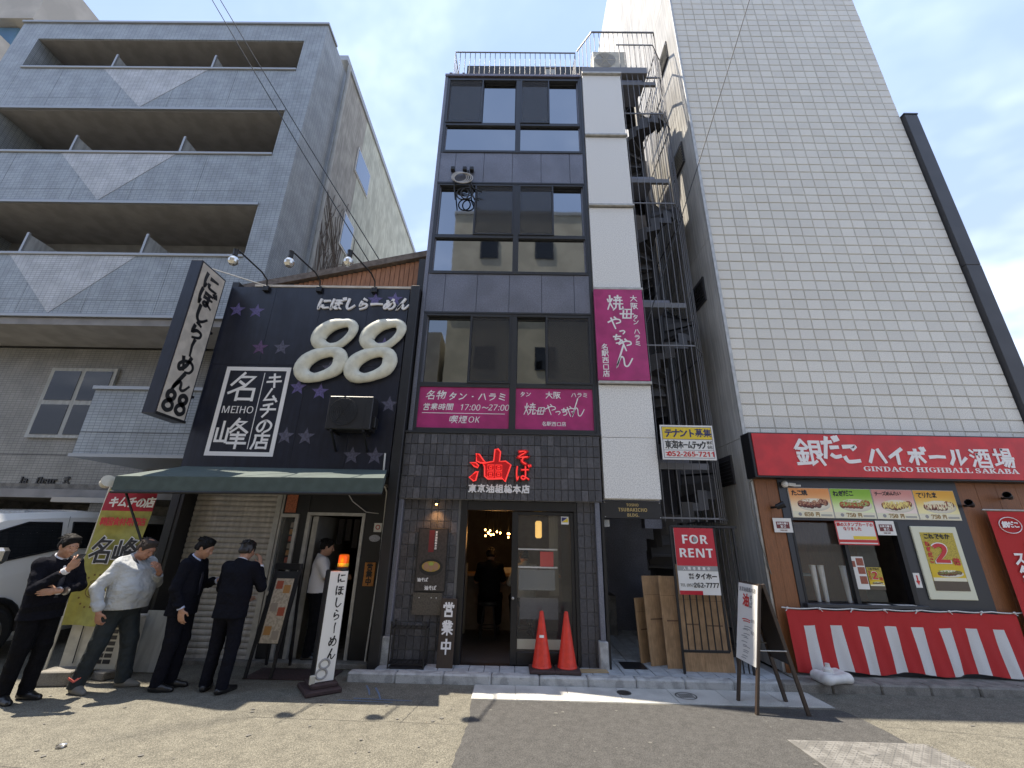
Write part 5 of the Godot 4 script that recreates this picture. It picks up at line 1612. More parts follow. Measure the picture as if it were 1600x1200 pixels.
	g.quad(Vector3(-1.72, 11.52, -6.57), Vector3(1.32, 11.52, -6.57), Vector3(1.3, 11.86, -6.8), Vector3(-1.66, 11.86, -6.8), Vector3(0, 1, 1))
	g.quad(Vector3(-1.72, 11.46, -6.57), Vector3(1.32, 11.46, -6.57), Vector3(1.32, 11.52, -6.57), Vector3(-1.72, 11.52, -6.57), Vector3.BACK)
	g.quad(Vector3(-1.72, 11.46, -6.57), Vector3(1.32, 11.46, -6.57), Vector3(1.32, 11.46, -6.7), Vector3(-1.72, 11.46, -6.7), Vector3.DOWN)
	part(th, "eave", g, mat("eave_metal", lin(0.2, 0.18, 0.215), 0.4, {"metal": 0.4, "tex": "mottle", "scale": 0.8}))
	g = Geo.new()
	for i in 11:
		var x := -1.62 + i * 0.29
		g.beam(Vector3(x, 11.53, -6.57), Vector3(x, 11.87, -6.8), 0.014, 0.03)
	part(th, "eave_seams", g, mats.eave_metal)
	part(th, "roof", bx(xl, 2.2, 11.56, 11.84, -13.0, -6.82), mats.charcoal_panel)
	part(th, "penthouse_wall", bx(-1.55, 1.9, 11.84, 14.28, -9.6, -8.2), mats.black_paint)
	var rl := thing("roof_railing", "thin steel railing along the dark building's roof edge", "railing", Vector3(-0.1, 11.84, -6.9))
	g = Geo.new()
	g.tube([Vector3(-1.6, 11.85, -8.0), Vector3(-1.6, 12.7, -8.0), Vector3(-1.6, 12.7, -6.86), Vector3(1.27, 12.7, -6.86), Vector3(1.27, 12.7, -8.0), Vector3(1.27, 11.85, -8.0)], 0.018, 6)
	part(rl, "top_rail", g, mats.cage_steel)
	g = Geo.new()
	g.tube([Vector3(-1.6, 11.93, -6.86), Vector3(1.27, 11.93, -6.86)], 0.014, 6)
	part(rl, "bottom_rail", g, mats.cage_steel)
	var bar := Geo.new()
	bar.tube([Vector3(0, 0, 0), Vector3(0, 0.84, 0)], 0.009, 5)
	var bm := bar.mesh()
	for i in 25:
		piece(rl, "baluster", bm, mats.cage_steel, Vector3(-1.6 + i * 0.1196, 11.86, -6.86))
	for i in 8:
		for x in [-1.6, 1.27]:
			piece(rl, "baluster", bm, mats.cage_steel, Vector3(x, 11.86, -7.0 - i * 0.13))
	var vent := thing("roof_cabinet", "small pale metal cabinet behind the roof railing", "cabinet", Vector3(0.72, 11.84, -7.5))
	part(vent, "box", bx(0.6, 0.86, 11.84, 12.9, -7.6, -7.35, 0.01), mats.partition)
	part(vent, "lid", bx(0.58, 0.88, 12.9, 12.93, -7.62, -7.33), mats.cage_steel)
	air_unit(thing("air_conditioner_unit", "pale outdoor air conditioner unit on the roof above the white column", "air conditioner", Vector3(2.05, 11.9, -7.0), "outdoor units"), Vector3(2.08, 12.1, -6.98), Vector3(0.8, 0.62, 0.3), mats.beige_plastic, mats.grey_plastic)
	part(th, "unit_base", bx(1.4, 2.9, 11.86, 12.05, -7.3, -6.75), mats.cage_steel)
	# coil of cable hanging on the facade
	var cc := thing("cable_coil", "black cable coils hanging on the dark facade by the third floor window", "cable", Vector3(-1.2, 8.5, -6.58))
	g = Geo.new()
	for k in 4:
		var c := Vector3(-1.22 + 0.03 * k, 8.5 - 0.02 * k, -6.56 + 0.012 * k)
		var pts := []
		for i in 20: pts.append(c + Vector3(cos(TAU * i / 20) * (0.15 + 0.012 * k), sin(TAU * i / 20) * 0.13, 0))
		g.tube(pts, 0.011, 6, true)
	part(cc, "coil", g, mats.grey_cable)
	g = Geo.new()
	for k in 2:
		var pts := []
		for i in 18: pts.append(Vector3(-1.12 + 0.08 * k + cos(TAU * i / 18) * 0.12, 8.06 + sin(TAU * i / 18) * 0.14, -6.55 + 0.014 * k))
		g.tube(pts, 0.014, 6, true)
	g.tube([Vector3(-1.33, 8.6, -6.57), Vector3(-1.3, 8.2, -6.55), Vector3(-1.26, 7.92, -6.55)], 0.013, 6)
	g.tube([Vector3(-1.05, 8.68, -6.57), Vector3(-1.0, 8.4, -6.54), Vector3(-0.92, 8.2, -6.54), Vector3(-0.75, 8.12, -6.56)], 0.015, 6)
	g.tube([Vector3(-1.02, 8.5, -6.56), Vector3(-0.98, 8.15, -6.54), Vector3(-0.9, 7.95, -6.54), Vector3(-0.8, 7.9, -6.55)], 0.013, 6)
	part(cc, "loose_loop", g, mats.cable)
	for x in [-1.36, -1.12, -0.98]:
		part(cc, "insulator", bx(x - 0.04, x + 0.04, 8.66, 8.75, -6.61, -6.52, 0.012), mats.black_metal)
	ground_floor(th)

func ground_floor(th: Node3D) -> void:
	var F := -6.62
	# tiled fascia above the entrance
	part(th, "fascia_core", bx(-1.74, 1.31, 2.24, 3.25, -6.9, -6.565), mats.grout)
	part(th, "fascia_cap", bx(-1.76, 1.33, 3.252, 3.285, -6.75, -6.53), mats.charcoal_frame)
	rng.seed = 77
	var tm := Geo.new()
	tm.cbox(Vector3.ZERO, Vector3(0.0955, 0.158, 0.024), 0.004)
	var me := tm.mesh()
	var sl := [mats.slate_tile_a, mats.slate_tile_b, mats.slate_tile_c, mats.slate_tile_a]
	for j in 6:
		for i in 30:
			piece(th, "brick_tile", me, sl[rng.randi() % 4], Vector3(-1.735 + 0.051 + i * 0.1015, 2.325 + j * 0.1665, -6.555 + rng.randf_range(-0.003, 0.003)))
	# piers beside the door, tiles laid the same way
	part(th, "pier", bx(-1.66, -0.8, 0.09, 2.24, -6.95, F - 0.02), mats.grout)
	part(th, "pier", bx(0.93, 1.24, 0.09, 2.24, -6.95, F - 0.02), mats.grout)
	for j in 13:
		for i in 8:
			piece(th, "brick_tile", me, sl[rng.randi() % 4], Vector3(-1.6 + i * 0.1015, 0.18 + j * 0.1665, F - 0.012 + rng.randf_range(-0.003, 0.003)))
	var rest := Geo.new()
	for j in 13:
		for i in 3:
			rest.cbox(Vector3(0.985 + i * 0.1015, 0.18 + j * 0.1665, F - 0.012 + rng.randf_range(-0.003, 0.003)), Vector3(0.0955, 0.158, 0.024), 0.004)
	part(th, "pier_tiles", rest, mats.slate_tile_a).set_meta("kind", "stuff")
	# posts with concrete shoes
	for x in [[-1.735, -1.665], [1.2, 1.27]]:
		part(th, "post", bx(x[0], x[1], 0.42, 2.24, -6.66, -6.56, 0.006), mats.charcoal_panel)
		part(th, "post_shoe", bx(x[0] - 0.03, x[1] + 0.02, 0.08, 0.43, -6.68, -6.52, 0.01), mats.kerb)
	part(th, "post", bx(1.285, 1.33, 0.08, 2.24, -6.66, -6.57, 0.004), mats.black_metal)
	# door frame, open doorway and glazed sliding door
	var d := part(th, "door_frame", bx(-0.8, -0.7, 0.09, 2.24, -6.75, -6.6, 0.004), mats.black_metal)
	part(d, "head", bx(-0.699, 0.93, 2.1, 2.235, -6.75, -6.6, 0.004), mats.black_metal)
	part(d, "jamb", bx(0.885, 0.93, 0.09, 2.1, -6.75, -6.6, 0.004), mats.black_metal)
	part(d, "track", bx(-0.699, 0.884, 0.09, 0.105, -6.74, -6.61), mats.black_metal)
	var gd := part(th, "glass_door", bx(-0.03, 0.06, 0.11, 2.09, -6.66, -6.62, 0.004), mats.black_metal)
	part(gd, "stile", bx(0.83, 0.884, 0.11, 2.09, -6.66, -6.62, 0.004), mats.black_metal)
	part(gd, "rail", bx(0.061, 0.829, 0.11, 0.27, -6.66, -6.62, 0.004), mats.black_metal)
	part(gd, "rail", bx(0.061, 0.829, 2.04, 2.09, -6.66, -6.62, 0.004), mats.black_metal)
	part(gd, "pane", sheet(0.061, 0.829, 0.271, 2.039, -6.642), mat("door_glass", lin(0.9, 0.9, 0.9), 0.02, {"alpha": 0.03, "spec": 0.5}))
	part(gd, "frosted_band", bx(0.066, 0.824, 0.3, 0.42, -6.637, -6.634), mat("frost", lin(0.42, 0.4, 0.32), 0.7))
	var g := Geo.new()
	g.ball(Vector3(0.0, 0.92, -6.605), Vector3(0.02, 0.02, 0.014), 10)
	part(gd, "lock", g, mats.aluminium)
	var st := part(gd, "security_sticker", bx(0.7, 0.81, 1.92, 2.03, -6.637, -6.634), mats.white_paint)
	g = Geo.new()
	g.prism(PackedVector2Array([Vector2(0.708, 1.95), Vector2(0.802, 1.95), Vector2(0.802, 2.01)]), Vector3(0, 0, -6.632), Vector3.RIGHT, Vector3.UP, 0.0)
	part(st, "print", g, mats.yellow_sign)
	g = Geo.new()
	g.prism(PackedVector2Array([Vector2(0.708, 1.955), Vector2(0.798, 2.015), Vector2(0.708, 2.02)]), Vector3(0, 0, -6.632), Vector3.RIGHT, Vector3.UP, 0.0)
	part(st, "print", g, mats.blue_ink)
	# things seen through the door glass: shelf, menu panel, lantern and a red print
	for y in [1.3, 1.55]:
		part(th, "inner_shelf", bx(0.07, 0.66, y, y + 0.02, -7.0, -6.86), mats.white_plastic)
	part(th, "inner_panel", bx(0.08, 0.62, 1.0, 1.28, -6.9, -6.88), mat("inner_grey", lin(0.16, 0.17, 0.17), 0.5, {"tex": "blot", "scale": 9.0}))
	part(th, "inner_sheet", bx(0.1, 0.66, 0.62, 0.9, -6.9, -6.89), mat("inner_sheet", lin(0.09, 0.09, 0.095), 0.5, {"tex": "blot", "scale": 6.0}))
	part(th, "inner_curtain", bx(0.56, 0.7, 0.9, 2.1, -7.2, -7.15), mat("inner_curtain", lin(0.25, 0.24, 0.2), 0.8, {"tex": "streak", "scale": Vector3(9, 0.3, 9)}))
	part(th, "inner_print", bx(0.4, 0.6, 1.32, 1.53, -6.9, -6.89), mats.red_ink)
	var ln := part(th, "inner_lantern", bx(0.34, 0.44, 1.72, 1.98, -7.2, -7.1, 0.02), mat("lantern", Color(1.0, 0.8, 0.45), 0.5, {"glow": 0.25}))
	g = Geo.new()
	g.tube([Vector3(0.39, 1.98, -7.15), Vector3(0.39, 2.6, -7.15)], 0.005, 4)
	part(ln, "cord", g, mats.cable)
	# raised red neon sign and white name below
	var ns := part(th, "red_sign", neon(), mat("neon_red", lin(0.66, 0.01, 0.018), 0.35))
	part(ns, "tube_outline", neon_tube(), mat("neon_pink", Color(1.0, 0.26, 0.24), 0.2, {"glow": 0.2}))
	g = Geo.new()
	ink(g, "東京油組総本店", Vector3(-0.7, 2.47, -6.543), 0.122, 0.02, Vector3.RIGHT, Vector3.UP, Vector2(1.1, 0), 0.012)
	part(th, "white_lettering", g, mats.white_ink)
	# room behind the door
	part(th, "shop_floor", bx(-1.58, 1.24, 0.05, 0.1, -12.9, -6.75), mats.interior_floor)
	part(th, "shop_ceiling", bx(-1.58, 1.24, 2.6, 2.7, -12.9, -6.9), mats.interior_dark)
	part(th, "shop_wall", bx(-1.58, -1.5, 0.1, 2.6, -12.9, -6.95), mats.interior_dark)
	part(th, "shop_wall", bx(1.16, 1.24, 0.1, 2.6, -12.9, -6.95), mats.slate_tile_c)
	part(th, "shop_wall", bx(-1.5, 1.16, 0.1, 2.6, -11.2, -11.1), mats.interior_dark)
	var ct := thing("counter", "pale wooden counter inside the dark noodle shop", "counter", Vector3(0.0, 0.1, -9.0))
	part(ct, "top", bx(-1.0, 0.9, 1.02, 1.07, -9.3, -8.8, 0.006), mat("counter_wood", lin(0.3, 0.19, 0.1), 0.4, {"tex": "streak", "scale": Vector3(0.7, 5, 5)}))
	part(ct, "front", bx(-0.95, 0.85, 0.1, 1.018, -9.2, -8.95), mats.interior_mid)
	part(ct, "panel", bx(-1.02, -0.86, 0.1, 1.25, -8.7, -8.6), mat("pale_panel", lin(0.3, 0.27, 0.22), 0.6))
	var bxs := thing("tissue_box", "white box standing on the noodle shop's counter", "box", Vector3(-0.14, 1.07, -9.0))
	part(bxs, "box", bx(-0.28, 0.0, 1.07, 1.17, -9.1, -8.95, 0.006), mats.white_plastic)
	part(bxs, "slot", bx(-0.2, -0.08, 1.171, 1.173, -9.05, -9.0), mats.black_paint)
	for i in 5:
		var bt := thing("condiment_jar", "small condiment jar on the noodle shop's counter", "jar", Vector3(-0.62 + i * 0.07, 1.07, -8.95), "condiments on the counter")
		g = Geo.new()
		g.lathe([Vector2(0, 0), Vector2(0.025, 0), Vector2(0.025, 0.08), Vector2(0.015, 0.1), Vector2(0.015, 0.12), Vector2(0, 0.12)], Vector3.ZERO, 10)
		own(bt, "jar", g, [mats.red_ink, mats.interior_mid, mats.black_paint][i % 3])
	# hanging cluster of bulbs
	var ch := thing("bulb_cluster", "cluster of warm bare bulbs hanging inside the noodle shop", "lamp", Vector3(-0.3, 2.6, -8.6))
	rng.seed = 3
	for i in 12:
		var p := Vector3(-0.58 + rng.randf() * 0.5, 1.72 + rng.randf() * 0.14, -8.75 + rng.randf() * 0.3)
		g = Geo.new()
		g.tube([Vector3(p.x, 2.6, p.z), p + Vector3(0, 0.04, 0)], 0.004, 4)
		part(ch, "cord", g, mats.cable)
		g = Geo.new()
		g.ball(p, Vector3(0.016, 0.02, 0.016), 8)
		part(ch, "bulb", g, mats.warm_bulb)
	var om := OmniLight3D.new()
	om.name = "bulb_light"
	om.light_color = Color(1.0, 0.72, 0.42)
	om.light_energy = 0.025
	om.light_size = 0.12
	om.omni_range = 8.0
	om.omni_attenuation = 2.0
	om.shadow_enabled = true
	ch.add_child(om)
	om.position = Vector3(-0.33, 1.66, -8.4) - ch.position
	# small lamp under the fascia
	var lp := thing("wall_spot", "tiny lit warm spot lamp above the ramen poster", "lamp", Vector3(-1.16, 2.2, -6.58))
	g = Geo.new()
	g.lathe([Vector2(0.012, 0), Vector2(0.03, 0.01), Vector2(0.026, 0.05), Vector2(0, 0.06)], Vector3(0, -0.03, 0.06), 12)
	own(lp, "shade", g, mats.black_metal)
	g = Geo.new()
	g.ball(Vector3(0, -0.035, 0.06), Vector3(0.016, 0.014, 0.016), 8)
	own(lp, "bulb", g, mats.warm_bulb)
	g = Geo.new()
	g.beam(Vector3(0, 0.02, -0.02), Vector3(0, 0.02, 0.06), 0.012, 0.012)
	own(lp, "arm", g, mats.black_metal)
	var sp := SpotLight3D.new()
	sp.name = "spot_light"
	sp.light_color = Color(1.0, 0.72, 0.42)
	sp.light_energy = 0.08
	sp.spot_angle = 60.0
	sp.spot_range = 4.0
	sp.shadow_enabled = true
	lp.add_child(sp)
	sp.position = Vector3(0, -0.06, 0.06)
	sp.rotation.x = -PI / 2

const NEON := [
	[[0.13, 0.82], [0.2, 0.8], [0.3, 0.62], [0.36, 0.56], [0.24, 0.54], [0.14, 0.6]],
	[[0.0, 0.55], [0.13, 0.55], [0.2, 0.46], [0.18, 0.4], [0.1, 0.44]],
	[[0.0, 0.12], [0.1, 0.02], [0.15, 0.04], [0.19, 0.3], [0.14, 0.28]],
	[[0.28, 0.53], [0.53, 0.6], [0.55, 0.95], [0.62, 0.97], [0.68, 0.88], [0.66, 0.6], [0.8, 0.61], [0.92, 0.5], [0.8, 0.02], [0.74, 0.1], [0.42, 0.08], [0.34, 0.16], [0.33, 0.44]],
]
func neon_pt(p: Array) -> Vector3:
	return Vector3(-0.69 + p[0] * 0.68, 2.5 + p[1] * 0.52, 0.0)

func neon() -> Geo:
	var g := Geo.new()
	for q in NEON:
		var poly := PackedVector2Array()
		for p in q:
			var w := neon_pt(p)
			poly.append(Vector2(w.x, w.y))
		g.prism(poly, Vector3(0, 0, -6.49), Vector3.RIGHT, Vector3.UP, 0.045)
	ink(g, "そ", Vector3(0.0, 3.0, -6.54), 0.24, 0.05, Vector3.RIGHT, Vector3.UP, Vector2(1, 0), 0.045, 0.0, 0.95)
	ink(g, "ば", Vector3(0.0, 2.77, -6.54), 0.25, 0.032, Vector3.RIGHT, Vector3.UP, Vector2(1, 0), 0.045, 0.0, 0.95)
	return g

func neon_tube() -> Geo:
	var g := Geo.new()
	for q in NEON:
		var pts := []
		for i in q.size():
			pts.append(neon_pt(q[i]) + Vector3(0, 0, -6.482))
		g.tube(pts, 0.011, 6, true)
	for w in [["そ", 3.0, 0.24], ["ば", 2.77, 0.25]]:
		for stroke in String(GLYPH[w[0]]).split(";"):
			var p := PackedVector2Array()
			for xy in stroke.split(" "):
				var q := xy.split(",")
				p.append(Vector2(float(q[0]) * 0.0095 * w[2], w[1] - float(q[1]) * 0.01 * w[2]))
			var pts := []
			for q in smooth_line(p, 3): pts.append(Vector3(q.x, q.y, -6.488))
			g.tube(pts, 0.009, 5)
	# the four small windows inside the big letter
	for a in [[0.4, 0.34], [0.4, 0.14], [0.58, 0.34], [0.58, 0.14]]:
		for k in [0.0, 0.045]:
			var pts := []
			for c in [[k, k], [0.14 - k, k], [0.14 - k, 0.15 - k], [k, 0.15 - k]]:
				pts.append(neon_pt([a[0] + c[0], a[1] + c[1]]) + Vector3(0, 0, -6.482))
			g.tube(pts, 0.007, 5, true)
	return g

# ---------------------------------------------------------------- steel stair beside the white column
func stair_tower() -> void:
	var th := thing("spiral_stair", "dark steel stair behind thin vertical bars beside the white column", "staircase", Vector3(2.85, 0, -7.9))
	var g := Geo.new()
	var sc := Vector3(2.84, 0, -7.5)
	g.tube([sc, sc + Vector3(0, 12.4, 0)], 0.06, 12)
	part(th, "newel", g, mats.dark_fin)
	# winding treads with closed risers, and the band that carries their outer ends
	var tm := Geo.new()
	tm.prism(PackedVector2Array([Vector2(0.05, -0.04), Vector2(0.6, -0.16), Vector2(0.62, 0.0), Vector2(0.6, 0.16), Vector2(0.05, 0.04)]), Vector3(0, 0.02, 0), Vector3.RIGHT, Vector3.FORWARD, 0.035)
	tm.quad(Vector3(0.05, 0.02, 0.04), Vector3(0.6, 0.02, 0.16), Vector3(0.6, -0.17, 0.16), Vector3(0.05, -0.17, 0.04), Vector3.BACK)
	tm.cbox(Vector3(0.615, -0.08, 0.08), Vector3(0.012, 0.3, 0.17), 0.002, Basis(Vector3.UP, -0.13))
	tm.cbox(Vector3(0.615, 0.0, -0.08), Vector3(0.012, 0.12, 0.17), 0.002, Basis(Vector3.UP, 0.13))
	var me := tm.mesh()
	for i in 66:
		piece(th, "tread", me, mats.dark_fin, sc + Vector3(0, 0.2 + i * 0.1845, 0), Basis(Vector3.UP, i * 0.42))
	for y in [2.95, 5.9, 8.85, 11.75]:
		part(th, "landing", bx(2.22, 2.8, y - 0.05, y, -7.45, -6.84), mats.charcoal_panel)
		part(th, "landing_beam", bx(2.22, 3.1, y - 0.15, y - 0.052, -6.9, -6.84), mats.cage_steel)
	part(th, "back_wall", bx(2.2, 3.6, 0, 11.9, -9.3, -9.2), mats.charcoal_panel)
	part(th, "side_wall", bx(2.2, 2.21, 2.3, 11.6, -9.2, -7.6), mats.charcoal_panel)
	# cage of bars: along the front, round the chamfered corner and back along the side
	var path := [Vector3(2.24, 0, -6.78), Vector3(3.12, 0, -6.78), Vector3(3.42, 0, -7.15), Vector3(3.42, 0, -8.9)]
	var bar := Geo.new()
	bar.tube([Vector3(0, 2.0, 0), Vector3(0, 12.9, 0)], 0.008, 5)
	var bm := bar.mesh()
	for s in 3:
		var a: Vector3 = path[s]; var b: Vector3 = path[s + 1]
		var n := int(a.distance_to(b) / 0.118)
		for i in n:
			piece(th, "cage_bar", bm, mats.cage_steel, a.lerp(b, (i + 0.5) / n))
	for y in [2.05, 4.95, 8.1, 10.6, 12.88]:
		g = Geo.new()
		for s in 3: g.beam(path[s] + Vector3(0, y, 0), path[s + 1] + Vector3(0, y, 0), 0.02, 0.025)
		part(th, "cage_ring", g, mats.cage_steel)
	# upper guard round the roof landing
	var up := thing("roof_guard", "eight sided steel guard rail at the stair head on the roof", "railing", Vector3(2.4, 11.9, -7.4))
	var rp := [Vector3(1.42, 0, -7.4), Vector3(1.72, 0, -6.95), Vector3(3.26, 0, -6.95), Vector3(3.45, 0, -7.35), Vector3(3.45, 0, -9.0)]
	bar = Geo.new()
	bar.tube([Vector3(0, 12.0, 0), Vector3(0, 13.62, 0)], 0.009, 5)
	bm = bar.mesh()
	for s in 4:
		var a: Vector3 = rp[s]; var b: Vector3 = rp[s + 1]
		var n := int(a.distance_to(b) / 0.115)
		for i in n: piece(up, "baluster", bm, mats.cage_steel, a.lerp(b, (i + 0.5) / n))
		g = Geo.new()
		g.beam(a + Vector3(0, 13.63, 0), b + Vector3(0, 13.63, 0), 0.03, 0.03)
		part(up, "top_rail", g, mats.cage_steel)
		g = Geo.new()
		g.beam(a + Vector3(0, 12.0, 0), b + Vector3(0, 12.0, 0), 0.03, 0.03)
		part(up, "rail", g, mats.cage_steel)
	# entry passage under the white column
	var en := thing("entry_passage", "dark entry passage with name board under the white column", "entrance", Vector3(1.77, 0.1, -7.0))
	part(en, "name_board", bx(1.33, 2.2, 2.02, 2.27, -6.64, -6.6, 0.004), mats.black_paint)
	latin(en, "lettering", "TOSHO", Vector3(1.77, 2.215, -6.597), 0.04, mats.gold_ink, 0.004)
	latin(en, "lettering", "TSUBAKICHO", Vector3(1.77, 2.145, -6.597), 0.05, mats.gold_ink, 0.004)
	latin(en, "lettering", "BLDG.", Vector3(1.77, 2.07, -6.597), 0.045, mats.gold_ink, 0.004)
	for p in [[1.355, 2.25], [2.175, 2.25], [1.355, 2.04], [2.175, 2.04]]:
		var bolt := Geo.new()
		bolt.ball(Vector3(p[0], p[1], -6.598), Vector3(0.009, 0.009, 0.006), 8)
		part(en, "bolt", bolt, mats.aluminium)
	part(en, "ceiling", bx(1.33, 2.2, 2.26, 2.29, -9.2, -6.62), mats.charcoal_panel)
	part(en, "left_wall", bx(1.25, 1.33, 0.1, 2.26, -9.2, -6.66), mats.charcoal_panel)
	part(en, "rear_wall", bx(1.33, 3.6, 0.1, 2.26, -9.3, -9.19), mats.charcoal_panel)
	part(en, "rear_step", bx(1.33, 1.9, 0.1, 0.75, -9.19, -8.7), mats.old_concrete)
	part(en, "floor_grate", bx(1.5, 1.82, 0.1, 0.108, -6.95, -6.6), mats.black_metal)
	var mb := part(en, "mail_boxes", bx(1.33, 1.4, 0.75, 1.8, -8.2, -6.9), mats.black_metal)
	for j in 6:
		for i in 3:
			part(mb, "mail_slot", bx(1.401, 1.406, 0.82 + j * 0.16, 0.85 + j * 0.16, -7.1 - i * 0.4, -6.98 - i * 0.4), mats.aluminium)
	part(en, "wall_plate", bx(1.34, 1.42, 1.9, 2.0, -6.66, -6.645), mats.partition)
	part(en, "meter_box", bx(2.08, 2.35, 1.9, 2.25, -7.3, -7.1), mats.charcoal_panel)

# ---------------------------------------------------------------- tall white tower at the right
func white_tower() -> void:
	var th := thing("tiled_tower", "tall white tower faced with raised rectangular tiles", "building", Vector3(5.95, 0, -6.9))
	var xl := 3.66
	var xr := 8.22
	var F := -6.7
	part(th, "front_wall", bx(xl + 0.02, xr, 2.6, 24.0, -9.0, F), mats.tower_back)
	part(th, "rear_block", bx(xl + 0.03, xr, 0, 24.0, -22.0, -9.0), mats.tower_back)
	# raised tiles: pitch 0.25 by 0.2 m; the lower rows singly, the rest joined
	var tile := Geo.new()
	frustum(tile, Vector3.ZERO, 0.2472, 0.191, 0.022)
	var me := tile.mesh()
	rng.seed = 23
	var rest := Geo.new()
	rest.use_c = true
	var tones := []
	for k in 4:
		var t := 1.0 - 0.028 * k
		tones.append(mat("tower_tone_%d" % k, lin(0.87 * t, 0.85 * t, 0.79 * t), 0.75, {"tex": "grain", "scale": 1.4}))
	for j in 104:
		for i in 18:
			var p := Vector3(xl + 0.15 + i * 0.2512, 3.36 + j * 0.2, F + rng.randf_range(-0.002, 0.003))
			if j < 16:
				piece(th, "wall_tile", me, tones[rng.randi() % 4], p)
			else:
				var t := 1.0 - 0.028 * (rng.randi() % 4)
				rest.col = Color(t, t, t)
				frustum(rest, p, 0.2472, 0.191, 0.022)
	part(th, "upper_wall_tiles", rest, mats.tower_panel).set_meta("kind", "stuff")
	# flank towards the stair: metal cladding with upright joints
	var z := -6.69
	var wds := [0.12, 0.42, 0.42, 0.42, 0.42, 0.42, 0.42, 0.42, 0.42]
	for w in wds:
		for h in [[0.1, 3.3], [3.306, 7.2], [7.206, 11.1], [11.106, 15.0], [15.006, 18.9], [18.906, 24.0]]:
			part(th, "cladding_panel", bx(xl - 0.02, xl + 0.02, h[0], h[1], z - w + 0.003, z - 0.003, 0.004), mats.tower_side)
		z -= w
	part(th, "corner_bead", bx(xl - 0.03, xl + 0.03, 0.1, 24.0, -6.69, -6.645, 0.008), mats.aluminium)
	# louvred vents in the flank
	for q in [[6.1, 6.62], [2.62, 3.1], [9.6, 10.2], [13.0, 13.6]]:
		var v := part(th, "vent", bx(xl - 0.05, xl - 0.02, q[0], q[1], -7.72, -7.12), mats.dark_fin)
		for k in 7:
			var y: float = q[0] + 0.05 + k * (q[1] - q[0] - 0.08) / 7.0
			var g := Geo.new()
			g.cbox(Vector3(xl - 0.06, y, -7.42), Vector3(0.03, 0.012, 0.56), 0.002, Basis(Vector3.BACK, 0.5))
			part(v, "louvre", g, mats.dark_fin if q[0] < 8 else mats.tower_side)
	# dark wing wall at the right edge
	th = thing("wing_wall", "dark narrow wall standing along the white tower's right edge", "wall", Vector3(8.4, 0, -6.8))
	part(th, "wall", bx(8.225, 8.5, 0, 6.6, -12, -6.6, 0.006), mats.dark_fin)
	part(th, "wall", bx(8.225, 8.5, 6.606, 10.42, -12, -6.6, 0.006), mats.dark_fin)
	part(th, "cap", bx(8.215, 8.51, 10.425, 10.46, -12, -6.59), mats.charcoal_frame)

func frustum(g: Geo, c: Vector3, w: float, h: float, d: float) -> void:
	var i := 0.009
	var a := [Vector3(-w / 2, -h / 2, 0), Vector3(w / 2, -h / 2, 0), Vector3(w / 2, h / 2, 0), Vector3(-w / 2, h / 2, 0)]
	var b := [Vector3(-w / 2 + i, -h / 2 + i, d), Vector3(w / 2 - i, -h / 2 + i, d), Vector3(w / 2 - i, h / 2 - i, d), Vector3(-w / 2 + i, h / 2 - i, d)]
	g.quad(c + b[0], c + b[1], c + b[2], c + b[3], Vector3.BACK)
	var o := [Vector3.DOWN, Vector3.RIGHT, Vector3.UP, Vector3.LEFT]
	for k in 4:
		g.quad(c + a[k], c + a[(k + 1) % 4], c + b[(k + 1) % 4], c + b[k], o[k] + Vector3.BACK)

func sheet(x0: float, x1: float, y0: float, y1: float, z: float) -> Geo:
	var g := Geo.new()
	g.quad(Vector3(x0, y0, z), Vector3(x1, y0, z), Vector3(x1, y1, z), Vector3(x0, y1, z), Vector3.BACK)
	return g

# a printed food card: a plate of glazed balls on a coloured ground
func food_print(bg_top: Color, bg_low: Color, ball: Color, top: Color, sd: int, stripes := false) -> StandardMaterial3D:
	var w := 144
	var h := 100
	var im := Image.create(w, h, false, Image.FORMAT_RGB8)
	for y in h:
		for x in w:
			im.set_pixel(x, y, bg_top.lerp(bg_low, smoothstep(0.1, 0.75, float(y) / h)))
	var disc := func(cx: float, cy: float, rx: float, ry: float, c: Color, shade: float) -> void:
		for y in range(maxi(0, int(cy - ry)), mini(h, int(cy + ry) + 1)):
			for x in range(maxi(0, int(cx - rx)), mini(w, int(cx + rx) + 1)):
				var dx := (x - cx) / rx; var dy := (y - cy) / ry
				var q := dx * dx + dy * dy
				if q < 1.0:
					im.set_pixel(x, y, c.darkened(shade * clampf(q * 0.6 + dy * 0.4, 0, 1)))
	disc.call(80, 56, 58, 22, Color(0.93, 0.9, 0.82), 0.15)
	var r2 := RandomNumberGenerator.new()
	r2.seed = sd
	for i in 8:
		disc.call(34 + i * 12.5, 56 - absf(i - 3.0) * 1.2 - (6 if i > 5 else 0) + r2.randf() * 4, 11, 11, ball.lightened(r2.randf() * 0.12), 0.55)
	for i in 130:
		var x := r2.randf_range(28, 128); var y := r2.randf_range(42, 62)
		if stripes:
			disc.call(x, y, 1.4, 5, top, 0.1)
		else:
			disc.call(x, y - 4, 2.2, 1.2, top.lightened(r2.randf() * 0.2), 0.1)
	im.fill_rect(Rect2i(0, 80, w, 20), Color(0.9, 0.88, 0.78))
	var m := StandardMaterial3D.new()
	m.albedo_texture = ImageTexture.create_from_image(im)
	m.roughness = 0.45
	return m

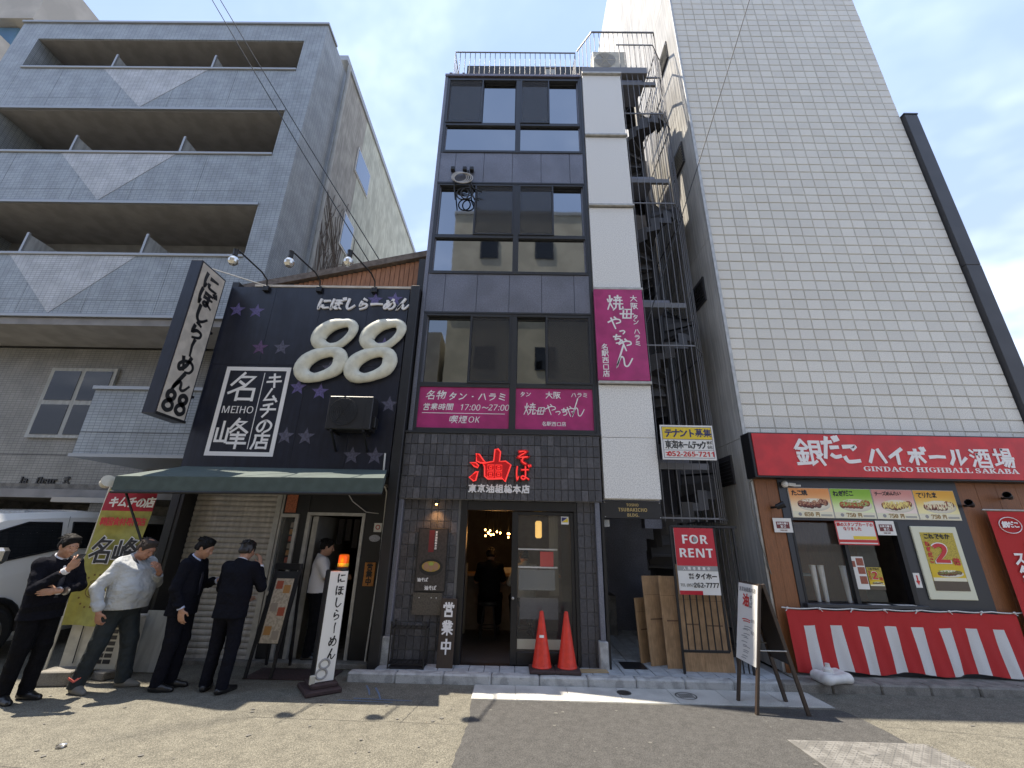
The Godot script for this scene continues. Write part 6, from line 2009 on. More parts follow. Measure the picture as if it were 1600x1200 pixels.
func snack_shop() -> void:
	var th := thing("snack_shop", "brown and red takeaway snack shop at the tower's foot", "shop", Vector3(5.9, 0.1, -6.6))
	var W := -6.62
	# walls: wood to the sides, dark frame round the window
	var x := 3.665
	for i in 2:
		part(th, "wood_board", bx(x + 0.001, x + 0.171, 0.1, 2.64, -6.72, W + rng.randf_range(-0.002, 0.002), 0.002), mats.wood_brown)
		x += 0.172
	x = 6.7
	for i in 5:
		part(th, "wood_board", bx(x + 0.001, x + 0.299, 0.1, 2.64, -6.72, W + rng.randf_range(-0.002, 0.002), 0.002), mats.wood_brown)
		x += 0.3
	part(th, "frame_panel", bx(4.01, 6.7, 2.05, 2.64, -6.72, W + 0.012), mats.charcoal_frame)
	part(th, "frame_panel", bx(4.01, 4.09, 0.1, 2.05, -6.72, W + 0.012), mats.charcoal_frame)
	part(th, "frame_panel", bx(5.66, 6.7, 0.1, 2.05, -6.72, W + 0.012), mats.charcoal_frame)
	part(th, "frame_panel", bx(4.09, 5.66, 0.1, 0.93, -6.72, W + 0.012), mats.charcoal_frame)
	# serving window: two glass lights, counter ledge and a dim kitchen
	var wn := part(th, "serving_window", bx(4.09, 4.12, 0.93, 2.05, -6.7, W + 0.02), mats.black_metal)
	part(wn, "mullion", bx(4.82, 4.87, 0.93, 2.05, -6.69, W + 0.0), mats.black_metal)
	part(wn, "jamb", bx(5.6, 5.66, 0.93, 2.05, -6.7, W + 0.02), mats.black_metal)
	part(wn, "sill", bx(4.06, 5.72, 0.9, 0.945, -6.75, W + 0.09, 0.006), mats.charcoal_frame)
	part(wn, "pane", sheet(4.12, 4.82, 0.97, 2.02, -6.67), mats.clear_glass)
	part(wn, "pane", sheet(4.87, 5.28, 0.97, 2.02, -6.66), mats.clear_glass)
	part(th, "kitchen_wall", bx(4.0, 6.2, 0.5, 2.3, -8.3, -8.25), mats.wood_brown)
	part(th, "kitchen_wall", bx(3.95, 4.0, 0.1, 2.3, -8.3, -6.73), mats.wood_brown)
	part(th, "kitchen_wall", bx(6.2, 6.25, 0.1, 2.3, -8.3, -6.73), mats.interior_dark)
	part(th, "kitchen_ceiling", bx(3.95, 6.25, 2.3, 2.35, -8.3, -6.73), mats.interior_mid)
	part(th, "kitchen_bench", bx(4.0, 6.2, 0.1, 0.88, -7.5, -6.76), mats.steel_plate)
	for q in [[4.5, 1.0], [4.62, 1.04], [4.95, 1.02]]:
		var g0 := Geo.new()
		g0.lathe([Vector2(0, 0), Vector2(0.026, 0), Vector2(0.04, 0.5), Vector2(0.044, 0.52), Vector2(0, 0.52)], Vector3(q[0], 0.9, -6.95), 12)
		part(th, "cup_stack", g0, mats.white_plastic)
	part(th, "shelf", bx(4.1, 4.7, 1.25, 1.28, -7.6, -7.2), mats.partition)
	part(th, "shelf_box", bx(4.16, 4.36, 1.28, 1.45, -7.5, -7.3), mats.wood_brown)
	for q in [[4.95, 5.2], [5.3, 5.56]]:
		part(th, "ledge_card", bx(q[0], q[1], 0.948, 0.951, W + 0.0, W + 0.08), mats.white_paint)
	# red sign board
	var sg := part(th, "sign_board", bx(3.6, 8.25, 2.64, 3.33, -6.69, -6.44, 0.006), mats.black_metal)
	part(sg, "sign_face", bx(3.64, 8.25, 2.67, 3.31, -6.445, -6.425), mats.sign_red)
	var g := Geo.new()
	var z := -6.425
	letters(sg, "letter", mats.white_ink, "銀", Vector3(4.25, 3.22, z), 0.40, 0.047, Vector3.RIGHT, Vector3.UP, Vector2(1, 0), 0.008, 0.1, 1.05)
	letters(sg, "letter", mats.white_ink, "だ", Vector3(4.66, 3.28, z), 0.36, 0.06, Vector3.RIGHT, Vector3.UP, Vector2(1, 0), 0.008, 0.15, 0.8)
	letters(sg, "letter", mats.white_ink, "こ", Vector3(4.93, 3.19, z), 0.34, 0.06, Vector3.RIGHT, Vector3.UP, Vector2(1, 0), 0.008, 0.15, 0.9)
	letters(sg, "letter", mats.white_ink, "ハイボール", Vector3(5.33, 3.12, z), 0.255, 0.052, Vector3.RIGHT, Vector3.UP, Vector2(1.13, 0), 0.008, 0.15, 1.05, 0.05)
	letters(sg, "letter", mats.white_ink, "酒場", Vector3(6.87, 3.14, z), 0.3, 0.034, Vector3.RIGHT, Vector3.UP, Vector2(1.12, 0), 0.008, 0.05, 1.02)
	latin(sg, "lettering", "GINDACO HIGHBALL SAKABA", Vector3(6.37, 2.795, z + 0.003), 0.072, mats.white_ink, 0.006, true, true, Basis.IDENTITY, 1.5)
	# four menu boards
	var foods := [
		food_print(Color(0.93, 0.62, 0.35), Color(0.96, 0.9, 0.78), Color(0.45, 0.16, 0.09), Color(0.75, 0.55, 0.4), 1),
		food_print(Color(0.55, 0.75, 0.2), Color(0.9, 0.93, 0.75), Color(0.7, 0.28, 0.1), Color(0.6, 0.75, 0.35), 2),
		food_print(Color(0.85, 0.58, 0.55), Color(0.95, 0.88, 0.84), Color(0.55, 0.2, 0.1), Color(0.93, 0.85, 0.5), 3, true),
		food_print(Color(0.92, 0.68, 0.2), Color(0.96, 0.92, 0.7), Color(0.5, 0.18, 0.08), Color(0.95, 0.9, 0.75), 4, true)]
	var names := ["orange menu board with a plate of dark glazed balls, price 650", "green menu board with a plate of balls, price 750", "pink menu board with a striped plate of balls, price 750", "yellow menu board with a striped plate of balls, price 750"]
	var cap := ["たこ焼", "ねぎだこ", "チーズめんたい", "てりたま"]
	for i in 4:
		var x0 := 4.135 + i * 0.622
		var mb := thing("menu_board", names[i], "menu board", Vector3(x0 + 0.3, 2.3, -6.6), "menu boards over the serving window")
		part(mb, "board", bx(x0, x0 + 0.612, 2.085, 2.515, W + 0.014, W + 0.03), mats.white_paint)
		g = Geo.new()
		g.uvquad(Vector3(x0 + 0.004, 2.089, W + 0.033), Vector3(x0 + 0.608, 2.089, W + 0.033), Vector3(x0 + 0.608, 2.511, W + 0.033), Vector3(x0 + 0.004, 2.511, W + 0.033))
		part(mb, "print", g, foods[i])
		g = Geo.new()
		ink(g, cap[i], Vector3(x0 + 0.04, 2.48, W + 0.034), 0.08 if cap[i].length() < 5 else 0.06, 0.013 if cap[i].length() < 5 else 0.009, Vector3.RIGHT, Vector3.UP, Vector2(0.95, 0.03), 0.001)
		part(mb, "lettering", g, mats.black_ink)
		var br := mat("price_brown", lin(0.3, 0.16, 0.03), 0.5)
		latin(mb, "price", ["650", "750", "750", "750"][i], Vector3(x0 + 0.24, 2.133, W + 0.036), 0.058, br, 0.003, true)
		g = Geo.new()
		ink(g, "円", Vector3(x0 + 0.34, 2.165, W + 0.034), 0.06, 0.01, Vector3.RIGHT, Vector3.UP, Vector2(1, 0), 0.001)
		part(mb, "lettering", g, br)
		g = Geo.new()
		g.prism(oval(x0 + 0.11, 2.133, 0.025, 0.025), Vector3(0, 0, W + 0.036), Vector3.RIGHT, Vector3.UP, 0.001)
		g.span(x0 + 0.42, x0 + 0.58, 2.11, 2.12, W + 0.033, W + 0.035)
		g.span(x0 + 0.42, x0 + 0.58, 2.125, 2.135, W + 0.033, W + 0.035)
		part(mb, "small_print", g, mats.grey_plastic)
	# large framed poster
	var po := thing("framed_poster", "cream framed poster with a big red 2 beside the serving window", "poster", Vector3(6.14, 1.5, -6.6))
	part(po, "frame", bx(5.815, 6.475, 1.025, 1.995, W + 0.013, W + 0.04, 0.006), mat("cream_frame", lin(0.68, 0.68, 0.53), 0.5))
	poster_two(po, 5.92, 6.4, 1.14, 1.91, W + 0.041)
	# small notices on the glass and frame
	var nt := thing("red_notice", "red and white paper notice taped to the top of the serving window", "notice", Vector3(4.96, 1.9, -6.6))
	part(nt, "sheet", bx(4.72, 5.3, 1.72, 2.05, W + 0.034, W + 0.036), mats.white_paint)
	g = Geo.new()
	g.span(4.72, 5.3, 1.72, 1.735, W + 0.036, W + 0.038); g.span(4.735, 5.29, 1.752, 1.79, W + 0.036, W + 0.038)
	g.span(4.72, 4.735, 1.735, 2.05, W + 0.036, W + 0.038); g.span(5.285, 5.3, 1.735, 2.05, W + 0.036, W + 0.038); g.span(4.735, 5.285, 2.035, 2.05, W + 0.036, W + 0.038)
	ink(g, "銀のスタンプカードの", Vector3(4.745, 2.025, W + 0.035), 0.05, 0.009, Vector3.RIGHT, Vector3.UP, Vector2(1.06, 0), 0.002)
	ink(g, "なりました", Vector3(4.83, 1.965, W + 0.035), 0.05, 0.009, Vector3.RIGHT, Vector3.UP, Vector2(1.06, 0), 0.002)
	part(nt, "print", g, mats.red_ink)
	part(nt, "gold_box", bx(4.95, 5.28, 1.795, 1.84, W + 0.036, W + 0.038), mats.yellow_sign)
	for q in [[3.82, 1.87, "pinned to the brown boards"], [5.32, 1.86, "beside the red notice"]]:
		var cd := thing("take_out_card", "small white card with dark red block, " + q[2], "notice", Vector3(q[0] + 0.13, q[1], -6.6), "white cards")
		part(cd, "card", bx(q[0], q[0] + 0.27, q[1], q[1] + 0.2, W + 0.034, W + 0.037), mats.white_paint)
		var dr := mat("dark_red_ink", lin(0.17, 0.03, 0.03), 0.5)
		part(cd, "block", bx(q[0] + 0.04, q[0] + 0.23, q[1] + 0.055, q[1] + 0.15, W + 0.037, W + 0.039), dr)
		g = Geo.new()
		ink(g, "お持ち帰り", Vector3(q[0] + 0.05, q[1] + 0.14, W + 0.039), 0.032, 0.005, Vector3.RIGHT, Vector3.UP, Vector2(1.06, 0), 0.001)
		ink(g, "窓口", Vector3(q[0] + 0.095, q[1] + 0.1, W + 0.039), 0.036, 0.006, Vector3.RIGHT, Vector3.UP, Vector2(1.25, 0), 0.001)
		part(cd, "lettering", g, mats.white_ink)
		latin(cd, "lettering", "TAKE OUT", Vector3(q[0] + 0.135, q[1] + 0.03, W + 0.039), 0.016, dr, 0.002)
	var fl := thing("flyer", "flyer with food pictures taped low inside the serving window", "notice", Vector3(5.0, 1.2, -6.65), "flyers")
	part(fl, "sheet", bx(4.84, 5.06, 1.13, 1.56, W - 0.03, W - 0.028), mats.white_paint)
	for q in [[4.95, 5.05, 1.44, 1.54], [4.95, 5.05, 1.33, 1.42], [4.95, 5.05, 1.2, 1.3], [4.85, 4.93, 1.42, 1.5]]:
		part(fl, "picture", bx(q[0], q[1], q[2], q[3], W - 0.028, W - 0.026), mat("flyer_pic", lin(0.35, 0.1, 0.06), 0.6, {"tex": "blot", "scale": 9.0}))
	fl = thing("flyer", "small yellow flyer with a red 2 taped inside the serving window", "notice", Vector3(5.2, 1.2, -6.65), "flyers")
	poster_two(fl, 5.07, 5.28, 1.13, 1.42, W - 0.028)
	var ar := thing("arrow_sticker", "white sticker with a red arrow on the dark window jamb", "sticker", Vector3(5.72, 1.2, -6.6))
	part(ar, "sheet", bx(5.68, 5.77, 1.17, 1.36, W + 0.014, W + 0.017), mats.white_paint)
	g = Geo.new()
	g.prism(PackedVector2Array([Vector2(5.715, 1.33), Vector2(5.735, 1.33), Vector2(5.735, 1.26), Vector2(5.755, 1.26), Vector2(5.725, 1.2), Vector2(5.695, 1.26), Vector2(5.715, 1.26)]), Vector3(0, 0, W + 0.019), Vector3.RIGHT, Vector3.UP, 0.001)
	part(ar, "arrow", g, mats.red_ink)
	# spot lamps
	for q in [[3.86, 2.22, 1, "on the left wood boards"], [6.75, 2.3, -1, "above the red banner"], [7.35, 2.42, -1, "at the far right of the wood boards"]]:
		var sp := thing("spot_lamp", "small black spotlight " + q[3], "lamp", Vector3(q[0], q[1], -6.6), "black spotlights")
		g = Geo.new()
		g.lathe([Vector2(0, 0), Vector2(0.035, 0.0), Vector2(0.045, 0.05), Vector2(0.05, 0.12), Vector2(0.044, 0.12), Vector2(0.04, 0.06)], Vector3(0, 0, 0.09), 14, Basis(Vector3.FORWARD, 1.2 * q[2]) * Basis(Vector3.RIGHT, 0.5))
		own(sp, "head", g, mats.black_metal)
		g = Geo.new()
		g.beam(Vector3(0, 0, -0.02), Vector3(0, 0, 0.09), 0.03, 0.03)
		own(sp, "arm", g, mats.black_metal)
	var cl := thing("clip_lamp", "white clip lamp hanging under the red sign board", "lamp", Vector3(4.08, 2.56, -6.55))
	g = Geo.new()
	g.ball(Vector3.ZERO, Vector3(0.05, 0.05, 0.05), 14)
	own(cl, "bulb", g, mats.white_plastic)
	g = Geo.new()
	g.beam(Vector3(0.05, 0, 0), Vector3(0.16, -0.01, 0), 0.03, 0.05, 0.006); g.beam(Vector3(0.12, -0.02, 0), Vector3(0.22, -0.02, 0.02), 0.02, 0.025)
	own(cl, "clip", g, mats.white_plastic)
	var cb := thing("loose_cable", "thin cable hanging between tower flank and red sign", "cable", Vector3(3.62, 2.0, -6.6))
	g = Geo.new()
	g.tube([Vector3(3.68, 2.66, -6.6), Vector3(3.58, 2.58, -6.6), Vector3(3.55, 2.2, -6.6), Vector3(3.6, 1.75, -6.62), Vector3(3.68, 1.3, -6.62)], 0.008, 6)
	part(cb, "cable", g, mat("grey_wire", lin(0.14, 0.13, 0.11), 0.6))
	curtain()
	# red banner at the right
	var bn := thing("red_banner", "tall red hanging banner with white brush letters at right edge", "banner", Vector3(7.2, 1.3, -6.5))
	g = Geo.new()
	for i in 12:
		for j in 10:
			var q := []
			for e in [[0, 0], [1, 0], [1, 1], [0, 1]]:
				var u: float = (i + e[0]) / 12.0; var v: float = (j + e[1]) / 10.0
				q.append(Vector3(6.92 + u * 0.6, 2.22 - v * 1.75, -6.5 + 0.012 * sin(u * 9.0 + v * 2.0) * v))
			g.quad(q[0], q[1], q[2], q[3], Vector3.BACK)
	part(bn, "cloth", g, mats.cloth_red)
	g = Geo.new()
	g.tube([Vector3(6.86, 2.24, -6.5), Vector3(7.56, 2.24, -6.5)], 0.012, 8)
	part(bn, "top_rod", g, mats.aluminium)
	g = Geo.new()
	z = -6.485
	g.tube(ring_oval(Vector3(7.18, 2.03, z), 0.16, 0.11), 0.006, 4, true)
	ink(g, "銀だこ", Vector3(7.06, 2.08, z), 0.085, 0.014, Vector3.RIGHT, Vector3.UP, Vector2(0.95, 0), 0.002)
	letters(bn, "letter", mats.white_ink, "本日", Vector3(7.28, 1.83, z), 0.19, 0.035, Vector3.RIGHT, Vector3.UP, Vector2(0, -1.05), 0.002)
	letters(bn, "letter", mats.white_ink, "スタンプ", Vector3(7.06, 1.66, z), 0.16, 0.03, Vector3.RIGHT, Vector3.UP, Vector2(0.06, -1.05), 0.002)
	letters(bn, "numeral", mats.white_ink, "8", Vector3(7.26, 1.42, z), 0.36, 0.05, Vector3.RIGHT, Vector3.UP, Vector2(1, 0), 0.002, 0.0, 0.7)
	letters(bn, "letter", mats.white_ink, "個", Vector3(7.1, 0.95, z), 0.34, 0.035, Vector3.RIGHT, Vector3.UP, Vector2(1, 0), 0.002, 0.0, 0.9)
	part(bn, "emblem", g, mats.white_ink)

func ring_oval(c: Vector3, rx: float, ry: float) -> Array:
	var p := []
	for i in 24: p.append(c + Vector3(cos(TAU * i / 24) * rx, sin(TAU * i / 24) * ry, 0))
	return p

# yellow poster with a large red 2 over a plate
func poster_two(po: Node3D, x0: float, x1: float, y0: float, y1: float, z: float) -> void:
	var w := x1 - x0
	var h := y1 - y0
	if not mats.has("plate_print"):
		mats["plate_print"] = food_print(Color(0.85, 0.72, 0.12), Color(0.85, 0.72, 0.12), Color(0.5, 0.25, 0.1), Color(0.35, 0.5, 0.15), 9)
	part(po, "sheet", bx(x0, x1, y0, y1, z, z + 0.002), mat("poster_yellow", lin(0.55, 0.42, 0.05), 0.5, {"tex": "blot", "scale": 6.0}))
	part(po, "lower_block", bx(x0, x1, y0, y0 + h * 0.16, z + 0.002, z + 0.004), mat("poster_brown", lin(0.1, 0.075, 0.05), 0.5))
	var g := Geo.new()
	g.uvquad(Vector3(x0 + w * 0.02, y0 + h * 0.16, z + 0.005), Vector3(x1 - w * 0.02, y0 + h * 0.16, z + 0.005), Vector3(x1 - w * 0.02, y0 + h * 0.45, z + 0.005), Vector3(x0 + w * 0.02, y0 + h * 0.45, z + 0.005))
	part(po, "plate_picture", g, mats.plate_print)
	latin(po, "number", "2", Vector3(x0 + w * 0.45, y0 + h * 0.63, z + 0.006), h * 0.36, mats.white_ink, 0.002, false, true, Basis.IDENTITY, 1.25)
	latin(po, "number", "2", Vector3(x0 + w * 0.45, y0 + h * 0.63, z + 0.008), h * 0.33, mats.red_ink, 0.004, false, true, Basis.IDENTITY, 1.2)
	g = Geo.new()
	ink(g, "これでもか", Vector3(x0 + w * 0.08, y1 - h * 0.02, z + 0.004), w * 0.15, w * 0.026, Vector3.RIGHT, Vector3.UP, Vector2(1.05, 0), 0.001)
	part(po, "lettering", g, mats.black_ink)
	g = Geo.new()
	ink(g, "倍", Vector3(x0 + w * 0.74, y0 + h * 0.56, z + 0.007), w * 0.2, w * 0.03, Vector3.RIGHT, Vector3.UP, Vector2(1, 0), 0.001)
	ink(g, "ねぎだこ", Vector3(x0 + w * 0.06, y1 - h * 0.16, z + 0.004), w * 0.13, w * 0.03, Vector3.RIGHT, Vector3.UP, Vector2(0, -1.2), 0.001)
	part(po, "lettering", g, mats.red_ink)

func curtain() -> void:
	var th := thing("striped_curtain", "red and white striped curtain hung below the serving window", "curtain", Vector3(5.3, 0.5, -6.5))
	var x0 := 3.74
	var x1 := 6.86
	var ytop := 0.875
	var wave := func(u: float, v: float) -> Vector3:
		var x := x0 + (x1 - x0) * u
		var sag := 0.012 * absf(sin(u * PI * 7.0))
		return Vector3(x + 0.012 * v * sin(u * 31.0), ytop - sag * (1.0 - v) - v * (0.73 + 0.02 * sin(u * 23.0)), -6.53 + v * 0.03 + v * (0.012 * sin(u * 47.0 + 2.6 * v) + 0.014 * sin(u * 19.0 + 1.0 + 2.0 * v) + 0.007 * sin(u * 101.0 - 3.0 * v)) + 0.006 * sin(u * 64.0 + v * 9.0) * (1.0 - v))
	# stripe edges along u: eight white stripes
	var edges := [0.0]
	for i in 8:
		edges.append(0.065 + i * 0.116); edges.append(0.065 + i * 0.116 + 0.05)
	edges.append(1.0)
	var red := Geo.new()
	var white := []
	var vs := 0.28
	for e in edges.size() - 1:
		var wht: bool = e % 2 == 1
		var g := Geo.new()
		var n := 6
		for i in n:
			for j in 16:
				var v0 := j / 16.0 if j > 0 else 0.0
				var q := []
				var nn := []
				var vv := (j + 0.5) / 16.0
				for k in [[0, 0], [1, 0], [1, 1], [0, 1]]:
					var u: float = lerpf(edges[e], edges[e + 1], (i + k[0]) / float(n))
					var v: float = (j + k[1]) / 16.0
					var p: Vector3 = wave.call(u, v)
					q.append(p)
					var du: Vector3 = wave.call(u + 0.002, v) - wave.call(u - 0.002, v)
					var dv: Vector3 = wave.call(u, minf(v + 0.01, 1.01)) - wave.call(u, v - 0.01)
					nn.append(dv.cross(du).normalized())
				var t := g if wht and vv > vs else red
				t.tri(q[0], q[1], q[2], nn[0], nn[1], nn[2]); t.tri(q[0], q[2], q[3], nn[0], nn[2], nn[3])
		if wht: white.append(g)
	part(th, "red_cloth", red, mats.cloth_red)
	for g in white: part(th, "white_stripe", g, mats.cloth_white)
	var cord := Geo.new()
	var pts := []
	for i in 29:
		var u := i / 28.0
		pts.append(Vector3(x0 - 0.05 + (x1 - x0 + 0.2) * u, ytop + 0.02 - 0.014 * absf(sin(u * PI * 7.0)), -6.525))
	cord.tube(pts, 0.008, 6)
	part(th, "cord", cord, mats.cloth_white)
	for i in 8:
		var k := Geo.new()
		var c := Vector3(x0 + 0.02 + (x1 - x0 - 0.05) * i / 7.0, ytop + 0.015, -6.51)
		k.ball(c, Vector3(0.022, 0.016, 0.012), 8)
		k.beam(c, c + Vector3(0.03 if i % 2 else -0.03, -0.035, 0.004), 0.012, 0.006)
		part(th, "knot", k, mats.cloth_white)

# ---------------------------------------------------------------- buildings across the street, mirrored in the windows
func far_things() -> void:
	var th := thing("opposite_building", "cream office building across the street, seen mirrored in the dark windows", "building", Vector3(1, 0, 6))
	part(th, "wall", bx(-3.25, 5.4, 0, 17.2, 4.0, 14.0), mats.cream_wall)
	part(th, "coping", bx(-3.3, 5.45, 17.2, 17.4, 3.95, 14.0), mats.partition)
	for j in 5:
		for i in 3:
			var x := -1.9 + i * 2.7
			var y := 2.9 + j * 2.9
			var w := part(th, "window", bx(x, x + 0.9, y, y + 1.1, 3.96, 4.0), mats.charcoal_frame)
			part(w, "pane", bx(x + 0.06, x + 0.84, y + 0.06, y + 1.04, 3.95, 3.958), mats.dark_glass)
	for y in [5.6, 11.4]:
		part(th, "belt_course", bx(-3.26, 5.41, y, y + 0.12, 3.93, 4.0), mats.partition)
	th = thing("opposite_flats", "grey block of flats with balconies across the street, seen mirrored in the first floor windows", "building", Vector3(-9, 0, 6))
	part(th, "wall", bx(-15.0, -3.6, 0, 10.8, 4.6, 14.0), mats.grey_wall)
	for j in 3:
		var y := 2.7 + j * 2.8
		part(th, "balcony", bx(-14.5, -4.2, y, y + 1.05, 3.5, 3.62), mats.beige_wall)
		part(th, "balcony_slab", bx(-14.5, -4.2, y - 0.12, y, 3.5, 4.6), mats.soffit)
		for i in 4:
			part(th, "balcony_door", bx(-13.8 + i * 2.5, -12.0 + i * 2.5, y, y + 2.0, 4.56, 4.6), mats.dark_glass)
	# overhead wires
	var wr := thing("overhead_wire", "pair of thin overhead wires slanting down to the ramen shop's roof", "wire", Vector3(-7, 14.8, -7))
	for k in 2:
		var g := Geo.new()
		var a := Vector3(-8.13 + k * 0.22, 14.9, -7.0); var b := Vector3(-2.9 + k * 0.25, 6.75, -7.6)
		var a2 := a + (a - b) * 0.7
		var pts := []
		for i in 13:
			var t := i / 12.0
			pts.append(a2.lerp(b, t) - Vector3(0, sin(t * PI) * 0.12, 0))
		g.tube(pts, 0.011, 5)
		part(wr, "wire", g, mats.cable)
	wr = thing("overhead_wire", "single thin wire running up in front of the white tower", "wire", Vector3(4, 10, -6))
	var g2 := Geo.new()
	var pts2 := []
	for i in 13:
		var t := i / 12.0
		pts2.append(Vector3(2.2, 5.2, -6.4).lerp(Vector3(6.9, 18.5, -5.6), t) - Vector3(0, sin(t * PI) * 0.15, 0))
	g2.tube(pts2, 0.009, 5)
	part(wr, "wire", g2, mats.cable)

# ---------------------------------------------------------------- street things, left
func street_things_left() -> void:
	var g: Geo
	# yellow banner on a pole
	var bn := thing("yellow_banner", "yellow upright banner with red heading beside the ramen shop", "banner", Vector3(-5.66, 0, -6.0))
	g = Geo.new()
	g.tube([Vector3(-5.68, 0.02, -6.0), Vector3(-5.62, 2.34, -6.0)], 0.014, 8)
	part(bn, "pole", g, mats.beige_plastic)
	g = Geo.new()
	g.tube([Vector3(-5.62, 2.28, -6.0), Vector3(-4.9, 2.26, -5.98)], 0.01, 6)
	part(bn, "cross_rod", g, mats.white_plastic)
	var P := func(u: float, v: float) -> Vector3:
		return Vector3(-5.6 - v * 0.05 + u * 0.68, 2.24 - v * 1.66, -5.98 + 0.03 * sin(u * 8.0 + v * 3.0) * v + 0.015 * sin(v * 11.0 + u * 3.0))
	for q in [[0.0, 0.02, "hem", "cloth_yellow"], [0.02, 0.17, "red_band", "banner_red"], [0.17, 1.0, "cloth", "cloth_yellow"]]:
		g = Geo.new()
		var m := 2 if q[0] < 0.1 else 14
		for i in 12:
			for j in m:
				var c := []
				for e in [[0, 0], [1, 0], [1, 1], [0, 1]]:
					c.append(P.call((i + e[0]) / 12.0, lerpf(q[0], q[1], (j + e[1]) / float(m))))
				g.quad(c[0], c[1], c[2], c[3], Vector3.BACK)
		part(bn, q[2], g, mat("banner_red", lin(0.36, 0.02, 0.045), 0.75, {"back": Color(0.3, 0.03, 0.05)}) if q[3] == "banner_red" else mats.cloth_yellow)
	g = Geo.new()
	ink(g, "キムチの店", Vector3(-5.53, 2.14, -5.945), 0.135, 0.022, Vector3.RIGHT, Vector3.UP, Vector2(0.93, 0), 0.001, 0.0, 1.0, 0.1)
	part(bn, "heading", g, mats.white_ink)
	g = Geo.new()
	ink(g, "韓国食材専門店", Vector3(-5.55, 1.87, -5.94), 0.1, 0.016, Vector3.RIGHT, Vector3.UP, Vector2(0.98, 0), 0.001, 0.0, 0.9)
	part(bn, "lettering", g, mats.red_ink)
	letters(bn, "letter_outline", mats.white_ink, "名峰", Vector3(-5.55, 1.62, -5.94), 0.32, 0.06, Vector3.RIGHT, Vector3.UP, Vector2(1.04, 0), 0.001, 0.0, 0.95)
	letters(bn, "letter", mats.black_ink, "名峰", Vector3(-5.55, 1.62, -5.934), 0.32, 0.036, Vector3.RIGHT, Vector3.UP, Vector2(1.04, 0), 0.001, 0.0, 0.95)
	g = Geo.new()
	g.tube(ring_oval(Vector3(-5.35, 0.98, -5.935), 0.085, 0.075), 0.005, 4, true)
	g.tube(ring_oval(Vector3(-5.35, 0.99, -5.935), 0.05, 0.07), 0.004, 4, true)
	g.tube(ring_oval(Vector3(-5.35, 1.08, -5.935), 0.06, 0.018), 0.005, 4, true)
	for i in 14:
		var a := TAU * i / 14
		g.cbox(Vector3(-5.35 + cos(a) * 0.16, 0.98 + sin(a) * 0.19, -5.935), Vector3(0.022, 0.022, 0.003), 0.0)
	part(bn, "pot_print", g, mat("brown_ink", lin(0.16, 0.09, 0.02), 0.7))
	# black strap from awning
	var st := thing("awning_crank", "black crank rod slanting down from the awning across the yellow banner", "rod", Vector3(-5.2, 2.3, -5.8))
	g = Geo.new()
	g.tube([Vector3(-5.28, 2.3, -5.8), Vector3(-4.72, 1.4, -5.85)], 0.016, 6)
	part(st, "rod", g, mats.black_metal)
	# standing outdoor unit and its footings
	var ac := thing("air_conditioner_unit", "cream outdoor air conditioner unit standing on the ground under the yellow banner", "air conditioner", Vector3(-5.25, 0.08, -6.2), "outdoor units")
	var x0 := -5.62
	var x1 := -4.9
	part(ac, "casing", bx(x0, x1, 0.08, 0.64, -6.38, -6.1, 0.012), mats.beige_plastic)
	part(ac, "top_cover", bx(x0 - 0.008, x1 + 0.008, 0.641, 0.665, -6.39, -6.09, 0.006), mats.white_plastic)
	part(ac, "corner_post", bx(-5.3, -5.24, 0.085, 0.64, -6.1, -6.085, 0.004), mats.white_plastic)
	for j in 7:
		for i in 2:
			part(ac, "grille_slot", bx(-5.19 + i * 0.105, -5.1 + i * 0.105, 0.15 + j * 0.066, 0.195 + j * 0.066, -6.1, -6.096), mats.black_paint)
	for x in [-5.5, -5.0]:
		part(ac, "foot", bx(x - 0.03, x + 0.03, 0.03, 0.08, -6.36, -6.12), mats.black_metal)
	g = Geo.new()
	g.tube([Vector3(-5.45, 0.62, -6.085), Vector3(-5.44, 0.15, -6.085)], 0.006, 5)
	part(ac, "drain_tube", g, mats.cable)
	var cbk := thing("concrete_block", "weathered concrete footing block on the road before the cream outdoor unit", "block", Vector3(-5.33, 0, -5.85))
	g = Geo.new()
	g.cbox(Vector3(-5.33, 0.075, -5.86), Vector3(0.36, 0.15, 0.24), 0.012, Basis(Vector3.UP, 0.15))
	part(cbk, "block", g, mats.old_concrete)
	cbk = thing("concrete_block", "small broken concrete block under the unit's right foot", "block", Vector3(-4.98, 0, -6.1))
	g = Geo.new()
	g.cbox(Vector3(-4.98, 0.045, -6.1), Vector3(0.2, 0.09, 0.22), 0.012, Basis(Vector3.UP, -0.3))
	part(cbk, "block", g, mats.old_concrete)
	var bd := thing("leaning_board", "grey sheet leaning on the shop corner behind the man in the pale jacket", "board", Vector3(-4.75, 0, -6.4))
	g = Geo.new()
	g.cbox(Vector3(-4.72, 0.35, -6.4), Vector3(0.5, 0.7, 0.015), 0.003, Basis(Vector3.RIGHT, -0.2))
	part(bd, "sheet", g, mats.partition)
	# lit standing sign
	var ls := thing("standing_sign", "narrow white upright sign with black brush letters on a dark base", "sign", Vector3(-2.26, 0, -5.9))
	var tb := Basis(Vector3.UP, 0.62)
	var c := Vector3(-2.25, 0, -5.9)
	g = Geo.new()
	g.cbox(c + Vector3(0, 0.025, 0.03), Vector3(0.4, 0.05, 0.46), 0.012, tb)
	g.cbox(c + Vector3(0, 0.07, 0), Vector3(0.3, 0.05, 0.36), 0.012, tb)
	part(ls, "base", g, mats.rubber)
	g = Geo.new()
	g.cbox(c + Vector3(0, 0.69, 0), Vector3(0.23, 1.2, 0.2), 0.01, tb)
	part(ls, "cabinet", g, mats.black_metal)
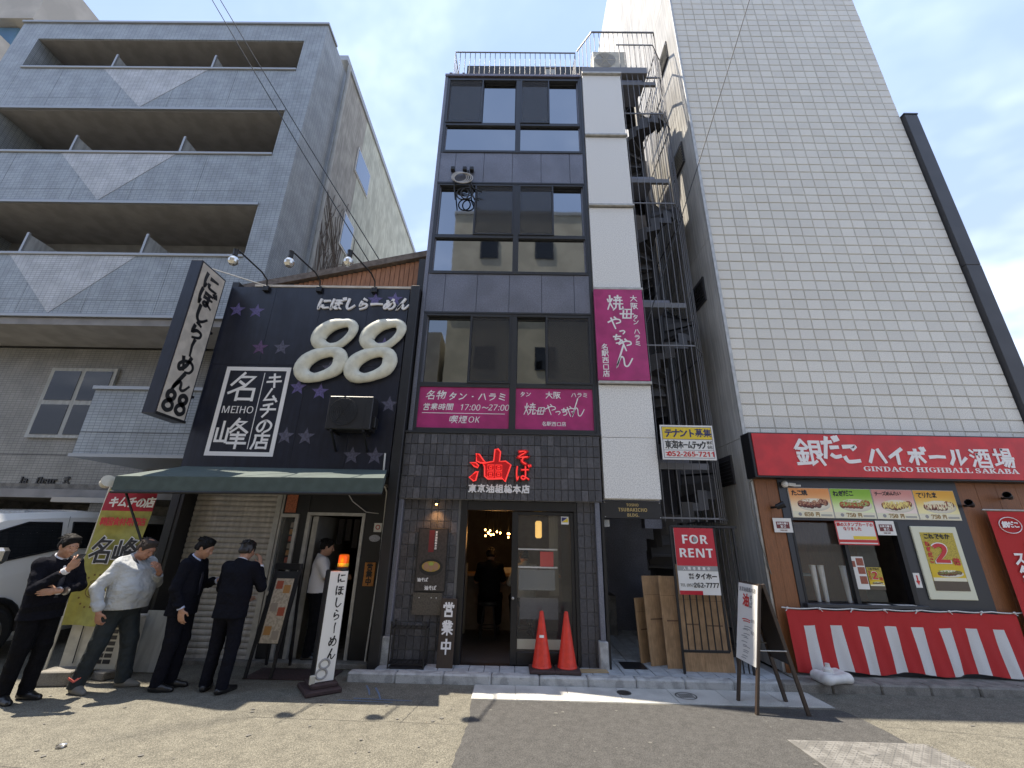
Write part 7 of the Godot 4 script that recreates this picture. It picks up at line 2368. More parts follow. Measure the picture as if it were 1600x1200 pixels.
	for s in [1.0, -1.0]:
		g = Geo.new()
		g.cbox(c + tb * Vector3(0.116 * s, 0.69, 0), Vector3(0.006, 1.17, 0.18), 0.002, tb)
		part(ls, "side_face", g, mats.black_paint)
	g = Geo.new()
	g.cbox(c + tb * Vector3(0, 0.69, 0.101), Vector3(0.215, 1.18, 0.006), 0.002, tb)
	part(ls, "face", g, mats.white_paint)
	g = Geo.new()
	ink(g, "にほしら|めん", c + tb * Vector3(-0.02, 1.26, 0.1045), 0.12, 0.018, tb.x, Vector3.UP, Vector2(0, -1.15), 0.001, 0.4, 0.9)
	part(ls, "lettering", g, mats.black_ink)
	g = Geo.new()
	var q8 := tb.x
	for k in [[-0.02, 0.28, 0.055], [-0.04, 0.18, 0.06]]:
		var pts := []
		for i in 18: pts.append(c + tb * Vector3(k[0] + cos(TAU * i / 18) * k[2], k[1] + sin(TAU * i / 18) * k[2] * 0.85, 0.104))
		g.tube(pts, 0.014, 5, true, false, Vector3(1, 1, 1))
	part(ls, "pale_print", g, mat("pale_grey_ink", lin(0.3, 0.3, 0.3), 0.5))
	g = Geo.new()
	g.cbox(c + tb * Vector3(-0.13, 0.13, 0.1), Vector3(0.06, 0.09, 0.04), 0.006, tb)
	part(ls, "switch", g, mats.beige_plastic)
	var rv := thing("beacon_lamp", "amber beacon lamp on top of the standing sign", "lamp", c + Vector3(0.06, 1.29, 0))
	g = Geo.new()
	g.lathe([Vector2(0, 0), Vector2(0.075, 0), Vector2(0.075, 0.03), Vector2(0.06, 0.035)], Vector3.ZERO, 18)
	own(rv, "base", g, mats.black_metal)
	g = Geo.new()
	g.lathe([Vector2(0.062, 0.036), Vector2(0.066, 0.05), Vector2(0.064, 0.17), Vector2(0.05, 0.185), Vector2(0, 0.188)], Vector3.ZERO, 18)
	own(rv, "lens", g, mats.amber_lamp)
	g = Geo.new()
	g.lathe([Vector2(0.0665, 0.04), Vector2(0.069, 0.05), Vector2(0.069, 0.075), Vector2(0.0665, 0.08)], Vector3.ZERO, 18)
	own(rv, "collar", g, mats.yellow_sign)
	var ol := OmniLight3D.new()
	ol.name = "beacon_light"
	ol.light_color = Color(1.0, 0.5, 0.1)
	ol.light_energy = 0.006
	ol.light_size = 0.05
	ol.shadow_enabled = true
	ol.omni_attenuation = 2.0
	rv.add_child(ol)
	ol.position = Vector3(0, 0.11, 0.09)
	# orange open plate
	var op := thing("open_plate", "orange wooden plate with black brush letters by the ramen shop's door", "sign", Vector3(-2.13, 1.17, -6.84))
	part(op, "plate", bx(-2.21, -2.05, 1.01, 1.33, -6.845, -6.825, 0.004), mat("orange_plate", lin(0.5, 0.2, 0.04), 0.5, {"tex": "mottle", "scale": 2.0}))
	letters(op, "letter", mats.black_ink, "営業中", Vector3(-2.175, 1.315, -6.825), 0.09, 0.016, Vector3.RIGHT, Vector3.UP, Vector2(0, -1.1), 0.001)
	# menu board behind the men
	var mb := thing("menu_easel", "tall black folding menu board with food pictures behind the waiting men", "menu board", Vector3(-3.25, 0, -6.2))
	for s in [-3.3, -2.98]:
		g = Geo.new()
		g.beam(Vector3(s, 0.02, -6.15), Vector3(s + 0.02, 1.28, -6.4), 0.035, 0.03)
		part(mb, "leg", g, mats.black_metal)
		g = Geo.new()
		g.beam(Vector3(s, 0.05, -6.62), Vector3(s + 0.02, 1.28, -6.42), 0.03, 0.03)
		part(mb, "rear_leg", g, mats.black_metal)
	g = Geo.new()
	var bb := Basis(Vector3.RIGHT, -0.195)
	g.cbox(Vector3(-3.13, 0.8, -6.3), Vector3(0.3, 0.86, 0.012), 0.002, bb)
	part(mb, "board", g, mats.black_paint)
	g = Geo.new()
	g.cbox(Vector3(-3.12, 0.76, -6.283), Vector3(0.24, 0.76, 0.006), 0.001, bb)
	part(mb, "menu_sheet", g, mat("menu_cream", lin(0.5, 0.42, 0.32), 0.6, {"tex": "blot", "scale": 3.0}))
	rng.seed = 15
	for i in 6:
		g = Geo.new()
		g.cbox(Vector3(-3.12, 0.76, -6.283) + bb * Vector3(-0.055 + (i % 2) * 0.11, 0.3 - (i / 2) * 0.27 - (i % 2) * 0.05, 0.004), Vector3(0.09, 0.1, 0.004), 0.001, bb)
		part(mb, "food_picture", g, [mats.card0, mats.card1, mats.card2][i % 3])
	part(mb, "top_bar", bx(-3.31, -2.95, 1.24, 1.32, -6.44, -6.37, 0.006), mats.black_metal)
	# door mat
	var mt := thing("door_mat", "dark rubber mat lying before the ramen shop's door", "mat", Vector3(-2.9, 0, -6.35))
	part(mt, "mat", bx(-3.35, -2.25, 0.002, 0.012, -6.62, -6.18, 0.003), mats.rubber)

# ---------------------------------------------------------------- street things, middle
func street_things_middle() -> void:
	var g: Geo
	# noodle poster
	var po := thing("noodle_poster", "dark poster with a noodle bowl on the tiled pier", "poster", Vector3(-1.18, 1.25, -6.58))
	part(po, "frame", bx(-1.4, -0.96, 0.98, 1.83, -6.605, -6.585, 0.003), mats.black_metal)
	part(po, "sheet", bx(-1.385, -0.975, 0.995, 1.815, -6.586, -6.583), mat("poster_dark", lin(0.05, 0.042, 0.042), 0.35, {"tex": "blot", "scale": 3.0}))
	part(po, "red_strip", bx(-1.24, -1.16, 1.5, 1.8, -6.583, -6.581), mat("deep_red", lin(0.14, 0.015, 0.02), 0.5))
	g = Geo.new()
	g.prism(oval(-1.18, 1.3, 0.17, 0.11, 28), Vector3(0, 0, -6.58), Vector3.RIGHT, Vector3.UP, 0.001)
	part(po, "bowl_print", g, mats.black_ink)
	g = Geo.new()
	g.prism(oval(-1.18, 1.31, 0.13, 0.07, 28), Vector3(0, 0, -6.578), Vector3.RIGHT, Vector3.UP, 0.001)
	part(po, "noodle_print", g, mat("noodle", lin(0.42, 0.28, 0.06), 0.5, {"tex": "blot", "scale": 14.0}))
	g = Geo.new()
	for i in 3: g.prism(oval(-1.25 + i * 0.07, 1.31 - (i % 2) * 0.015, 0.035, 0.05, 12), Vector3(0, 0, -6.576 + i * 0.001), Vector3.RIGHT, Vector3.UP, 0.001)
	part(po, "topping_print", g, mat("topping", lin(0.35, 0.2, 0.12), 0.5))
	g = Geo.new()
	g.prism(oval(-1.18, 1.345, 0.035, 0.025, 12), Vector3(0, 0, -6.573), Vector3.RIGHT, Vector3.UP, 0.001)
	part(po, "leek_print", g, mat("leek", lin(0.3, 0.36, 0.07), 0.5))
	g = Geo.new()
	ink(g, "油そば", Vector3(-1.36, 1.16, -6.582), 0.05, 0.008, Vector3.RIGHT, Vector3.UP, Vector2(1.0, 0), 0.001)
	ink(g, "油そば", Vector3(-1.25, 1.06, -6.582), 0.055, 0.009, Vector3.RIGHT, Vector3.UP, Vector2(1.0, 0), 0.001)
	ink(g, "東京油組総本店", Vector3(-1.15, 1.79, -6.58), 0.032, 0.005, Vector3.RIGHT, Vector3.UP, Vector2(0, -1.15), 0.001)
	part(po, "lettering", g, mats.white_ink)
	var ph := thing("paper_holder", "brown paper leaflet sheet fixed below the noodle poster", "leaflet", Vector3(-1.17, 0.83, -6.58))
	part(ph, "sheet", bx(-1.4, -0.99, 0.69, 0.97, -6.605, -6.59), mat("brown_paper", lin(0.1, 0.085, 0.07), 0.5, {"tex": "blot", "scale": 5.0}))
	for x in [-1.32, -1.15, -1.08]:
		part(ph, "pin", bx(x, x + 0.012, 0.9, 0.912, -6.59, -6.585), mats.white_plastic)
	# leaning wooden board
	var wb := thing("open_board", "dark wooden plank with white brush letters leaning beside the doorway", "sign", Vector3(-0.88, 0.1, -6.5))
	var lb := Basis(Vector3.RIGHT, -0.12)
	g = Geo.new()
	g.cbox(Vector3(-0.88, 0.5, -6.5), Vector3(0.215, 0.82, 0.022), 0.004, lb)
	part(wb, "plank", g, mats.wood_dark)
	letters(wb, "letter", mats.white_ink, "営業中", Vector3(-0.955, 0.5, -6.5) + lb * Vector3(0, 0.36, 0.012), 0.17, 0.026, Vector3.RIGHT, lb.y, Vector2(0, -1.28), 0.001, 0.25, 0.9)
	# umbrella rack
	var rk := thing("umbrella_rack", "empty black wire umbrella rack at the tiled pier's foot", "rack", Vector3(-1.37, 0.1, -6.45))
	for p in [[-1.6, -6.56], [-1.14, -6.56], [-1.6, -6.36], [-1.14, -6.36]]:
		g = Geo.new()
		g.beam(Vector3(p[0], 0.1, p[1]), Vector3(p[0], 0.62, p[1]), 0.016, 0.016)
		part(rk, "post", g, mats.black_metal)
		g = Geo.new()
		g.ball(Vector3(p[0], 0.63, p[1]), Vector3(0.014, 0.016, 0.014), 8)
		part(rk, "finial", g, mats.black_metal)
	for y in [0.16, 0.56]:
		g = Geo.new()
		g.beam(Vector3(-1.6, y, -6.36), Vector3(-1.14, y, -6.36), 0.012, 0.012); g.beam(Vector3(-1.6, y, -6.56), Vector3(-1.14, y, -6.56), 0.012, 0.012)
		g.beam(Vector3(-1.6, y, -6.56), Vector3(-1.6, y, -6.36), 0.012, 0.012); g.beam(Vector3(-1.14, y, -6.56), Vector3(-1.14, y, -6.36), 0.012, 0.012)
		for i in 3: g.beam(Vector3(-1.6, y, -6.41 - i * 0.05), Vector3(-1.14, y, -6.41 - i * 0.05), 0.006, 0.006)
		for i in 5: g.beam(Vector3(-1.52 + i * 0.075, y, -6.56), Vector3(-1.52 + i * 0.075, y, -6.36), 0.006, 0.006)
		part(rk, "wire_grid", g, mats.black_metal)
	part(rk, "drip_tray", bx(-1.6, -1.14, 0.103, 0.118, -6.56, -6.36, 0.003), mats.black_metal)
	# traffic cones
	for q in [[0.39, "left red traffic cone with a white sticker before the glass door", 0.02], [0.72, "right red traffic cone before the glass door", -0.03]]:
		var cn := thing("traffic_cone", q[1], "cone", Vector3(q[0], 0.1, -6.42), "traffic cones", q[2])
		g = Geo.new()
		g.lathe([Vector2(0.125, 0.045), Vector2(0.13, 0.06), Vector2(0.122, 0.075), Vector2(0.03, 0.66), Vector2(0.026, 0.69), Vector2(0.014, 0.7), Vector2(0, 0.7)], Vector3.ZERO, 28)
		own(cn, "cone", g, mats.cone_red)
		g = Geo.new()
		g.cbox(Vector3(0, 0.022, 0.0), Vector3(0.33, 0.044, 0.33), 0.012)
		g.lathe([Vector2(0.15, 0.044), Vector2(0.145, 0.052), Vector2(0.126, 0.052)], Vector3.ZERO, 24)
		own(cn, "base", g, mats.rubber)
		if q[0] < 0.5:
			g = Geo.new()
			for i in 4:
				var a0 := 1.25 + i * 0.2; var a1 := 1.25 + (i + 1) * 0.2
				var r0 := 0.077; var r1 := 0.072
				g.quad(Vector3(cos(a0) * r0, 0.395, sin(a0) * r0), Vector3(cos(a1) * r0, 0.395, sin(a1) * r0), Vector3(cos(a1) * r1, 0.425, sin(a1) * r1), Vector3(cos(a0) * r1, 0.425, sin(a0) * r1), Vector3(0, 0, 1))
			own(cn, "sticker", g, mats.white_paint)
	var pw := thing("plywood_scrap", "thin plywood scrap lying at the tiled pier's foot", "board", Vector3(1.05, 0.1, -6.45))
	g = Geo.new()
	g.cbox(Vector3(1.07, 0.11, -6.46), Vector3(0.36, 0.012, 0.15), 0.002, Basis(Vector3.UP, 0.06))
	part(pw, "sheet", g, mat("plywood", lin(0.4, 0.29, 0.16), 0.8, {"tex": "streak", "scale": Vector3(0.8, 3, 6)}))

# ---------------------------------------------------------------- street things, right of the doorway
func street_things_right() -> void:
	var g: Geo
	# flattened cartons leaning in the passage
	var cs := [[1.93, 0.3, 0.82, -7.0, 0.5, "narrow carton standing deepest in the dark passage"], [2.06, 0.34, 1.13, -6.86, 0.35, "tall flattened carton in second row from the passage"], [2.25, 0.3, 1.14, -6.72, 0.1, "flattened carton with a notched top left of the gate bars"], [2.48, 0.34, 1.1, -6.6, 0.0, "flattened carton behind the gate bars, left of the middle"], [2.76, 0.38, 1.08, -6.585, -0.05, "flattened carton behind the gate bars at the right end"], [2.62, 0.5, 1.3, -6.8, -0.05, "large flattened carton at the back of the stack"]]
	for i in cs.size():
		var q = cs[i]
		var cb := thing("cardboard_sheet", q[5], "cardboard", Vector3(q[0], 0.1, q[3]), "flattened cartons")
		var b := Basis(Vector3.UP, q[4]) * Basis(Vector3.RIGHT, -0.06)
		g = Geo.new()
		for k in 2:
			g.cbox(Vector3(q[0], 0.1 + q[2] / 2, q[3]) + b * Vector3(0.006 * k, 0, -0.014 * k), Vector3(q[1], q[2], 0.01), 0.002, b)
		part(cb, "sheet", g, mats.cardboard)
		g = Geo.new()
		g.cbox(Vector3(q[0], 0.1 + q[2] * 0.5, q[3]) + b * Vector3(0, 0, 0.0055), Vector3(q[1] * 0.6, 0.018, 0.001), 0.0, b)
		g.cbox(Vector3(q[0], 0.1 + q[2] * 0.46, q[3]) + b * Vector3(0.02, 0, 0.0055), Vector3(q[1] * 0.4, 0.01, 0.001), 0.0, b)
		part(cb, "print", g, mats.cardboard_print)
		g = Geo.new()
		g.cbox(Vector3(q[0], 0.1 + q[2] * 0.26, q[3]) + b * Vector3(0, 0, 0.0055), Vector3(q[1], 0.004, 0.001), 0.0, b)
		g.cbox(Vector3(q[0], 0.1 + q[2] * 0.78, q[3]) + b * Vector3(0, 0, 0.0055), Vector3(q[1], 0.004, 0.001), 0.0, b)
		part(cb, "crease", g, mats.cardboard_print)
	# barred gate leaf
	var gt := thing("bar_gate", "black barred gate leaf in front of the flattened cartons", "gate", Vector3(2.55, 0.1, -6.46))
	for q in [[2.25, 0.36, 2.25, 1.92], [2.87, 0.36, 2.87, 1.92], [2.25, 0.36, 2.87, 0.36], [2.25, 1.92, 3.2, 1.92], [3.15, 0.1, 3.15, 1.92], [2.25, 0.1, 2.25, 0.36]]:
		g = Geo.new()
		g.beam(Vector3(q[0], q[1], -6.46), Vector3(q[2], q[3], -6.46), 0.03, 0.03, 0.003)
		part(gt, "frame_bar", g, mats.black_metal)
	for i in 6:
		g = Geo.new()
		g.beam(Vector3(2.335 + i * 0.089, 0.37, -6.46), Vector3(2.335 + i * 0.089, 1.91, -6.46), 0.014, 0.014)
		part(gt, "bar", g, mats.black_metal)
	for i in 3:
		g = Geo.new()
		g.beam(Vector3(2.95 + i * 0.07, 0.12, -6.46), Vector3(2.95 + i * 0.07, 1.91, -6.46), 0.014, 0.014)
		part(gt, "bar", g, mats.black_metal)
	# for rent board
	var fr := thing("rent_sign", "red and white FOR RENT board fixed to the gate bars", "sign", Vector3(2.56, 1.03, -6.44))
	part(fr, "board", bx(2.285, 2.845, 1.035, 1.9, -6.44, -6.428), mats.white_paint)
	part(fr, "red_field", bx(2.285, 2.845, 1.4, 1.9, -6.428, -6.426), mat("rent_red", lin(0.5, 0.012, 0.03), 0.35))
	part(fr, "grey_band", bx(2.285, 2.845, 1.335, 1.4, -6.428, -6.426), mats.grey_plastic)
	part(fr, "red_strip", bx(2.285, 2.6, 1.035, 1.085, -6.428, -6.426), mats.rent_red)
	latin(fr, "lettering", "FOR", Vector3(2.565, 1.745, -6.424), 0.115, mats.white_ink, 0.004, false, true, Basis.IDENTITY, 1.2)
	latin(fr, "lettering", "RENT", Vector3(2.565, 1.565, -6.424), 0.115, mats.white_ink, 0.004, false, true, Basis.IDENTITY, 1.2)
	g = Geo.new()
	g.prism(oval(2.572, 1.745, 0.03, 0.034), Vector3(0, 0, -6.42), Vector3.RIGHT, Vector3.UP, 0.001)
	part(fr, "emblem", g, mats.grey_plastic)
	g = Geo.new()
	ink(g, "入居者募集中", Vector3(2.36, 1.388, -6.426), 0.042, 0.006, Vector3.RIGHT, Vector3.UP, Vector2(1.6, 0), 0.001)
	part(fr, "lettering", g, mats.white_ink)
	g = Geo.new()
	ink(g, "タイホー", Vector3(2.52, 1.305, -6.428), 0.075, 0.014, Vector3.RIGHT, Vector3.UP, Vector2(1.0, 0), 0.001)
	ink(g, "株式", Vector3(2.43, 1.305, -6.428), 0.035, 0.005, Vector3.RIGHT, Vector3.UP, Vector2(1.05, 0), 0.001)
	ink(g, "会社", Vector3(2.43, 1.265, -6.428), 0.035, 0.005, Vector3.RIGHT, Vector3.UP, Vector2(1.05, 0), 0.001)
	part(fr, "lettering", g, mats.black_ink)
	latin(fr, "lettering", "TEL (052)", Vector3(2.4, 1.155, -6.426), 0.035, mats.black_ink, 0.002, false, false)
	latin(fr, "lettering", "262-7777", Vector3(2.66, 1.155, -6.426), 0.06, mats.black_ink, 0.002)
	# tenant board
	var tn := thing("tenant_sign", "white and yellow tenant wanted board hung on the stair bars", "sign", Vector3(2.65, 2.9, -6.46))
	part(tn, "board", bx(2.25, 3.065, 2.885, 3.425, -6.47, -6.455), mats.white_paint)
	part(tn, "yellow_field", bx(2.28, 3.035, 3.205, 3.39, -6.455, -6.453), mats.yellow_sign)
	g = Geo.new()
	for q in [[2.272, 3.043, 3.392, 3.398], [2.272, 3.043, 2.912, 2.918], [2.272, 2.278, 2.918, 3.392], [3.037, 3.043, 2.918, 3.392], [2.278, 3.037, 3.198, 3.203], [2.278, 3.037, 3.03, 3.034]]:
		g.span(q[0], q[1], q[2], q[3], -6.455, -6.453)
	ink(g, "テナント", Vector3(2.31, 3.36, -6.453), 0.125, 0.022, Vector3.RIGHT, Vector3.UP, Vector2(0.93, 0), 0.001)
	ink(g, "募集", Vector3(2.78, 3.37, -6.453), 0.13, 0.014, Vector3.RIGHT, Vector3.UP, Vector2(0.97, 0), 0.001)
	part(tn, "lettering", g, mats.blue_ink)
	g = Geo.new()
	ink(g, "東海", Vector3(2.3, 3.185, -6.455), 0.135, 0.014, Vector3.RIGHT, Vector3.UP, Vector2(0.95, 0), 0.001, 0.0, 0.78)
	ink(g, "ホームテック", Vector3(2.505, 3.175, -6.455), 0.12, 0.018, Vector3.RIGHT, Vector3.UP, Vector2(0.93, 0), 0.001, 0.0, 0.63)
	ink(g, "株式", Vector3(2.945, 3.18, -6.455), 0.055, 0.006, Vector3.RIGHT, Vector3.UP, Vector2(1, 0), 0.001, 0.0, 0.75)
	ink(g, "会社", Vector3(2.945, 3.11, -6.455), 0.055, 0.006, Vector3.RIGHT, Vector3.UP, Vector2(1, 0), 0.001, 0.0, 0.75)
	part(tn, "lettering", g, mats.black_ink)
	latin(tn, "lettering", "052-265-7211", Vector3(2.69, 2.972, -6.452), 0.075, mats.red_ink, 0.002, false, true, Basis.IDENTITY, 1.12)
	g = Geo.new()
	g.span(2.31, 2.36, 2.945, 2.965, -6.455, -6.453); g.span(2.3, 2.37, 2.985, 2.998, -6.455, -6.453); g.span(2.325, 2.345, 2.965, 2.985, -6.455, -6.453)
	part(tn, "phone_symbol", g, mats.red_ink)
	# folding menu board on the road
	var af := thing("folding_board", "dark wooden folding board with a white menu sheet standing on the road", "sign", Vector3(2.88, 0, -5.63))
	var top := Vector3(2.86, 1.25, 0)
	for z in [-5.83, -5.43]:
		g = Geo.new()
		g.beam(Vector3(2.61, 0, z), Vector3(2.86, 1.27, z), 0.03, 0.04, 0.003)
		part(af, "front_leg", g, mats.wood_dark)
		g = Geo.new()
		g.beam(Vector3(3.16, 0, z), Vector3(2.9, 1.27, z), 0.03, 0.04, 0.003)
		part(af, "rear_leg", g, mats.wood_dark)
		g = Geo.new()
		g.tube([Vector3(2.74, 0.6, z + 0.02), Vector3(3.03, 0.6, z + 0.02)], 0.006, 6)
		part(af, "stay", g, mats.aluminium)
	g = Geo.new()
	g.beam(Vector3(2.857, 1.24, -5.82), Vector3(2.857, 1.24, -5.44), 0.025, 0.04)
	g.beam(Vector3(2.903, 1.24, -5.82), Vector3(2.903, 1.24, -5.44), 0.025, 0.04)
	part(af, "top_rail", g, mats.wood_dark)
	for s in [[2.70, 2.85, "front_panel"], [3.06, 2.91, "rear_panel"]]:
		g = Geo.new()
		g.quad(Vector3(s[0], 0.46, -5.815), Vector3(s[0], 0.46, -5.445), Vector3(s[1], 1.24, -5.445), Vector3(s[1], 1.24, -5.815), Vector3(s[0] - 2.88, 0.1, 0))
		g.quad(Vector3(s[0] + 0.01, 0.46, -5.815), Vector3(s[0] + 0.01, 0.46, -5.445), Vector3(s[1] + 0.01, 1.24, -5.445), Vector3(s[1] + 0.01, 1.24, -5.815), Vector3(2.88 - s[0], 0.1, 0))
		part(af, s[2], g, mats.black_paint)
	# sheet on the face turned to the left
	var uy := Vector3(0.25, 1.27, 0).normalized()
	var nn := Vector3.BACK.cross(uy).normalized()
	var o := Vector3(2.61, 0, 0) + uy * 0.44 + nn * 0.024
	g = Geo.new()
	g.prism(PackedVector2Array([Vector2(-5.86, 0.0), Vector2(-5.42, 0.0), Vector2(-5.42, 0.83), Vector2(-5.86, 0.83)]), o, Vector3.BACK, uy, 0.006)
	part(af, "menu_sheet", g, mats.white_paint)
	var L := func(u: float, v: float) -> Vector3: return o + Vector3.BACK * (-5.86 + u) + uy * v + nn * 0.001
	g = Geo.new()
	ink(g, "東京油組総本店", L.call(0.03, 0.79), 0.05, 0.008, Vector3.BACK, uy, Vector2(1.08, 0), 0.001)
	ink(g, "そば", L.call(0.27, 0.71), 0.065, 0.01, Vector3.BACK, uy, Vector2(0, -1.1), 0.001)
	rng.seed = 6
	for i in 13:
		var v := 0.44 - i * 0.03
		ink(g, "ー", L.call(0.1 + rng.randf() * 0.06, v + 0.02), 0.1 + rng.randf() * 0.09, 0.008, Vector3.BACK, uy, Vector2(1, 0), 0.001)
	part(af, "lettering", g, mats.grey_plastic)
	g = Geo.new()
	ink(g, "油", L.call(0.12, 0.72), 0.14, 0.022, Vector3.BACK, uy, Vector2(1, 0), 0.001)
	ink(g, "ー", L.call(0.1, 0.55), 0.22, 0.01, Vector3.BACK, uy, Vector2(1, 0), 0.001)
	ink(g, "ー", L.call(0.13, 0.51), 0.18, 0.01, Vector3.BACK, uy, Vector2(1, 0), 0.001)
	part(af, "red_lettering", g, mats.red_ink)
	var fb := Basis(Vector3.BACK, uy, nn)
	latin(af, "price", "880", L.call(0.35, 0.44), 0.035, mats.grey_plastic, 0.002, false, false, fb)
	latin(af, "price", "980", L.call(0.35, 0.32), 0.035, mats.grey_plastic, 0.002, false, false, fb)
	# clear plastic bag hanging on the board
	g = Geo.new()
	g.cbox(Vector3(2.76, 0.25, -5.42), Vector3(0.1, 0.42, 0.02), 0.008)
	# white banner stand base
	var wbase := thing("banner_base", "white water filled banner base lying on the kerb by the striped curtain", "stand base", Vector3(4.0, 0.1, -6.26))
	g = Geo.new()
	var wq := []
	for q in [[-0.16, -0.1, 0.16, -0.1], [-0.16, 0.1, 0.16, 0.1], [-0.16, -0.1, -0.16, 0.1], [0.16, -0.1, 0.16, 0.1], [-0.16, 0.0, 0.16, 0.0]]:
		wq.append(cap(Vector3(4.02 + q[0], 0.155, -6.27 + q[1] - q[0] * 0.3), Vector3(4.02 + q[2], 0.155, -6.27 + q[3] - q[2] * 0.3), 0.05, 0.05, 0.06))
	blob(g, wq, 0.012, [[Vector3.DOWN, -0.108]])
	part(wbase, "tank", g, mats.white_plastic)
	g = Geo.new()
	g.lathe([Vector2(0.06, 0.0), Vector2(0.055, 0.04), Vector2(0.03, 0.06), Vector2(0.026, 0.1), Vector2(0.0, 0.1)], Vector3(4.0, 0.2, -6.28), 16)
	part(wbase, "socket", g, mats.white_plastic)

# ---------------------------------------------------------------- white van in the parking bay
func van() -> void:
	var th := thing("white_van", "white van parked nose out in the parking bay at left", "van", Vector3(-7.85, 0, -7.2))
	var XR := -7.0
	var XL := -8.72
	var xm := (XR + XL) / 2
	var hw := (XR - XL) / 2
	# profile stations along z (nose towards the street): floor, sill, waist, roof heights and half widths
	var st := []
	for i in 29:
		var z := -4.95 - i * 0.155
		var t := i / 28.0
		var roof := 0.0
		var waist := 1.02 + clampf((-z - 5.2) * 0.2, 0.0, 0.36)
		if z > -5.25: roof = lerpf(0.72, 1.05, (-4.95 - z) / 0.3)
		elif z > -6.1: roof = lerpf(1.05, 1.9, pow((-5.25 - z) / 0.85, 0.8))
		else: roof = 1.9 + 0.1 * sin(clampf((-6.1 - z) / 1.6, 0, 1) * PI / 2)
		waist = minf(waist, roof - 0.02)
		var w := hw * (1.0 if i > 3 else lerpf(0.84, 1.0, i / 3.0))
		if i > 25: w *= 1.0 - (i - 25) * 0.02
		st.append([z, roof, waist, w])
	var ring_of := func(s: Array) -> Array:
		var z: float = s[0]; var roof: float = s[1]; var waist: float = s[2]; var w: float = s[3]
		var tw := w - maxf(0.0, roof - waist) * 0.12
		var p := []
		var prof := [[w * 0.9, 0.22], [w * 0.985, 0.3], [w, 0.55], [w, waist - 0.18], [w - 0.012, waist], [lerpf(w, tw, 0.55), lerpf(waist, roof, 0.55)], [tw - 0.01, roof - 0.1 if roof - waist > 0.3 else roof - 0.02], [tw - 0.09, roof - 0.01], [tw * 0.5, roof + 0.015], [0.0, roof + 0.02]]
		for q in prof: p.append(Vector3(xm + q[0], q[1], z))
		for k in range(prof.size() - 2, -1, -1): p.append(Vector3(xm - prof[k][0], prof[k][1], z))
		return p
	var g := Geo.new()
	var R := []
	for s in st: R.append(ring_of.call(s))
	for i in R.size() - 1:
		for k in R[i].size() - 1:
			var a: Vector3 = R[i][k]; var b: Vector3 = R[i + 1][k]; var c: Vector3 = R[i + 1][k + 1]; var d: Vector3 = R[i][k + 1]
			var out := (a + c) / 2 - Vector3(xm, 0.9, (a.z + c.z) / 2)
			g.quad(a, b, c, d, out)
	for e in [0, R.size() - 1]:
		var o := Vector3.BACK if e == 0 else Vector3.FORWARD
		for k in R[e].size() - 1: g.tri(Vector3(xm, 0.6, R[e][0].z), R[e][k], R[e][k + 1], o, o, o)
	part(th, "body", g, mats.van_paint)
	# side glass on the flank that faces the street's middle
	var side := func(z: float, y: float) -> Vector3:
		var w := hw
		var waist := 1.02 + clampf((-z - 5.2) * 0.2, 0.0, 0.36)
		var t := clampf((y - waist) / (1.95 - waist), 0.0, 1.0)
		return Vector3(xm + w - 0.012 - t * (1.95 - waist) * 0.12 + 0.012, y, z)
	var wins := [[[-5.62, 1.16], [-6.98, 1.42], [-6.92, 1.8], [-6.45, 1.79], [-6.1, 1.66]], [[-7.1, 1.43], [-8.25, 1.45], [-8.25, 1.82], [-7.1, 1.81]], [[-8.35, 1.45], [-9.05, 1.45], [-8.98, 1.82], [-8.35, 1.82]]]
	for w in wins:
		g = Geo.new()
		var P := []
		for q in w: P.append(side.call(q[0], q[1]))
		for k in range(1, P.size() - 1): g.tri(P[0], P[k], P[k + 1], Vector3.RIGHT, Vector3.RIGHT, Vector3.RIGHT)
		part(th, "side_window", g, mats.dark_glass)
		g = Geo.new()
		g.tube(P, 0.014, 5, true)
		part(th, "window_seal", g, mats.black_metal)
	# windscreen
	g = Geo.new()
	g.quad(Vector3(xm - 0.7, 1.13, -5.27), Vector3(xm + 0.7, 1.13, -5.27), Vector3(xm + 0.62, 1.84, -5.98), Vector3(xm - 0.62, 1.84, -5.98), Vector3(0, 1, 1))
	part(th, "windscreen", g, mats.dark_glass)
	for z in [-5.55, -7.03, -8.3]:
		g = Geo.new()
		var pts := []
		for y in [0.35, 0.7, 1.0, 1.3, 1.6, 1.9]:
			pts.append((side.call(z, y) as Vector3) + Vector3(-0.006 if y > 1.1 else -0.002, 0, 0))
		g.tube(pts, 0.006, 4)
		part(th, "door_seam", g, mats.grey_plastic)
	for z in [-6.85, -7.25]:
		part(th, "door_handle", bx(XR, XR + 0.03, 1.0, 1.04, z - 0.09, z + 0.09, 0.01), mats.van_paint)
	# mirror
	g = Geo.new()
	g.cbox(Vector3(XR + 0.15, 1.36, -6.04), Vector3(0.2, 0.2, 0.14), 0.04)
	part(th, "mirror", g, mats.alloy)
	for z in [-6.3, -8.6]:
		g = Geo.new()
		var pts := []
		for i in 13: pts.append(Vector3(XR + 0.012, 0.36 + sin(PI * i / 12.0) * 0.43, z + cos(PI * i / 12.0) * 0.43))
		g.tube(pts, 0.045, 6)
		part(th, "wheel_arch", g, mats.black_metal)
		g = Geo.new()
		g.prism(oval(0, 0, 0.42, 0.42, 26), Vector3(XR + 0.006, 0.4, z), Vector3.FORWARD, Vector3.UP, 0.0)  # flat dark disc on the uncut flank, coloured as the wheel well's shade
		part(th, "painted_arch_shadow", g, mats.tyre)
		var wb := Basis(Vector3.FORWARD, -PI / 2) * Basis.IDENTITY
		g = Geo.new()
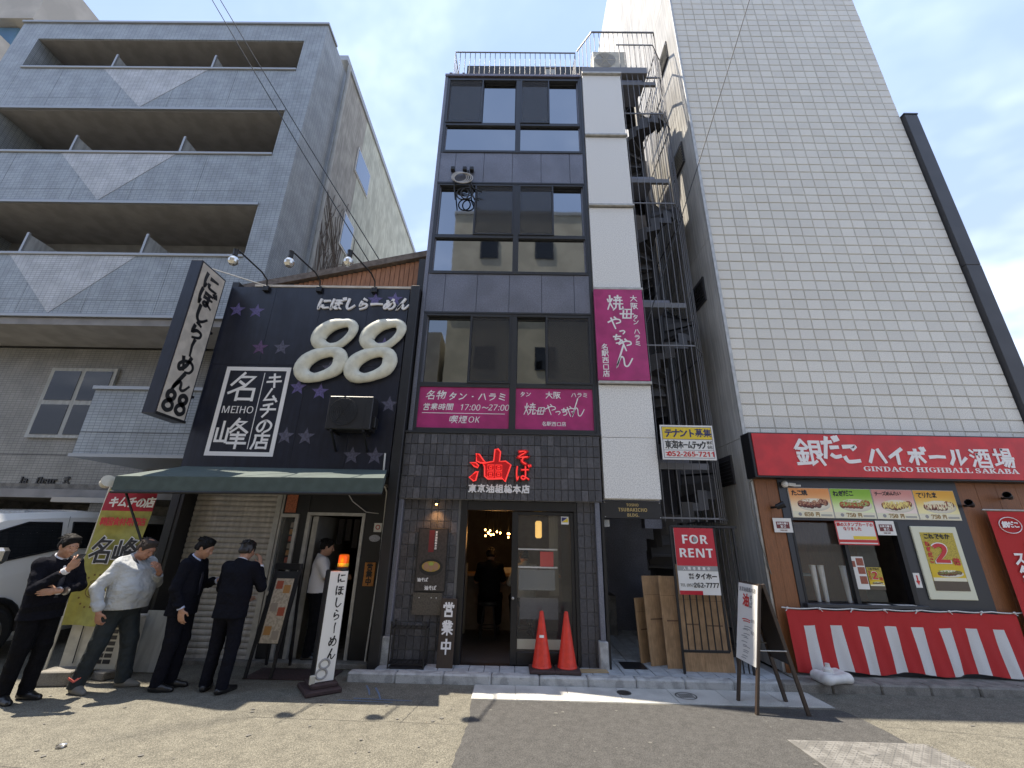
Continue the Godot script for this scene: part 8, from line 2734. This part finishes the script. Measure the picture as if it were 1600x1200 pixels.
		g.lathe([Vector2(0.22, -0.1), Vector2(0.31, -0.1), Vector2(0.345, -0.07), Vector2(0.35, 0.0), Vector2(0.345, 0.05), Vector2(0.31, 0.08), Vector2(0.23, 0.075)], Vector3(XR - 0.02, 0.35, z), 28, Basis(Vector3.BACK, -PI / 2))
		var wh := part(th, "wheel", g, mats.tyre)
		g = Geo.new()
		g.lathe([Vector2(0.235, 0.07), Vector2(0.225, 0.04), Vector2(0.06, 0.02)], Vector3(XR - 0.02, 0.35, z), 28, Basis(Vector3.BACK, -PI / 2))
		for i in 10:
			var a := TAU * i / 10 + 0.12 * (i % 2)
			g.beam(Vector3(XR + 0.045, 0.35, z), Vector3(XR + 0.05, 0.35 + sin(a) * 0.225, z + cos(a) * 0.225), 0.022, 0.026, 0.005)
		g.ball(Vector3(XR + 0.05, 0.35, z), Vector3(0.02, 0.045, 0.045), 12)
		part(wh, "rim", g, mats.alloy)

# ---------------------------------------------------------------- people
func phone(p: Node3D, c: Vector3, b: Basis) -> void:
	var t := Geo.new()
	t.cbox(c, Vector3(0.072, 0.008, 0.146), 0.003, b)
	own(p, "phone", t, mat("phone_dark", lin(0.03, 0.03, 0.035), 0.2))
	t = Geo.new()
	t.cbox(c + b.y * 0.0045, Vector3(0.066, 0.001, 0.138), 0.0, b)
	own(p, "screen", t, mat("phone_screen", lin(0.5, 0.52, 0.55), 0.1))

func people() -> void:
	var skin := mat("skin", lin(0.45, 0.25, 0.165), 0.55, {"tex": "mottle", "scale": 3.0})
	skin.subsurf_scatter_enabled = true
	skin.subsurf_scatter_strength = 0.08
	var skin2 := mat("skin_ruddy", lin(0.4, 0.2, 0.13), 0.5, {"tex": "mottle", "scale": 3.0})
	var hair := mat("black_hair", lin(0.008, 0.007, 0.007), 0.7, {"spec": 0.3})
	var navy := mat("navy_suit", lin(0.009, 0.0095, 0.015), 0.9, {"tex": "grain", "scale": 1.0, "spec": 0.22, "bump": 1.6, "btex": "wrinkle"})
	var black := mat("black_suit", lin(0.008, 0.008, 0.01), 0.9, {"tex": "grain", "scale": 1.0, "spec": 0.22, "bump": 1.6, "btex": "wrinkle"})
	var white := mat("white_shirt", lin(0.62, 0.63, 0.68), 0.7)
	var blue := mat("pale_blue_shirt", lin(0.42, 0.47, 0.62), 0.7)
	var grey := mat("pale_work_jacket", lin(0.47, 0.49, 0.5), 0.7, {"tex": "mottle", "scale": 1.0, "bump": 2.0, "btex": "wrinkle"})
	var slate := mat("slate_trousers", lin(0.016, 0.024, 0.03), 0.8, {"tex": "mottle", "scale": 1.0, "bump": 2.0, "btex": "wrinkle"})
	var leather := mat("black_leather", lin(0.012, 0.012, 0.013), 0.3)
	var greysh := mat("grey_shoe", lin(0.16, 0.155, 0.14), 0.7)
	var tie := mat("dark_tie", lin(0.012, 0.013, 0.025), 0.6)
	var p := thing("person", "person in navy suit with crossed arm looking at a raised phone, far left", "person", Vector3(-5.27, 0, -5.3), "people waiting", PI / 2 - 0.2)
	person(p, {"skin": skin, "hair": hair, "coat": navy, "trousers": black, "shirt": white, "tie": tie, "shoes": leather, "scale": 0.985, "seed": 3, "vee": 0.055, "lean": 0.0, "head_bow": 0.32,
		"elbow_r": Vector3(-0.22, 1.1, 0.1), "wrist_r": Vector3(-0.1, 1.31, 0.32), "elbow_l": Vector3(0.24, 1.1, 0.1), "wrist_l": Vector3(-0.08, 1.08, 0.23),
		"hands": {"r": {"dir": Vector3(0.15, 0.8, 0.4), "palm": Vector3(0.3, 0.3, -0.9), "thumb": Vector3(1, 0, 0), "curl": 0.5}, "l": {"dir": Vector3(-1, -0.02, -0.35), "palm": Vector3(0, 0, -1), "thumb": Vector3(0, 1, 0), "curl": 0.3}},
		"ankle_l": Vector3(0.08, 0.08, 0.05), "ankle_r": Vector3(-0.08, 0.08, -0.02), "toe_l": Vector3(0.15, 0, 1), "toe_r": Vector3(-0.15, 0, 1)})
	phone(p, Vector3(-0.06, 1.41, 0.36), Basis(Vector3.RIGHT, -1.0))
	var w := Geo.new()
	w.tube([Vector3(-0.02, 1.075, 0.262), Vector3(0.0, 1.075, 0.26)], 0.042, 12)
	own(p, "wrist_watch", w, mats.alloy)

	p = thing("person", "stout person in pale work jacket with bowed head lighting a cigarette", "person", Vector3(-4.7, 0, -5.68), "people waiting", PI / 2 - 0.1)
	person(p, {"skin": skin2, "coat": grey, "trousers": slate, "collar": mat("black_collar", lin(0.015, 0.016, 0.02), 0.6), "shoes": greysh, "scale": 0.98, "seed": 8, "hair": mat("cropped_hair", lin(0.05, 0.042, 0.038), 0.8, {"spec": 0.2}), "bald": true, "lean": 0.03, "head_bow": 0.5, "girth": 1.2, "belly": 0.06, "hem": 0.86, "open_neck": false, "leg_width": 1.15, "coat_extra": 0.014,
		"elbow_r": Vector3(-0.33, 1.1, -0.07), "wrist_r": Vector3(-0.33, 0.85, 0.06), "elbow_l": Vector3(0.26, 1.12, 0.12), "wrist_l": Vector3(0.06, 1.28, 0.3),
		"hands": {"r": {"dir": Vector3(0.05, -1, 0.25), "palm": Vector3(1, 0, 0), "thumb": Vector3(0, 0, 1), "curl": 0.75}, "l": {"dir": Vector3(-0.6, 0.6, 0.1), "palm": Vector3(-0.3, 0, -1), "thumb": Vector3(0, 1, 0), "curl": 0.6}},
		"ankle_r": Vector3(-0.12, 0.08, -0.16), "ankle_l": Vector3(0.16, 0.08, 0.14), "toe_r": Vector3(-0.3, 0, 1), "toe_l": Vector3(0.2, 0, 1)})
	var c := Geo.new()
	c.tube([Vector3(0.02, 1.38, 0.25), Vector3(0.04, 1.32, 0.31)], 0.005, 6)
	own(p, "cigarette", c, mats.white_paint)
	c = Geo.new()
	c.beam(Vector3(-0.2, 0.16, -0.2), Vector3(-0.2, 0.13, -0.12), 0.004, 0.02)
	c.beam(Vector3(-0.2, 0.13, -0.12), Vector3(-0.17, 0.17, -0.08), 0.004, 0.02)
	own(p, "trouser_flash", c, mat("flash_red", lin(0.7, 0.15, 0.12), 0.5))

	p = thing("person", "person in dark suit holding a phone out in front of the roller shutter", "person", Vector3(-4.02, 0, -5.76), "people waiting", PI / 2 + 0.15)
	person(p, {"skin": skin, "hair": hair, "coat": navy, "trousers": navy, "shirt": blue, "tie": tie, "shoes": leather, "scale": 0.985, "seed": 13, "vee": 0.03, "lean": 0.02, "head_bow": 0.4,
		"elbow_r": Vector3(-0.25, 1.09, -0.02), "wrist_r": Vector3(-0.22, 0.86, 0.1), "elbow_l": Vector3(0.22, 1.1, 0.06), "wrist_l": Vector3(0.1, 1.16, 0.3),
		"hands": {"r": {"dir": Vector3(0.05, -1, 0.2), "palm": Vector3(1, 0, 0.2), "thumb": Vector3(0, 0, 1), "curl": 0.4}, "l": {"dir": Vector3(-0.25, 0.1, 1), "palm": Vector3(-0.1, 1, 0), "thumb": Vector3(-1, 0, 0), "curl": 0.35}},
		"ankle_l": Vector3(0.08, 0.08, 0.03), "ankle_r": Vector3(-0.08, 0.08, -0.03), "toe_r": Vector3(-0.1, 0, 1)})
	phone(p, Vector3(0.05, 1.2, 0.44), Basis(Vector3.RIGHT, -0.25) * Basis(Vector3.BACK, 0.5))

	p = thing("person", "person in dark suit seen from behind with a hand raised to the ear", "person", Vector3(-3.4, 0, -5.72), "people waiting", PI - 0.06)
	person(p, {"skin": skin, "hair": mat("thin_hair", lin(0.014, 0.012, 0.012), 0.4), "coat": navy, "trousers": navy, "shirt": white, "shoes": leather, "scale": 0.965, "seed": 21, "lean": 0.03, "head_bow": 0.25,
		"elbow_r": Vector3(-0.27, 1.12, 0.1), "wrist_r": Vector3(-0.15, 1.38, 0.16), "elbow_l": Vector3(0.25, 1.1, 0.08), "wrist_l": Vector3(0.06, 1.0, 0.24),
		"hands": {"r": {"dir": Vector3(0.25, 1, 0), "palm": Vector3(1, 0, 0), "thumb": Vector3(0, 0, -1), "curl": 0.5}},
		"ankle_l": Vector3(0.13, 0.08, 0.02), "ankle_r": Vector3(-0.13, 0.08, -0.05), "toe_l": Vector3(0.3, 0, 1), "toe_r": Vector3(-0.3, 0, 1)})
	p = thing("person", "person in white short sleeved shirt standing inside the ramen shop's door", "person", Vector3(-2.9, 0.05, -6.93), "people waiting", PI / 2 + 0.35)
	person(p, {"skin": skin, "hair": hair, "coat": mat("short_shirt", lin(0.6, 0.58, 0.58), 0.75, {"rim": 0.2}), "coat_name": "short_sleeved_shirt", "trousers": black, "shoes": leather, "scale": 0.95, "seed": 31, "short_sleeve": true, "open_neck": false, "hem": 0.9, "head_bow": 0.2,
		"elbow_r": Vector3(-0.25, 1.12, 0.12), "wrist_r": Vector3(-0.15, 1.12, 0.36), "elbow_l": Vector3(0.25, 1.1, 0.1), "wrist_l": Vector3(0.14, 1.1, 0.32)})
	# guests inside the noodle shop
	p = thing("person", "person in dark shirt seated on a stool with back turned inside the noodle shop", "person", Vector3(-0.42, 0.1, -8.3), "noodle shop guests", PI)
	person(p, {"skin": skin, "hair": hair, "coat": black, "coat_name": "dark_shirt", "trousers": black, "shoes": leather, "scale": 0.96, "seed": 41, "hip": 0.72, "hem": 0.84, "open_neck": false, "short_sleeve": true, "lean": 0.12, "head_bow": 0.3,
		"elbow_r": Vector3(-0.26, 1.1, 0.16), "wrist_r": Vector3(-0.12, 1.14, 0.36), "elbow_l": Vector3(0.26, 1.1, 0.16), "wrist_l": Vector3(0.12, 1.14, 0.36),
		"knee_l": Vector3(0.16, 0.62, 0.4), "knee_r": Vector3(-0.16, 0.62, 0.4), "ankle_l": Vector3(0.16, 0.24, 0.3), "ankle_r": Vector3(-0.16, 0.24, 0.3)})
	stool(-0.42, -8.3, "round stool under the seated guest in dark shirt")
	p = thing("person", "person in pale shirt seated at the counter half hidden by the door jamb", "person", Vector3(0.22, 0.1, -8.3), "noodle shop guests", PI + 0.2)
	person(p, {"skin": skin, "hair": hair, "coat": mats.pale_work_jacket, "coat_name": "pale_shirt", "trousers": black, "shoes": leather, "scale": 0.95, "seed": 51, "hip": 0.72, "hem": 0.84, "open_neck": false, "lean": 0.15, "head_bow": 0.3,
		"elbow_r": Vector3(-0.26, 1.1, 0.16), "wrist_r": Vector3(-0.12, 1.14, 0.36), "elbow_l": Vector3(0.26, 1.1, 0.16), "wrist_l": Vector3(0.12, 1.14, 0.36),
		"knee_l": Vector3(0.16, 0.62, 0.4), "knee_r": Vector3(-0.16, 0.62, 0.4), "ankle_l": Vector3(0.16, 0.24, 0.3), "ankle_r": Vector3(-0.16, 0.24, 0.3)})
	stool(0.22, -8.3, "round stool under the guest in pale shirt")

func stool(x: float, z: float, label: String) -> void:
	var th := thing("bar_stool", label, "stool", Vector3(x, 0.1, z), "counter stools")
	var g := Geo.new()
	g.lathe([Vector2(0, 0.5), Vector2(0.16, 0.5), Vector2(0.17, 0.53), Vector2(0.16, 0.56), Vector2(0, 0.57)], Vector3.ZERO, 18)
	own(th, "seat", g, mats.black_paint)
	for i in 4:
		var a := TAU * (i + 0.5) / 4
		g = Geo.new()
		g.tube([Vector3(cos(a) * 0.11, 0.5, sin(a) * 0.11), Vector3(cos(a) * 0.19, 0.0, sin(a) * 0.19)], 0.012, 6)
		own(th, "leg", g, mats.black_metal)
	g = Geo.new()
	var pts := []
	for i in 16: pts.append(Vector3(cos(TAU * i / 16) * 0.165, 0.17, sin(TAU * i / 16) * 0.165))
	g.tube(pts, 0.009, 5, true)
	own(th, "foot_ring", g, mats.black_metal)
